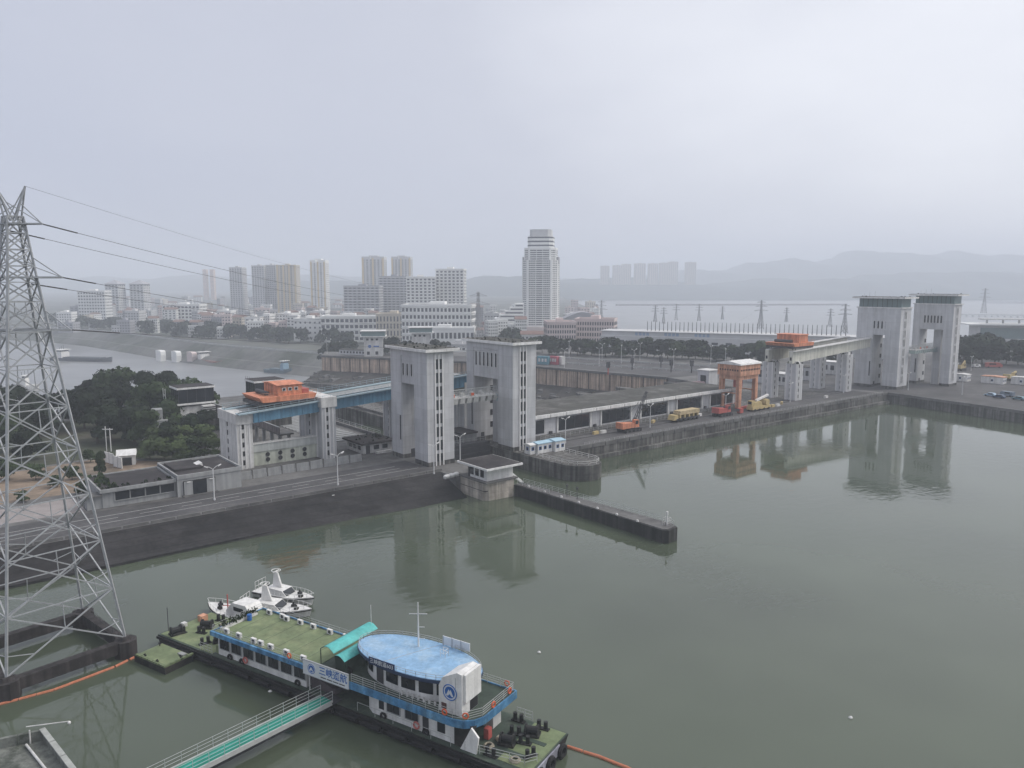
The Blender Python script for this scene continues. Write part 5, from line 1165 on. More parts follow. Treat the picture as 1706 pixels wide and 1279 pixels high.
# planters with shrubs at the stern rail
pt = shared(MB().box(-0.6, 0.6, -0.22, 0.22, 0, 0.35), 'planter', mOffW)
r7 = random.Random(3)
for i in range(5):
    o = P.piece('planter', pt, (0.9, 1.6+i*1.15, 4.8), (0,0,R(90)))
    m = MB()
    for _ in range(60):
        x, y, z = r7.gauss(0,0.3), r7.gauss(0,0.2), 0.35+abs(r7.gauss(0,0.28)); s = 0.13; a = r7.uniform(0,6.28)
        m.add([(x-s*math.cos(a),y-s*math.sin(a),z),(x+s*math.cos(a),y+s*math.sin(a),z+0.05),(x,y,z+0.28)], [(0,1,2)])
    P.piece('shrub', shared(m, 'shrub', mLeafM), P.o, parent=o)['kind'] = 'stuff'
P.part('blue_barrel', MB().tube((1.6,5.0,4.8),(1.6,5.0,5.6),0.32,n=12), mSignB)
# lifebuoys on the railings, and those on the lower walls
lb = shared(MB().torus((0,0,0),(0,1,0),0.29,0.085), 'lifebuoy', mBuoy)
for (s, t, z, rz) in ((37.9,0.0,5.3,0),(40.2,0.55,5.3,0.5),(41.5,3.9,5.3,R(85)),(41.5,7.2,5.3,R(90)),(40.4,8.4,5.3,0),(14.6,0.1,5.3,0)): P.piece('lifebuoy', lb, (s,t,z), (0,0,rz))
lb2 = shared(MB().torus((0,0,0),(0,1,0),0.36,0.11), 'lifebuoy', M('lifebuoy_red_white',(0.50,0.16,0.14),0.6,0.1))
for (s, t, z) in ((5.9,0.60,2.15),(33.6,0.60,2.1)): P.piece('lifebuoy', lb2, (s,t,z))
ty = shared(MB().torus((0,0,0),(0,1,0),0.34,0.14), 'tyre_fender', mTyre)
for (s, t, z) in ((2.9,0.58,1.75),(5.2,0.58,1.75),(15.3,0.58,1.75),(28.9,0.58,1.75),(34.9,0.58,1.75),(22.9,1.6,5.05)): P.piece('tyre_fender', ty, (s,t,z))
# mooring bollards and winches
bd = shared(MB().tube((-0.35,0,0),(-0.35,0,0.75),0.2,n=10).tube((0.35,0,0),(0.35,0,0.75),0.2,n=10).box(-0.7,0.7,-0.25,0.25,0,0.1), 'twin_bollard', mHull)
for (s, t, rz) in ((-4.2,5.2,0.6),(-6.6,3.4,0.2),(-3.4,1.6,1.2),(-9.2,2.2,0),(-7.6,7.4,0.3),(42.2,7.9,0),(45.2,8.0,0.1),(43.2,5.6,0.3),(44.9,4.6,0.2),(43.0,1.0,0),(46.6,3.0,1.2)): P.piece('twin_bollard', bd, (s,t,1.56), (0,0,rz), scale=(1.15,1.15,1.25))
wc = shared(MB().box(-0.9,0.9,-0.6,0.6,0,0.25).tube((-0.6,0,0.6),(0.6,0,0.6),0.42,n=12).tube((-0.75,0,0.6),(-0.6,0,0.6),0.62,n=12).tube((0.6,0,0.6),(0.75,0,0.6),0.62,n=12), 'winch', mHull)
for (s, t, rz) in ((-7.4,4.9,0.5),(-9.3,1.4,1.3),(-2.2,3.0,0.9),(43.4,3.6,0.2),(44.8,6.4,0.3)): P.piece('winch', wc, (s,t,1.56), (0,0,rz))
P.part('deck_locker', MB().box(-10.4,-9.4,5.6,6.6,1.56,2.4), mSalmon); P.part('deck_locker', MB().box(-10.9,-10.2,3.2,3.8,1.56,2.1), mOffW); P.part('signal_staff', MB().tube((-11.1,1.4,1.5),(-11.1,1.4,5.0),0.05), mSteelD)
P.part('painted_deck_shadow', MB().box(43.6,46.4,2.2,2.9,1.56,1.6).box(44.2,47,5.2,5.8,1.56,1.6), mDeckD)  # shadow on the bow deck, painted as two thin dark green sheets
ft = shared(MB().torus((0,0,0),(1,0,0),0.62,0.26), 'tyre_fender', mTyre)
for t in (2.0, 4.3, 6.8): P.piece('tyre_fender', ft, (48.3,t,0.6))
rc = shared(MB().torus((0,0,0.08),(0,0,1),0.5,0.12,16,6).torus((0,0,0.22),(0,0,1),0.38,0.1,16,6), 'rope_coil', M('rope',(0.30,0.27,0.21),0.9,0.2,3))
for (s,t) in ((42.4,4.0),(42.0,2.2),(-1.6,5.8),(-6.0,6.6),(45.6,1.6)): P.piece('rope_coil', rc, (s,t,1.56))
# small raft at the stern corner
Rf = Th('work_raft', 'small square green raft with timber edges moored off the pontoon stern', 'raft', (-6.5, -2.6, 0), SHIP)
Rf.part('float', MB().box(-9.8,-3.2,-4.6,-0.5,-0.6,0.85), mHull)
Rf.part('deck', MB().box(-9.7,-3.3,-4.5,-0.6,0.85,0.92), mDeckG)
pk = shared(MB().box(-0.55,0.55,-0.16,0.16,0,0.22), 'edge_timber', mDeckG)
for i in range(5):
    Rf.piece('edge_timber', pk, (-9.0+i*1.25,-4.45,0.92)); Rf.piece('edge_timber', pk, (-3.4,-4.1+i*0.8,0.92),(0,0,R(90)))
cl = shared(MB().box(-0.05,0.05,-0.05,0.05,0,0.55).box(-0.3,0.3,-0.05,0.05,0.3,0.4), 'cleat', mHull)
for (s,t) in ((-8,-4.2),(-5.2,-4.3),(-3.7,-2.0),(-9.3,-1.2)): Rf.piece('cleat', cl, (s,t,0.92))
Rf.part('hatch', MB().box(-5.2,-4.0,-1.4,-0.8,0.92,1.05), mLow)

# patrol boats rafted behind the stern
def boat(label, s, t, rz, L_, Wd, style):
    q = SHIP.w((s,t,0)); fr = Fr(q.x, q.y, SHIP.a+rz); T = Th('patrol_boat', label, 'boat', (0,0,0), fr)
    n = 12; prof = []
    def half(f): return Wd/2*(1.0 if f < 0.55 else max(0.03,(1-((f-0.55)/0.45)**2.2)))
    top = []; bot = []
    for i in range(n+1):
        f = i/n; x = -L_/2+L_*f; h = 0.95+0.75*max(0,f-0.45)**1.5
        top.append((x, half(f), h)); bot.append((x-(0.5*f), half(f)*0.72, -0.3))
    m = MB(); vs = []
    for (a, b) in zip(top, bot): vs += [(a[0],a[1],a[2]),(b[0],b[1],b[2]),(b[0],-b[1],b[2]),(a[0],-a[1],a[2])]
    fs = []
    for i in range(n):
        k = 4*i; fs += [(k+4,k+5,k+1,k),(k+5,k+6,k+2,k+1),(k+6,k+7,k+3,k+2)]
    fs += [(0,1,2,3),(4*n+3,4*n+2,4*n+1,4*n)]
    T.part('hull', m.add(vs, fs), mOffW)
    m = MB(); vs = []
    for a in top: vs += [(a[0],a[1]*0.97,a[2]-0.06),(a[0],-a[1]*0.97,a[2]-0.06)]
    T.part('deck', m.add(vs, [(2*i,2*i+1,2*i+3,2*i+2) for i in range(n)]), mWhite)
    m = MB(); 
    for sgn in (1,-1):
        for (a,b) in zip(top[5:], top[6:]): m.tube((a[0],a[1]*sgn*0.95,a[2]+0.6),(b[0],b[1]*sgn*0.95,b[2]+0.6),0.035,n=5).tube((a[0],a[1]*sgn*0.95,a[2]),(a[0],a[1]*sgn*0.95,a[2]+0.6),0.03,n=5)
    T.part('bow_rail', m, mWhite)
    rb_ = MB()
    for sgn in (1,-1):
        for (a,b) in zip(top, top[1:]): rb_.tube((a[0],a[1]*sgn,a[2]-0.22),(b[0],b[1]*sgn,b[2]-0.22),0.08,n=5)
    T.part('rubbing_band', rb_, mTyre)
    if style == 0:
        c = T.part('wheelhouse', MB().wedge([(-L_*0.44,0.9),(L_*0.02,0.9),(L_*0.02,1.7),(-L_*0.10,3.1),(-L_*0.34,3.2),(-L_*0.44,1.9)], -Wd*0.36, Wd*0.36), mWhite)
        T.part('windscreen', MB().wedge([(L_*0.005,1.8),(L_*0.012,1.86),(-L_*0.085,2.96),(-L_*0.092,2.9)], -Wd*0.3, Wd*0.3), mGlass, c); T.part('red_mast', MB().tube((L_*0.12,0,0.9),(L_*0.12,0,3.4),0.09).tube((L_*0.08,-0.5,1.6),(L_*0.16,0.5,1.7),0.06), mRed)
        T.part('side_window', MB().box(-L_*0.30,-L_*0.12,-Wd*0.365,Wd*0.365,2.0,2.6), mGlass, c)
    else:
        c = T.part('wheelhouse', MB().wedge([(-L_*0.30,0.9),(L_*0.10,0.9),(L_*0.02,1.75),(-L_*0.26,1.9)], -Wd*0.36, Wd*0.36), mWhite)
        T.part('windscreen', MB().wedge([(L_*0.092,1.0),(L_*0.10,1.05),(L_*0.03,1.72),(L_*0.022,1.68)], -Wd*0.32, Wd*0.32), mGlass, c)
        T.part('signal_fin', MB().wedge([(-L_*0.22,1.85),(-L_*0.06,1.85),(-L_*0.13,4.2),(-L_*0.19,4.2)], -0.14, 0.14), mWhite); 
        rad = MB().tube((-L_*0.16,-0.7,4.35),(-L_*0.16,0.7,4.35),0.09).torus((-L_*0.16,0,4.5),(0,0,1),0.7,0.05); T.part('radar', rad, mWhite)
    T.part('awning_frame', rail(MB(), [(-L_*0.46,-Wd*0.38,0.95),(-L_*0.46,Wd*0.38,0.95)], 1.5, 0.8, 0.04, 2), mWhite)
    for (x,y) in ((0.22,0.5),(0.3,-0.4),(-0.38,0.6)): T.part('deck_gear', MB().box(L_*x-0.3,L_*x+0.3,y-0.25,y+0.25,0.95,1.4).tube((L_*x,y,1.4),(L_*x,y,1.75),0.15), mHull)
    ty_ = MB()
    for i in range(3): ty_.torus((-L_*0.3+i*L_*0.25,-Wd/2-0.08,0.5),(0,1,0),0.28,0.1)
    T.part('tyre_fender', ty_, mTyre)
    return T
boat('white patrol boat with tall wheelhouse and red mast moored nearest the pontoon stern', -9.6, 11.3, R(181), 11.8, 3.6, 0)
boat('white patrol boat with white fin mast and round radar, middle of the three moored boats', -5.6, 15.9, R(19), 11.6, 3.5, 1)
boat('pale grey patrol boat with short fin mast, outermost of the three moored boats', -8.4, 20.2, R(8), 11.0, 3.2, 1)
# gangway from the pontoon to the shore
Gy = Th('gangway', 'teal floored gangway with railings leading from the pontoon to the shore', 'gangway', (0,0,0), Fr(-21.6,84.0,math.atan2(70.92-84.0,-32.2+21.6)))
LG = 34.0
def gz(x): return 1.9+x*0.012
def ramp(y0,y1,d0,d1): return MB().add([(0,y0,gz(0)+d0),(LG,y0,gz(LG)+d0),(LG,y1,gz(LG)+d0),(0,y1,gz(0)+d0),(0,y0,gz(0)+d1),(LG,y0,gz(LG)+d1),(LG,y1,gz(LG)+d1),(0,y1,gz(0)+d1)], [(0,3,2,1),(4,5,6,7),(0,1,5,4),(1,2,6,5),(2,3,7,6),(3,0,4,7)])
Gy.part('floor', ramp(-0.95,0.95,-0.1,0.0), M('teal_carpet',(0.012,0.22,0.16),0.8,0.12,0.5))
for (y0,y1) in ((-1.12,-0.95),(0.95,1.12)): Gy.part('edge_beam', ramp(y0,y1,-0.42,0.10), mRailing)
for y in (-0.32, 0.32): Gy.part('floor_line', ramp(y-0.03,y+0.03,0.0,0.02), mTeal)
for y in (-1.1, 1.1): Gy.part('railing', rail(MB(), [(0,y,gz(0)+0.12),(LG,y,gz(LG)+0.12)], 1.15, 1.7, 0.03, 3), mRailing)
Gy.part('under_truss', MB().bar((0,0,gz(0)-0.7),(LG,0,gz(LG)-1.0),1.2,0.6), mSteelD); Gy.part('landing_plate', MB().box(-1.2,0.1,-1.3,1.3,1.6,1.8), mSteelD)
# oil boom floats
def boom_line(label, pts, name='floating_boom'):
    q0 = pts[0]; m = MB(); P0 = Vector((*q0,0)); 
    T = Th(name, label, 'floating boom', (q0[0],q0[1],0), WLD)
    fl = shared(MB().tube((-0.9,0,0.06),(0.9,0,0.06),0.19,n=8), 'float', mBoom)
    for (p,q) in zip(pts,pts[1:]):
        p,q = Vector((*p,0)),Vector((*q,0)); L_ = (q-p).length; n = max(1,round(L_/1.75)); a = math.atan2(q.y-p.y,q.x-p.x)
        for i in range(n):
            c = p+(q-p)*((i+0.5)/n); T.piece('float', fl, (c.x, c.y, 0), (0,0,a+0.03*math.sin(i*1.9)))
    return T
boom_line('orange floating boom curving from the pontoon stern past the pylon footing', [g2(262,1079,0),g2(238,1089,0),g2(190,1112,0),g2(90,1150,0),g2(0,1174,0),g2(-120,1200,0)])
boom_line('orange floating boom trailing from the pontoon bow to the lower right', [g2(944,1244,0),g2(1000,1262,0),g2(1045,1280,0),g2(1120,1318,0)])
# floating scraps
for k, (x,y) in enumerate(((1417,1196),(898,1087),(450,1152))):
    q = ground(x,y,0); single('floating_scrap', MB().ball((q.x,q.y,0.05),0.28,0.2,0.12,8,4).box(q.x-0.1,q.x+0.15,q.y-0.1,q.y+0.1,0.05,0.2), mWhite, ['white scrap floating on open water at lower right','white scrap floating on the water right of the emblem tower','white scrap floating beside the pontoon hull'][k], 'litter', (q.x,q.y,0), WLD, smooth=True)
# foreground concrete head with parapet
Fc = Th('concrete_platform', 'weathered concrete platform with parapet and pipes in the lower left corner', 'platform', (-46,70,0), WLD)
pA, pB, pC = Vector(g2(0-160,1262,6)+(0,)), Vector(g2(75,1213,6)+(0,)), Vector(g2(150,1310,6)+(0,))
pD = pA+(pC-pB)
mOld = M('old_concrete',(0.20,0.21,0.19),0.95,0.3,0.5,streak=0.3,patch=(0.08,0.09,0.075))
Fc.part('platform_body', MB().prism([tuple(p)[:2] for p in (pA,pB,pC,pD)], -4, 5.0), mOld)
def seg(p,q,w,z0,z1,n,nm,mat):
    for i in range(n):
        a,b = p+(q-p)*(i/n), p+(q-p)*((i+0.96)/n); d = (b-a).normalized(); nr_ = Vector((-d.y,d.x,0))*w
        Fc.part(nm, MB().prism([(a.x,a.y),(b.x,b.y),(b.x+nr_.x,b.y+nr_.y),(a.x+nr_.x,a.y+nr_.y)], z0, z1), mat)
seg(pB,pC,-0.35,5.0,6.0,5,'parapet_block',mOld); seg(pA,pB,-0.35,5.0,6.0,5,'parapet_block',mOld)
seg(pB,pC,-0.5,6.0,6.12,4,'coping',M('pale_coping',(0.34,0.35,0.33),0.9,0.2,0.5))
Fc.part('pipe', MB().tube((pB.x-1.0,pB.y-1.5,5.2),(pC.x-1.6,pC.y-0.5,5.2),0.12).tube((pB.x-0.9,pB.y-1.0,5.0),(pB.x-0.9,pB.y-1.0,6.4),0.07).tube((pB.x-1.6,pB.y-0.4,6.4),(pB.x+2.2,pB.y+0.4,6.5),0.05), mOffW)
Fc.part('lamp_globe', MB().ball((pB.x+2.2,pB.y+0.4,6.35),0.16,0.16,0.18), mWhite)
# ================================================================== PYLONS AND WIRES
def pylon(label, x, y, z0, rz, H_, r0, rw, zw, rt, panels, arms, w, braces=True, name='lattice_pylon', group=None, mat=None, top_panels=4):
    """four tapering legs to a waist at zw, a slimmer head above, crossarms, X bracing on every face"""
    mat = mat or mPylon
    fr = Fr(x, y, rz); T = Th(name, label, 'pylon', (0,0,z0), fr, group)
    def rad(z): return r0+(rw-r0)*(z-z0)/(zw-z0) if z <= zw else rw+(rt-rw)*(z-zw)/(z0+H_-zw)
    def c(k, z): a = R(90*k); return Vector((rad(z)*math.cos(a), rad(z)*math.sin(a), z))
    zs = [z0]; 
    for i in range(panels):
        f = (i+1)/panels; zs.append(z0+(zw-z0)*(1-(1-f)**1.35))
    for i in range(top_panels): zs.append(zw+(z0+H_-zw)*(i+1)/top_panels)
    far = MB()
    for k in range(4):
        m = MB(); m.bar(c(k,z0), c(k,zw), w*1.5); m.bar(c(k,zw), c(k,z0+H_), w*1.25)
        if braces: T.part('leg', m, mat)
        else: far.add(m.v, m.f)
    for i, (za, zb) in enumerate(zip(zs, zs[1:])):
        for k in range(4):
            a0, a1, b0, b1 = c(k,za), c((k+1)%4,za), c(k,zb), c((k+1)%4,zb)
            items = [('brace', a0, b1), ('brace', a1, b0), ('strut', b0, b1)]
            if braces and (zb-za) > 3:
                mid = (a0+b1)/2*0.5+(a1+b0)/2*0.5
                items += [('sub_brace', (a0*0.75+b1*0.25), a0+(b0-a0)*0.35), ('sub_brace', (a1*0.75+b0*0.25), a1+(b1-a1)*0.35), ('sub_brace', mid, b0+(b1-b0)*0.5)]
            for nm, p, q in items:
                ww = w*(0.85 if nm == 'brace' else 0.7 if nm == 'strut' else 0.5)
                if braces: T.part(nm, MB().bar(p, q, ww), mat)
                else: far.bar(p, q, ww)
    if not braces: T.part('lattice_body', far, mat)
    for (za, la, dirs) in arms:
        for sgn in dirs:
            m = MB(); tip = Vector((math.cos(-rz)*sgn*la, math.sin(-rz)*sgn*la, za))
            for k in range(4):
                p = c(k, za)
                if p.dot(Vector((tip.x,tip.y,0))) > 0.05: m.bar(p, tip, w*0.8); m.bar(c(k, za+H_*0.045), tip, w*0.6)
            base = [c(k,za) for k in range(4) if c(k,za).dot(Vector((tip.x,tip.y,0))) > 0.05]
            for f in (0.3,0.55,0.78):
                for i in range(len(base)-1): m.bar(base[i]+(tip-base[i])*f, base[i+1]+(tip-base[i+1])*f, w*0.5)
            m.bar(Vector((0,0,za)), tip, w*1.4, w*1.4)
            if braces: m.bar(Vector((0,0.9,za)), tip, w*1.1); m.bar(Vector((0,-0.9,za)), tip, w*1.1)
            T.part('crossarm', m, mat)
    return T
PX, PY = -62.0, 97.3
pl = pylon('tall grey lattice pylon standing in the water at the left edge', PX, PY, 2.6, R(5), 55.5, 9.9, 2.35, 50.0, 1.25, 9, [(57.2,3.6,(1,-1)),(50.6,5.6,(1,-1)),(44.0,6.2,(1,-1))], 0.18)
hn = MB()
for sgn in (1,-1):
    tip = Vector((sgn*1.75, 0, 61.8))
    for k in range(4):
        a = R(90*k+45); p = Vector((0.9*math.cos(a),0.9*math.sin(a),57.6))
        if p.x*sgn > 0: hn.bar(p, tip, 0.16); hn.bar(p+Vector((-sgn*1.0,0,0)), tip, 0.12)
pl.part('earth_wire_horn', hn, mPylon)
Ft = Th('pylon_footing', 'square of dark concrete beams and piers in the water under the pylon', 'footing', (PX,PY,0), WLD)
cs = [Vector((PX+9.9*math.cos(R(90*k+5)), PY+9.9*math.sin(R(90*k+5)), 0)) for k in range(4)]
mFoot = M('wet_dark_concrete',(0.052,0.046,0.046),0.9,0.3,0.4,streak=0.5)
for k in range(4):
    p, q = cs[k], cs[(k+1)%4]
    Ft.part('tie_beam', MB().bar(p+Vector((0,0,1.5)), q+Vector((0,0,1.5)), 1.2, 1.5), mFoot)
    Ft.part('pier', MB().tube(p+Vector((0,0,-4)), p+Vector((0,0,2.3)), 1.45, n=8).tube(p+Vector((0,0,2.3)), p+Vector((0,0,2.7)), 0.9, 0.6, n=8), mFoot)
Ft.part('handrail', rail(MB(), [tuple(cs[0]+Vector((-1,0.3,2.1))), tuple(cs[1]+Vector((1.2,-0.6,2.1)))], 1.0, 2.5, 0.04, 2), mSteelD)
# far pylons: (column, distance, base z, height)
fp = []; mFarSteel = M('far_pylon_steel',(0.30,0.30,0.31),0.6,0.1)
for k, (px, Y, z0, ytop, lb) in enumerate(((797,640,-6,486,'hazy lattice pylon standing among the city blocks left of the high rise'),(1092,900,4,508,'leftmost thin lattice pylon behind the long white powerhouse'),(1106,860,4,512,'second thin lattice pylon behind the powerhouse, close to the leftmost'),(1127,940,4,506,'third thin lattice pylon behind the powerhouse'),(1165,920,4,506,'fourth thin lattice pylon behind the powerhouse'),(1204,960,4,510,'fifth thin lattice pylon behind the powerhouse'),(1268,760,4,500,'tallest broad pylon behind the powerhouse left of the coral hoist car'),(1311,900,4,512,'thin pylon just right of the broad pylon'),(1384,800,4,514,'pylon rising behind the beige girders'),(1408,700,4,506,'multi armed pylon beside the left pale tower'),(1640,1150,4,480,'faint pylon on the far water right of the towers'),(1002,1000,-6,500,'thin pylon pair leg just right of the pink office'))):
    zt = hgt(ytop, Y); X = atx(px, Y, 20); H_ = zt-z0
    fp.append(pylon(lb, X, Y, z0, R(12+7*k), H_, H_*0.12, H_*0.035, z0+H_*0.62, H_*0.02, 5, [(z0+H_*0.64,H_*0.24,(1,-1)),(z0+H_*0.79,H_*0.20,(1,-1)),(z0+H_*0.93,H_*0.15,(1,-1))], 0.24, braces=False, mat=mFarSteel, top_panels=4))
def wire(label, p, q, sag, r=0.05, ins=6.0):
    p, q = Vector(p), Vector(q); T = Th('power_line', label, 'power line', tuple(p), WLD)
    n = 26; pts = []
    for i in range(n+1):
        f = i/n; v = p+(q-p)*f; v.z -= sag*4*f*(1-f); pts.append(v)
    T.part('conductor', MB().path(pts, r, 5), mWire)
    if ins:
        d = (pts[1]-pts[0]).normalized(); T.part('insulator_string', MB().tube(p, p+d*ins, 0.085, n=6), mSteelD)
B1 = Vector((atx(797,640,20), 640, 0)); B2_ = Vector((atx(1268,760,20), 760, 0))
for k, (o, z, tgt, zq, sag, lb) in enumerate((((3.4,0.4),57.2,B1,40,9,'uppermost thick power line from the top crossarm of the near pylon'),((-0.5,-0.6),56.4,B1,37,9,'power line just below the uppermost one'),((5.4,0.4),50.6,B1,33,11,'power line from the middle crossarm of the near pylon'),((2.0,-0.6),49.8,B1,29,10,'lower of the two power lines from the middle crossarm'),((6.0,0.4),44.0,B2_,26,17,'low power line crossing in front of the two near lock towers'),((1.75,0),61.8,B1,44,8,'thin earth wire from the pylon top'))):
    wire(lb, (PX+o[0], PY+o[1], z), (tgt.x, tgt.y, zq), sag, 0.02 if k == 5 else 0.036 if k < 4 else 0.034, 0 if k == 5 else 7.0)
# ================================================================== TREES
def crown_mesh(name, seed, n, rx, rz, zc, leaf, mat, lobes=9):
    r = np.random.RandomState(seed); L_ = []
    for _ in range(lobes):
        a, f = r.uniform(0,6.28), r.uniform(0.15,0.72)
        L_.append((rx*f*math.cos(a), rx*f*math.sin(a), zc+rz*r.uniform(-0.55,0.62), r.uniform(0.34,0.58)))
    L_.append((0,0,zc+rz*0.5,0.5)); vs, fs = [], []
    for i in range(n):
        c = L_[r.randint(len(L_))]; d = r.normal(size=3); d /= np.linalg.norm(d); d[2] = abs(d[2])*0.9-0.25*(r.rand() < 0.5)
        k = c[3]*r.uniform(0.72,1.08)
        p = np.array([c[0]+d[0]*k*rx, c[1]+d[1]*k*rx, c[2]+d[2]*k*rz])
        t = r.normal(size=3); u = np.cross(d, t); u /= np.linalg.norm(u)+1e-6; w = np.cross(u, d)+r.normal(size=3)*0.45; w /= np.linalg.norm(w)
        s = leaf*r.uniform(0.55,1.25); b = len(vs)
        vs += [tuple(p-u*s-w*s*0.5), tuple(p+u*s-w*s*0.5), tuple(p+u*s*0.35+w*s), tuple(p-u*s*0.35+w*s)]; fs.append((b,b+1,b+2,b+3))
    me = bpy.data.meshes.new(name); me.from_pydata(vs, [], fs); me.materials.append(mat); return me
def trunk_mesh(h, r0):
    m = MB(); m.tube((0,0,0),(0.1,0.05,h*0.45),r0,r0*0.7).tube((0.1,0.05,h*0.45),(0.0,0.1,h*0.8),r0*0.7,r0*0.3)
    for k in range(4):
        a = k*1.7; m.tube((0.05,0.05,h*(0.35+0.08*k)),(h*0.2*math.cos(a),h*0.2*math.sin(a),h*(0.55+0.08*k)),r0*0.4,r0*0.15,6)
    me = m.mesh('trunk'); me.materials.append(mTrunk); return me
protos = {}
def tree(kind, x, y, z, h, label, group, cat='tree', name='broadleaf_tree', sx=1.0):
    """kind = (material key, detail)"""
    if kind not in protos:
        mk, det = kind; mt = {'d':mLeafD,'m':mLeafM,'l':mLeafL}[mk]
        protos[kind] = [(crown_mesh('crown', 11+7*i+ord(mk), {'near':2600,'mid':1100,'far':420}[det], 0.46, 0.50, 0.50, {'near':0.045,'mid':0.062,'far':0.095}[det], mt), trunk_mesh(1.0, 0.026)) for i in range(4)]
    cm, tm = protos[kind][rnd.randrange(4)]
    e_ = link(bpy.data.objects.new(name, None)); e_.location = (x,y,z-0.05); e_.rotation_euler = (0,0,rnd.uniform(0,6.28)); tag(e_, label, cat, group)
    for nm, me, s in (('trunk',tm,(h,h,h)),('crown',cm,(h*sx,h*sx,h))):
        ob = link(bpy.data.objects.new(nm, me)); ob.parent = e_; ob.scale = s
    return e_
# dense wood behind the workshop
lbl = 'dark evergreen tree in the dense grove left of the control cabin'; grp = 'trees of the dense grove behind the workshop'
spots = []
for px, py, h in ((118,690,13),(150,672,13.5),(185,672,14.5),(215,668,14),(245,672,15),(275,668,14.5),(300,678,14),(325,690,11),(140,700,13),(172,700,14),(205,698,14.5),(238,700,14),(268,700,14),(292,706,12),(160,724,12),(192,722,12.5),(225,724,12.5),(252,728,11),(95,700,12),(60,690,12),(25,690,13),(70,715,11),(35,720,11),(0,705,13),(-30,700,13),(340,715,8),(305,726,9),(275,735,9),(5,740,10),(45,752,9),(-40,760,10)):
    q = ground(px, py+14, 4.0)
    if q.y > 300: q *= 298/q.y; q.z = 4
    tree((rnd.choice('dddm'),'near'), q.x+rnd.uniform(-1.5,1.5), q.y+rnd.uniform(-1.5,1.5), 4.0, h*rnd.uniform(0.88,1.08), lbl, grp, sx=rnd.uniform(1.0,1.25))
for px, py, h in ((250,765,5.5),(272,768,6.5),(300,768,6),(325,765,6.5),(346,762,6),(338,745,7),(312,748,7),(285,752,7.5),(258,752,7)):
    q = ground(px, py, 4.0); tree(('m' if px % 2 else 'l','near'), q.x, q.y, 4.0, h, 'lighter green bushy shrub behind the workshop roof', 'bushy shrubs behind the workshop', 'shrub', 'bushy_shrub', 1.3)
q = ground(168,792,4); tree(('m','near'), q.x, q.y, 4, 6.0, 'single upright dark shrub beside the white hoarding wall', None, 'shrub', 'upright_shrub', 0.6)
for px, py, h in ((120,800,3.5),(95,812,3),(140,822,3),(60,800,4),(15,800,5),(40,835,2.5),(150,770,3.2)):
    q = ground(px, py, 4.0); tree(('m','mid'), q.x, q.y, 4.0, h, 'low shrub in the yard seen through the pylon', 'low shrubs in the yard behind the pylon', 'shrub', 'low_shrub', 1.4)
# trees on the right bank and along the lock road
for px, py, h in ((1600,612,13),(1618,608,16),(1636,606,17),(1655,608,16),(1676,606,13),(1696,608,13),(1720,612,13),(1610,600,15),(1645,597,16),(1690,598,12)):
    q = ground(px, py, 4.0); tree(('d','mid'), q.x, q.y, 4, h, 'dark tree of the clump right of the rightmost tower', 'dark trees right of the towers', sx=1.25)
lbl = 'tree in the long row along the road behind the tan wall'; grp = 'row of trees along the lock road'
for i in range(34):
    px = 892+i*11.6; py = 598+(px-900)*0.040-6+rnd.uniform(-2,2)
    if 985 < px < 1010: py -= 1
    q = ground(px, py-3, 4.0); tree(('d' if i % 4 else 'm','mid'), q.x, q.y, 4, rnd.uniform(8.5,12.5), lbl, grp, sx=1.3)
for px, py, h in ((1298,600,8),(1375,606,9),(1390,604,9),(1400,612,8),(1352,604,8)):
    q = ground(px, py, 4.0); tree(('d','mid'), q.x, q.y, 4, h, 'small tree behind the beige girders', 'small trees behind the beige girders', sx=1.2)
for px, py, h in ((642,590,10),(655,588,11),(664,592,9),(676,590,9),(726,590,10),(738,592,9),(845,566,14),(852,570,13),(835,574,10),(866,574,9),(880,580,9),(820,580,8),(560,580,9),(580,578,9),(545,580,8)):
    q = ground(px, py, 4.0); tree(('d','mid'), q.x, q.y, 4 if py > 585 else -6, h+(0 if py > 585 else 6), 'hazy tree between the city blocks and the lock', 'hazy trees between city and lock', sx=1.15)
lbl = 'hazy tree on the far embankment beyond the lower channel'; grp = 'trees along the far embankment'
for i in range(112):
    px = 85+(i % 56)*9.0+rnd.uniform(-3,3); py = -(6 if i > 55 else 0)+ (545+(px-85)*0.092+rnd.uniform(-9,1) if px < 350 else 568+(px-350)*0.045+rnd.uniform(-7,1))
    q = ground(px, py-2, CZ); tree(('d','far'), q.x, q.y, CZ, rnd.uniform(9,15), lbl, grp, sx=1.25)

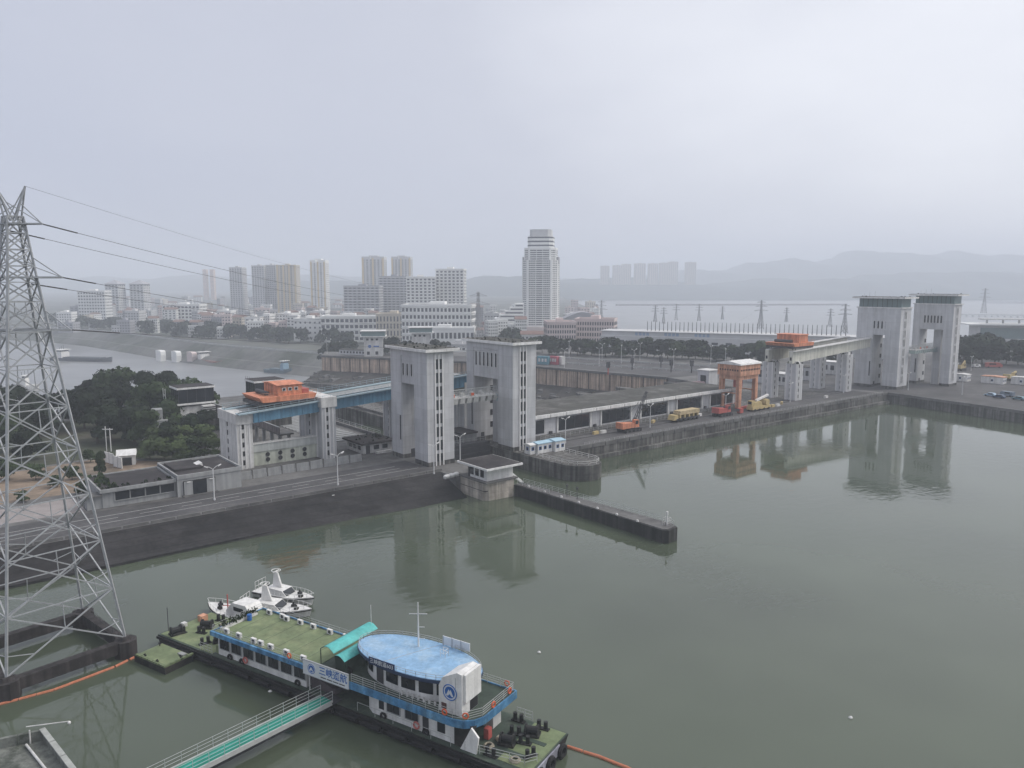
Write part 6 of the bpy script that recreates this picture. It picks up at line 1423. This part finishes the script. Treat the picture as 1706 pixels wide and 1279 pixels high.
# ================================================================== CITY
mB = [M('city_wall_white',(0.74,0.74,0.72),0.8,0.08,0.05), M('city_wall_grey',(0.52,0.52,0.52),0.8,0.1,0.05), M('city_wall_pink',(0.60,0.51,0.49),0.8,0.08,0.05), M('city_wall_beige',(0.55,0.50,0.42),0.8,0.08,0.05), M('city_wall_dark',(0.34,0.34,0.36),0.8,0.1,0.05), M('city_wall_yellow',(0.60,0.48,0.28),0.8,0.08,0.05), M('city_wall_orange',(0.60,0.42,0.33),0.8,0.08,0.05)]
mCW = M('city_window',(0.075,0.08,0.09),0.3,0.2,0.1)
def grid(m, x0, x1, y, z0, z1, nx, nz, fx, fz, ax='x', sgn=-1, ribbon=False):
    dx, dz = (x1-x0)/nx, (z1-z0)/nz; e_ = 0.12*sgn
    for j in range(nz):
        za = z0+dz*(j+0.5-fz/2); zb = za+dz*fz
        if ribbon: spans = [(x0+dx*0.2, x1-dx*0.2)]
        else: spans = [(x0+dx*(i+0.5-fx/2), x0+dx*(i+0.5+fx/2)) for i in range(nx)]
        for (a, b) in spans:
            if ax == 'x': m.add([(a,y+e_,za),(b,y+e_,za),(b,y+e_,zb),(a,y+e_,zb)], [(0,1,2,3) if sgn < 0 else (3,2,1,0)])
            else: m.add([(y+e_,a,za),(y+e_,b,za),(y+e_,b,zb),(y+e_,a,zb)], [(3,2,1,0) if sgn < 0 else (0,1,2,3)])
def building(name, label, px0, px1, ytop, Y, depth, mat, floors, bays, fx=0.5, fz=0.5, ribbon=False, rz=0.0, z0=CZ, group=None, roof='flat', stripes=None, cat='building', ledges=False):
    xa, xb = atx(px0, Y, 20), atx(px1, Y, 20); w = (xb-xa)/max(0.5, math.cos(rz)); zt = hgt(ytop, Y)
    fr = Fr((xa+xb)/2, Y, rz); T = Th(name, label, cat, (0, depth/2, z0), fr, group)
    T.part('wall', MB().box(-w/2, w/2, 0, depth, z0, zt), mat)
    m = MB(); dpb = max(2, round(bays*depth/w))
    grid(m, -w/2, w/2, 0, z0+1, zt-0.6, bays, floors, fx, fz, 'x', -1, ribbon)
    grid(m, 0, depth, -w/2, z0+1, zt-0.6, dpb, floors, fx, fz, 'y', -1, ribbon); grid(m, 0, depth, w/2, z0+1, zt-0.6, dpb, floors, fx, fz, 'y', 1, ribbon)
    T.part('windows', m, mCW, kind='stuff')
    if ledges:
        l = MB()
        for j in range(floors+1): z = z0+1+(zt-0.6-z0-1)*j/floors; l.box(-w/2-0.5, w/2+0.5, -0.5, depth+0.3, z-0.25, z+0.25)
        T.part('balcony_ledge', l, mB[0], kind='stuff')
    if roof == 'flat':
        T.part('roof_parapet', par_slab(MB(), -w/2-0.2, w/2+0.2, -0.2, depth+0.2, zt, zt+1.1), mat)
        if w > 14: T.part('stair_head', MB().box(-w*0.12, w*0.1, depth*0.3, depth*0.7, zt, zt+3.2), mat)
    elif roof == 'pavilion':
        T.part('roof', MB().add([(-w*0.6,-depth*0.1,zt),(w*0.6,-depth*0.1,zt),(w*0.6,depth*1.1,zt),(-w*0.6,depth*1.1,zt),(0,depth/2,zt+7)], [(3,2,1,0),(0,1,4),(1,2,4),(2,3,4),(3,0,4)]), mB[4])
    elif roof == 'gable':
        T.part('roof', MB().wedgex([(-0.5,zt),(depth+0.5,zt),(depth/2,zt+2.5)], -w/2-0.5, w/2+0.5), M('roof_tile',(0.20,0.13,0.11),0.9,0.2))
    elif roof == 'crown':
        T.part('roof_crown', MB().box(-w*0.5,-w*0.12,0,depth,zt,zt+4).box(w*0.12,w*0.5,0,depth,zt,zt+4).box(-w*0.2,w*0.2,depth*0.2,depth*0.8,zt,zt+6), mat)
    if stripes:
        for f in stripes: T.part('pilaster', MB().box(-w/2+w*f-w*0.045, -w/2+w*f+w*0.045, -0.7, 0.0, z0, zt+1.2), mB[5] if mat is not mB[4] else mB[0])
    return T
# --- the white high rise with chamfered plan and stepped crown
Y0 = 820; zg_ = CZ; S = Th('high_rise', 'tall white high rise hotel with stepped crown standing alone in the middle', 'skyscraper', (0,0,zg_), Fr(atx(902.5,Y0,40), Y0+18, R(-8)))
def octa(w, ch): return [(-w,-w+ch),(-w+ch,-w),(w-ch,-w),(w,-w+ch),(w,w-ch),(w-ch,w),(-w+ch,w),(-w,w-ch)]
z1, z2, z3, z4 = hgt(433,Y0), hgt(412,Y0), hgt(393,Y0), hgt(381,Y0)
S.part('podium', MB().box(-34, 40, -26, 26, zg_, zg_+9), mB[2])
S.part('shaft', MB().prism(octa(19,6), zg_+9, z1), mB[0])
S.part('upper_shaft', MB().prism(octa(17,5.5), z1, z2), mB[0]); S.part('crown', MB().prism(octa(13.5,4), z2, z3), mB[0]); S.part('crown_screen', MB().prism(octa(11.5,3.5), z3, z4), mB[1])
for k, (sx, sy) in enumerate(((-1,-1),(1,-1))): S.part('corner_turret', MB().box(sx*19-2.2 if sx > 0 else -19-0.4, sx*19+0.4 if sx > 0 else -19+2.2, -8, 8, z1-4, z1+3.5), mB[4])
m = MB(); nf = 31; dz = (z1-zg_-10)/nf
for j in range(nf+5):
    za = zg_+10+dz*(j+0.28); zb = za+dz*0.5; w = 19 if j < nf else 17; ch = 6 if j < nf else 5.5
    for sgn_, ax in ((-1,'f'),(-1,'l'),(1,'r')):
        ks = [-0.80,-0.66,-0.52,-0.38]+[0.38,0.52,0.66,0.80]
        for f in ks:
            a, b = (w-ch)*f-0.75 if abs(f) < 1 else 0, (w-ch)*f+0.75
            if ax == 'f': m.add([(a,-w-0.1,za),(b,-w-0.1,za),(b,-w-0.1,zb),(a,-w-0.1,zb)],[(0,1,2,3)])
            else: m.add([(sgn_*(w+0.1),a,za),(sgn_*(w+0.1),b,za),(sgn_*(w+0.1),b,zb),(sgn_*(w+0.1),a,zb)],[(0,1,2,3) if sgn_ > 0 else (3,2,1,0)])
        a, b = -(w-ch)*0.26, (w-ch)*0.26
        if ax == 'f': m.add([(a,-w-0.1,za),(b,-w-0.1,za),(b,-w-0.1,zb),(a,-w-0.1,zb)],[(0,1,2,3)])
        else: m.add([(sgn_*(w+0.1),a,za),(sgn_*(w+0.1),b,za),(sgn_*(w+0.1),b,zb),(sgn_*(w+0.1),a,zb)],[(0,1,2,3) if sgn_ > 0 else (3,2,1,0)])
    for sx in (-1, 1):                      # chamfer windows
        for f in (0.25, 0.5, 0.75):
            p = Vector((sx*(w-ch+ch*f),-w+ch*f,0)); d = Vector((sx*0.7,0.7,0)); o = Vector((sx*0.07,-0.07,0)); a_, b_ = p-d*0.7+o, p+d*0.7+o
            q = [(a_.x,a_.y,za),(b_.x,b_.y,za),(b_.x,b_.y,zb),(a_.x,a_.y,zb)]; m.add(q, [(0,1,2,3) if sx > 0 else (3,2,1,0)])
S.part('windows', m, mCW, kind='stuff')
cb = MB()
for j in range(3): z = z2+1.5+j*4.2; cb.prism(octa(13.6,4), z, z+1.6)
S.part('crown_band', cb, mCW, kind='stuff')
ol = MB(); 
for j in range(nf): z = zg_+10+dz*j; ol.prism(octa(19.15,6.05), z-0.18, z+0.18)
pass
b_ = building
b_('office_block','white five storey office with long window rows behind the nearest tower',668,785,509,640,26,mB[0],6,18,0.6,0.5,rz=R(-6),ledges=True)
b_('residential_tower','white slab apartment tower, left of the white pair behind the office',678,726,462,880,24,mB[0],17,7,0.55,0.5,rz=R(8),ledges=True)
b_('residential_tower','white taller apartment tower with rooftop block, right of the white pair',726,773,449,900,24,mB[0],19,7,0.55,0.5,ledges=True,rz=R(-4))
b_('residential_tower','dark grey apartment block left of the white pair, lower one',573,632,477,1000,30,mB[4],14,8,0.6,0.45,ledges=True)
b_('residential_tower','dark grey apartment block left of the white pair, taller one',632,680,461,1040,30,mB[4],18,7,0.6,0.45,ledges=True)
b_('residential_tower','pale twin tower with notched crown, left twin above the grey blocks',604,641,431,1350,30,mB[1],28,6,0.5,0.5,roof='crown',stripes=(0.05,0.5,0.95))
b_('residential_tower','pale twin tower with notched crown, right twin above the grey blocks',653,685,431,1380,30,mB[1],28,6,0.5,0.5,roof='crown',stripes=(0.05,0.5,0.95))
b_('residential_tower','slim white tower with yellow vertical stripes standing apart left of the twins',518,544,437,1250,24,mB[0],26,5,0.5,0.5,stripes=(0.08,0.5,0.92),roof='crown')
b_('residential_tower','grey tower, left of the tight row of three',421,442,443,1300,24,mB[1],25,5,0.5,0.5)
b_('residential_tower','grey tower, middle of the tight row of three',443,461,442,1310,24,mB[1],25,5,0.5,0.5)
b_('residential_tower','yellow striped tower, right of the tight row of three',462,495,442,1290,24,mB[3],25,6,0.5,0.5,stripes=(0.06,0.36,0.64,0.94))
b_('residential_tower','lone grey tower left of the row of three',384,405,446,1320,24,mB[1],24,5,0.5,0.5)
b_('residential_tower','faint orange tower, left of the orange pair',339,345,449,2500,16,mB[6],22,3,0.4,0.4)
b_('residential_tower','faint orange tower, right of the orange pair',351,357,449,2500,16,mB[6],22,3,0.4,0.4)
b_('residential_tower','pale tower with pyramid roof at far left, left of its pair',176,198,473,1250,24,mB[1],13,4,0.5,0.5,roof='pavilion')
b_('residential_tower','pale tower with pyramid roof at far left, right of its pair',217,240,473,1270,24,mB[1],13,4,0.5,0.5,roof='pavilion')
b_('apartment_block','white apartment slab left of the pyramid roofed towers',130,175,485,1150,20,mB[0],9,10,0.6,0.5,ledges=True)
b_('office_block','white block with regular windows above the embankment trees',270,332,508,980,24,mB[0],6,10,0.6,0.55)
b_('office_block','long white building with window bands left of the control towers',535,628,528,720,24,mB[0],4,12,0.7,0.55,rz=R(6),ledges=True)
b_('office_block','plain white gable ended building beside the long banded one',488,536,532,735,24,mB[0],4,6,0.35,0.35)
b_('office_block','beige building with large columns behind the left control tower',626,682,524,690,24,mB[3],4,10,0.4,0.7)
b_('office_block','low white annex below the five storey office',690,790,548,600,18,mB[0],2,14,0.6,0.5)
b_('office_block','pink four storey office right of the high rise, main wing',912,960,538,555,24,mB[2],4,12,0.55,0.6,z0=4,rz=R(4))
b_('office_block','pink four storey office right of the high rise, long side wing',958,1022,533,575,22,mB[2],4,16,0.55,0.6,z0=4,rz=R(-14))
b_('warehouse','low white warehouse in front of the high rise podium',868,915,557,600,16,mB[0],1,7,0.5,0.4,z0=4,roof='gable')
b_('office_block','grey low block between the two near towers and the city',738,790,575,540,16,mB[1],3,7,0.4,0.5,z0=4)
# terraced building
Tt = Th('terraced_building', 'white stepped terrace building climbing to the left foot of the high rise', 'building', (atx(846,760,4),770,CZ), WLD)
for i in range(6):
    xa, xb = atx(815+i*8.5,760), atx(873,760); zz = hgt(536-i*6,760)
    Tt.part('terrace', MB().box(xa, xb, 760+i*1.2, 785, CZ if i == 0 else hgt(536-(i-1)*6,760)+0.02, zz), mB[0]); Tt.part('window_band', MB().box(xa+1, xb-1, 759.9+i*1.2, 760.0+i*1.2, zz-2.6, zz-1.2), mCW)
# domed hall
Dh = Th('domed_hall', 'low hall with shallow curved roof behind the pink office', 'hall', (atx(970,690,4),690,CZ), WLD)
xa, xb = atx(940,690), atx(1002,690); mdl = [(xa+(xb-xa)*i/10, hgt(530,690)+5.5*math.sin(math.pi*i/10)) for i in range(11)]
Dh.part('wall', MB().box(xa, xb, 690, 715, CZ, hgt(530,690)), mB[1]); Dh.part('roof', MB().wedge(mdl, 689, 716), mB[4])
# long powerhouse with its row of roof posts
p0, p1 = ground(1000,581,4), ground(1300,592,4); d = p1-p0; Lp = d.length
Ph = Th('powerhouse', 'very long low white powerhouse with a row of posts on its roof by the river', 'powerhouse', (Lp/2,8,4), Fr(p0.x,p0.y,math.atan2(d.y,d.x)))
Ph.part('wall', MB().box(0,Lp+70,0,26,4,4+9.6), mB[1]); Ph.part('upper_wall', MB().box(0,Lp+70,3,23,13.6,16.4), mB[1]); Ph.part('roof', MB().box(-1,Lp+71,2,24,16.4,16.8), mB[1])
wn2 = shared(MB().box(-2.0,2.0,-0.1,0.02,0,1.6),'window',mCW); po2 = shared(MB().tube((0,0,0),(0,0,6.4),0.26,0.16,n=6),'roof_post',mWire)
n = int(Lp/9)
for i in range(n): Ph.piece('window', wn2, (6+i*9, 0, 9.2))
for i in range(46): Ph.piece('roof_post', po2, (30+i*(Lp+10)/46, 12, 16.8))
for g in range(3):
    for i in range(4): Ph.part('blue_plaque', MB().box(Lp*(0.2+0.17*g)+i*2.6, Lp*(0.2+0.17*g)+1.9+i*2.6, 2.9, 3.0, 14.0, 16.0), M('faded_blue_plaque',(0.25,0.33,0.45),0.6,0.1) if (g,i)==(0,0) else bpy.data.materials['faded_blue_plaque'])
# crowded low houses of the city
lbl = 'small hazy house in the crowded low city quarter'; grp = 'low houses crowded in the hazy city'
zones = [(90,640,512,548,850,1250,85),(200,700,500,516,1300,1900,75),(690,870,500,532,850,1300,42),(935,1000,503,522,950,1500,16),(785,870,520,548,700,850,12),(430,500,530,552,760,820,8),(300,640,520,545,760,900,36)]
for (xa, xb, ya, yb, Ya, Yb, cnt) in zones:
    for i in range(cnt):
        px = rnd.uniform(xa, xb); Y = rnd.uniform(Ya, Yb); wpx = rnd.uniform(9,26)*900/Y
        zt = CZ+rnd.choice((7,10,13,16,19,22)); row = 470+1280*(50-zt)/Y
        if px+wpx > 1000: continue
        building('city_house', lbl, px, px+wpx, row, Y, rnd.uniform(9,16), rnd.choice(mB[:5]+[mB[0],mB[0],mB[1]]), max(2,round((zt-CZ)/3.2)), rnd.randint(3,6), 0.5, 0.45, rz=rnd.uniform(-0.3,0.3), group=grp, roof=rnd.choice(('flat','flat','gable')) if wpx < 20 else 'flat', cat='house')
# towers on the far hill across the river
ords = ('first','second','third','fourth','fifth','sixth','seventh','eighth'); grp = 'tower blocks on the far hill'
for k, (a, b, yt) in enumerate(((1001,1015,443),(1021,1036,442),(1036,1051,440),(1057,1075,439),(1080,1096,439),(1099,1113,438),(1113,1129,436),(1142,1159,437))):
    building('far_tower', 'faint tower block on the far hill across the river, '+ords[k]+' from the left', a, b, yt, 3350, 30, mB[3], 30, 5, 0.5, 0.5, z0=40, group=grp)

# ================================================================== LOWER CHANNEL: SHIPS, DOLPHINS, FAR BOOM
def cargo(label, px, py, L_, Wd, rz, hull, house_at, housecol, z=-20.0):
    q = ground(px, py, z); fr = Fr(q.x, q.y, rz); T = Th('cargo_ship', label, 'ship', (0,0,z), fr)
    n = 10; vs = []
    for i in range(n+1):
        f = i/n; x = -L_/2+L_*f; hw = Wd/2*(1 if f < 0.8 else 1-((f-0.8)/0.2)**2*0.85); zt = z+2.6+(1.8*max(0,(f-0.82)/0.18))
        vs += [(x,hw,zt),(x-0.6*f,hw*0.85,z-1),(x-0.6*f,-hw*0.85,z-1),(x,-hw,zt)]
    fs = []
    for i in range(n):
        k = 4*i; fs += [(k+4,k+5,k+1,k),(k+6,k+7,k+3,k+2),(k,k+3,k+7,k+4)]
    fs += [(0,1,2,3),(4*n+3,4*n+2,4*n+1,4*n)]
    T.part('hull', MB().add(vs, fs), hull)
    T.part('hatch_cover', MB().box(-L_*0.28, L_*0.34, -Wd*0.4, Wd*0.4, z+2.6, z+3.5), hull)
    h = T.part('deckhouse', MB().box(house_at-L_*0.07, house_at+L_*0.06, -Wd*0.42, Wd*0.42, z+2.6, z+7.2), housecol)
    T.part('bridge_roof', MB().box(house_at-L_*0.08, house_at+L_*0.075, -Wd*0.55, Wd*0.55, z+9.6, z+9.9), mWhite, h); T.part('wheelhouse', MB().box(house_at-L_*0.04, house_at+L_*0.05, -Wd*0.38, Wd*0.38, z+7.2, z+9.6), housecol, h)
    T.part('bridge_window', MB().box(house_at-L_*0.042, house_at+L_*0.052, -Wd*0.385, Wd*0.385, z+8.2, z+9.2), mCW, h)
    for i in range(3): T.part('mast', MB().tube((house_at-2+i*2.0,0,z+9.9),(house_at-2+i*2.0,0,z+12+i), 0.12, n=5), mSteelD)
    return T
mHullS = M('ship_hull_grey',(0.07,0.08,0.09),0.7,0.2)
cargo('dark loaded cargo ship with white deckhouse crossing the lower channel', 138, 601, 62, 11, R(-14), mHullS, -22, mWhite)
cargo('white ship with pink red deck moored beside the concrete dolphins', 352, 606, 40, 10, R(-42), M('ship_hull_red',(0.30,0.16,0.14),0.7,0.2), -13, mWhite)
cargo('small blue sterned ship below the lock wall', 465, 621, 26, 7, R(-28), M('ship_hull_teal',(0.11,0.16,0.19),0.6,0.15), 6, M('ship_house_blue',(0.22,0.34,0.44),0.6,0.1))
q = ground(20, 668, -20)
cargo('white tug seen through the pylon in front of the grove', 38, 650, 20, 7, R(10), mOffW, 2, mWhite)
for k, px in enumerate((268,294,320)):
    q = ground(px, 601+k*1.5, -20); fr = Fr(q.x, q.y, R(-35))
    T = Th('mooring_dolphin', 'tall pale concrete mooring dolphin in the lower channel, '+['left','middle','right'][k]+' of three', 'dolphin', (0,0,-20), fr)
    T.part('block', MB().wedge([(-3.6,-21),(3.6,-21),(4.6,-14.5),(4.2,-11.4),(2.6,-10.4),(-3.6,-10.4)], -2.4, 2.4), mB[0] if k < 2 else mB[2])
    lv = shared(MB().box(-0.5,0.0,-1.6,1.6,0,0.7),'ladder_notch',mSteelD)
    for i in range(5): T.piece('ladder_notch', lv, (-3.6,0,-19.5+i*1.8))
p0, p1 = ground(1026,509,-20), ground(1420,509,-20)
fb_ = Th('long_barrage', 'long low brown barrage line lying across the wide far river', 'barrage', (p0.x,p0.y,-20), WLD)
fb_.part('crest_wall', MB().bar((p0.x,p0.y,-18.2),(p1.x,p1.y+40,-18.2),9,5.5), M('barrage_brown',(0.17,0.12,0.12),0.9,0.2))
for k,(xa,xb,y) in enumerate(((1600,1706,527),(1640,1760,505))):
    a_, b_2 = ground(xa,y,-20), ground(xb,y+2,-20)
    T = Th('river_bridge', ['low bridge line over the river right of the rightmost tower','grey ship hull like bank line far out on the right river'][k], 'bridge' if k == 0 else 'bank', (a_.x,a_.y,-20), WLD)
    T.part('deck', MB().bar((a_.x,a_.y,-16),(b_2.x+150,b_2.y,-16),7,2.2 if k == 0 else 8), mB[1])
    if k == 0:
        for i in range(14): v = a_+(b_2-a_)*(i/10); T.part('bridge_pier', MB().box(v.x-1,v.x+1,v.y-2,v.y+2,-21,-17), mB[1])
T = Th('river_hall', 'flat roofed pale building with bridge deck beyond the trees at the right edge', 'building', (0,0,4), Fr(atx(1690,560,4),560,R(-8)))
T.part('wall', MB().box(-26,60,0,14,4,19), mB[1]); T.part('roof', MB().box(-34,62,-5,16,19,20), mB[0]); T.part('glazing', MB().box(-24,58,-0.15,0.02,9,17), mGreenBand); T.part('upper_deck', MB().box(-22,62,2,10,22.5,23.6), mB[1])
for i in range(7): T.part('deck_column', MB().box(-18+i*11,-17+i*11,5,6,20,22.5), mB[1])
# signboard wall, sheds and lamps of the yard
for k,(x0,x1,y,lb) in enumerate(((176,190,770,'white hoarding wall in the dirt yard, left panel run'),(190,204,777,'white hoarding wall in the dirt yard, right panel run'))):
    a_, b_2 = ground(x0,y,4), ground(x1,y+4,4); d = b_2-a_; T = Th('yard_hoarding', lb, 'hoarding', (0,0,4), Fr(a_.x,a_.y,math.atan2(d.y,d.x)))
    for i in range(2): T.part('panel', MB().box(d.length*0.5*i+0.05,d.length*0.5*(i+1)-0.05,-0.1,0.1,4.1,6.8), mWhite); T.part('post', MB().box(d.length*0.5*i-0.06,d.length*0.5*i+0.06,-0.14,0.14,4,7), mSteel)
q = ground(178,752,4); T = Th('yard_mast','twin thin white mast behind the white hoarding','mast',(0,0,4),Fr(q.x,q.y,0)); T.part('pole', MB().tube((0,0,4),(0,0,11),0.12), mWhite); T.part('pole', MB().tube((1.2,0,4),(1.2,0,10.5),0.12), mWhite); T.part('cross_piece', MB().bar((-0.8,0,10.2),(2,0,10.2),0.2), mWhite)
q = ground(212,773,4); T = Th('yard_hut','small white gabled hut in the dirt yard beside the bushes','hut',(0,0,4),Fr(q.x,q.y,0.4)); T.part('wall', MB().box(-2,2,-1.5,1.5,4,6.6), mOffW); T.part('roof', MB().wedgex([(-1.9,6.6),(1.9,6.6),(0,7.9)],-2.3,2.3), mWhite); T.part('opening', MB().box(-1.2,1.2,-1.56,-1.48,4,6), mShade)
q = ground(258,728,4); T = Th('grove_hut','pale stepped hut half hidden in the grove','hut',(0,0,4),Fr(q.x,q.y,0.5)); T.part('wall', MB().box(-2.4,2.4,-2,2,4,12.5), mLow); T.part('lower_roof', MB().box(-3.6,3.6,-4,-2,4,9.5), mLow); T.part('window', MB().box(-1.2,1.2,-2.06,-1.98,10.4,11.6), mGlass)
# ------------------------------------------------------------------ the damp air
hz = MB().box(-8600, 8600, -2500, 7900, -26, 262)
hm = bpy.data.materials.new('damp_air'); hm.use_nodes = True; t = hm.node_tree
for n in list(t.nodes): t.nodes.remove(n)
o_ = t.nodes.new('ShaderNodeOutputMaterial'); v_ = t.nodes.new('ShaderNodeVolumePrincipled')
v_.inputs['Color'].default_value = (0.86, 0.905, 0.98, 1); v_.inputs['Density'].default_value = 0.0004
t.links.new(v_.outputs['Volume'], o_.inputs['Volume'])
me = hz.mesh('haze'); me.materials.append(hm); ho = link(bpy.data.objects.new('haze', me)); ho['kind'] = 'stuff'
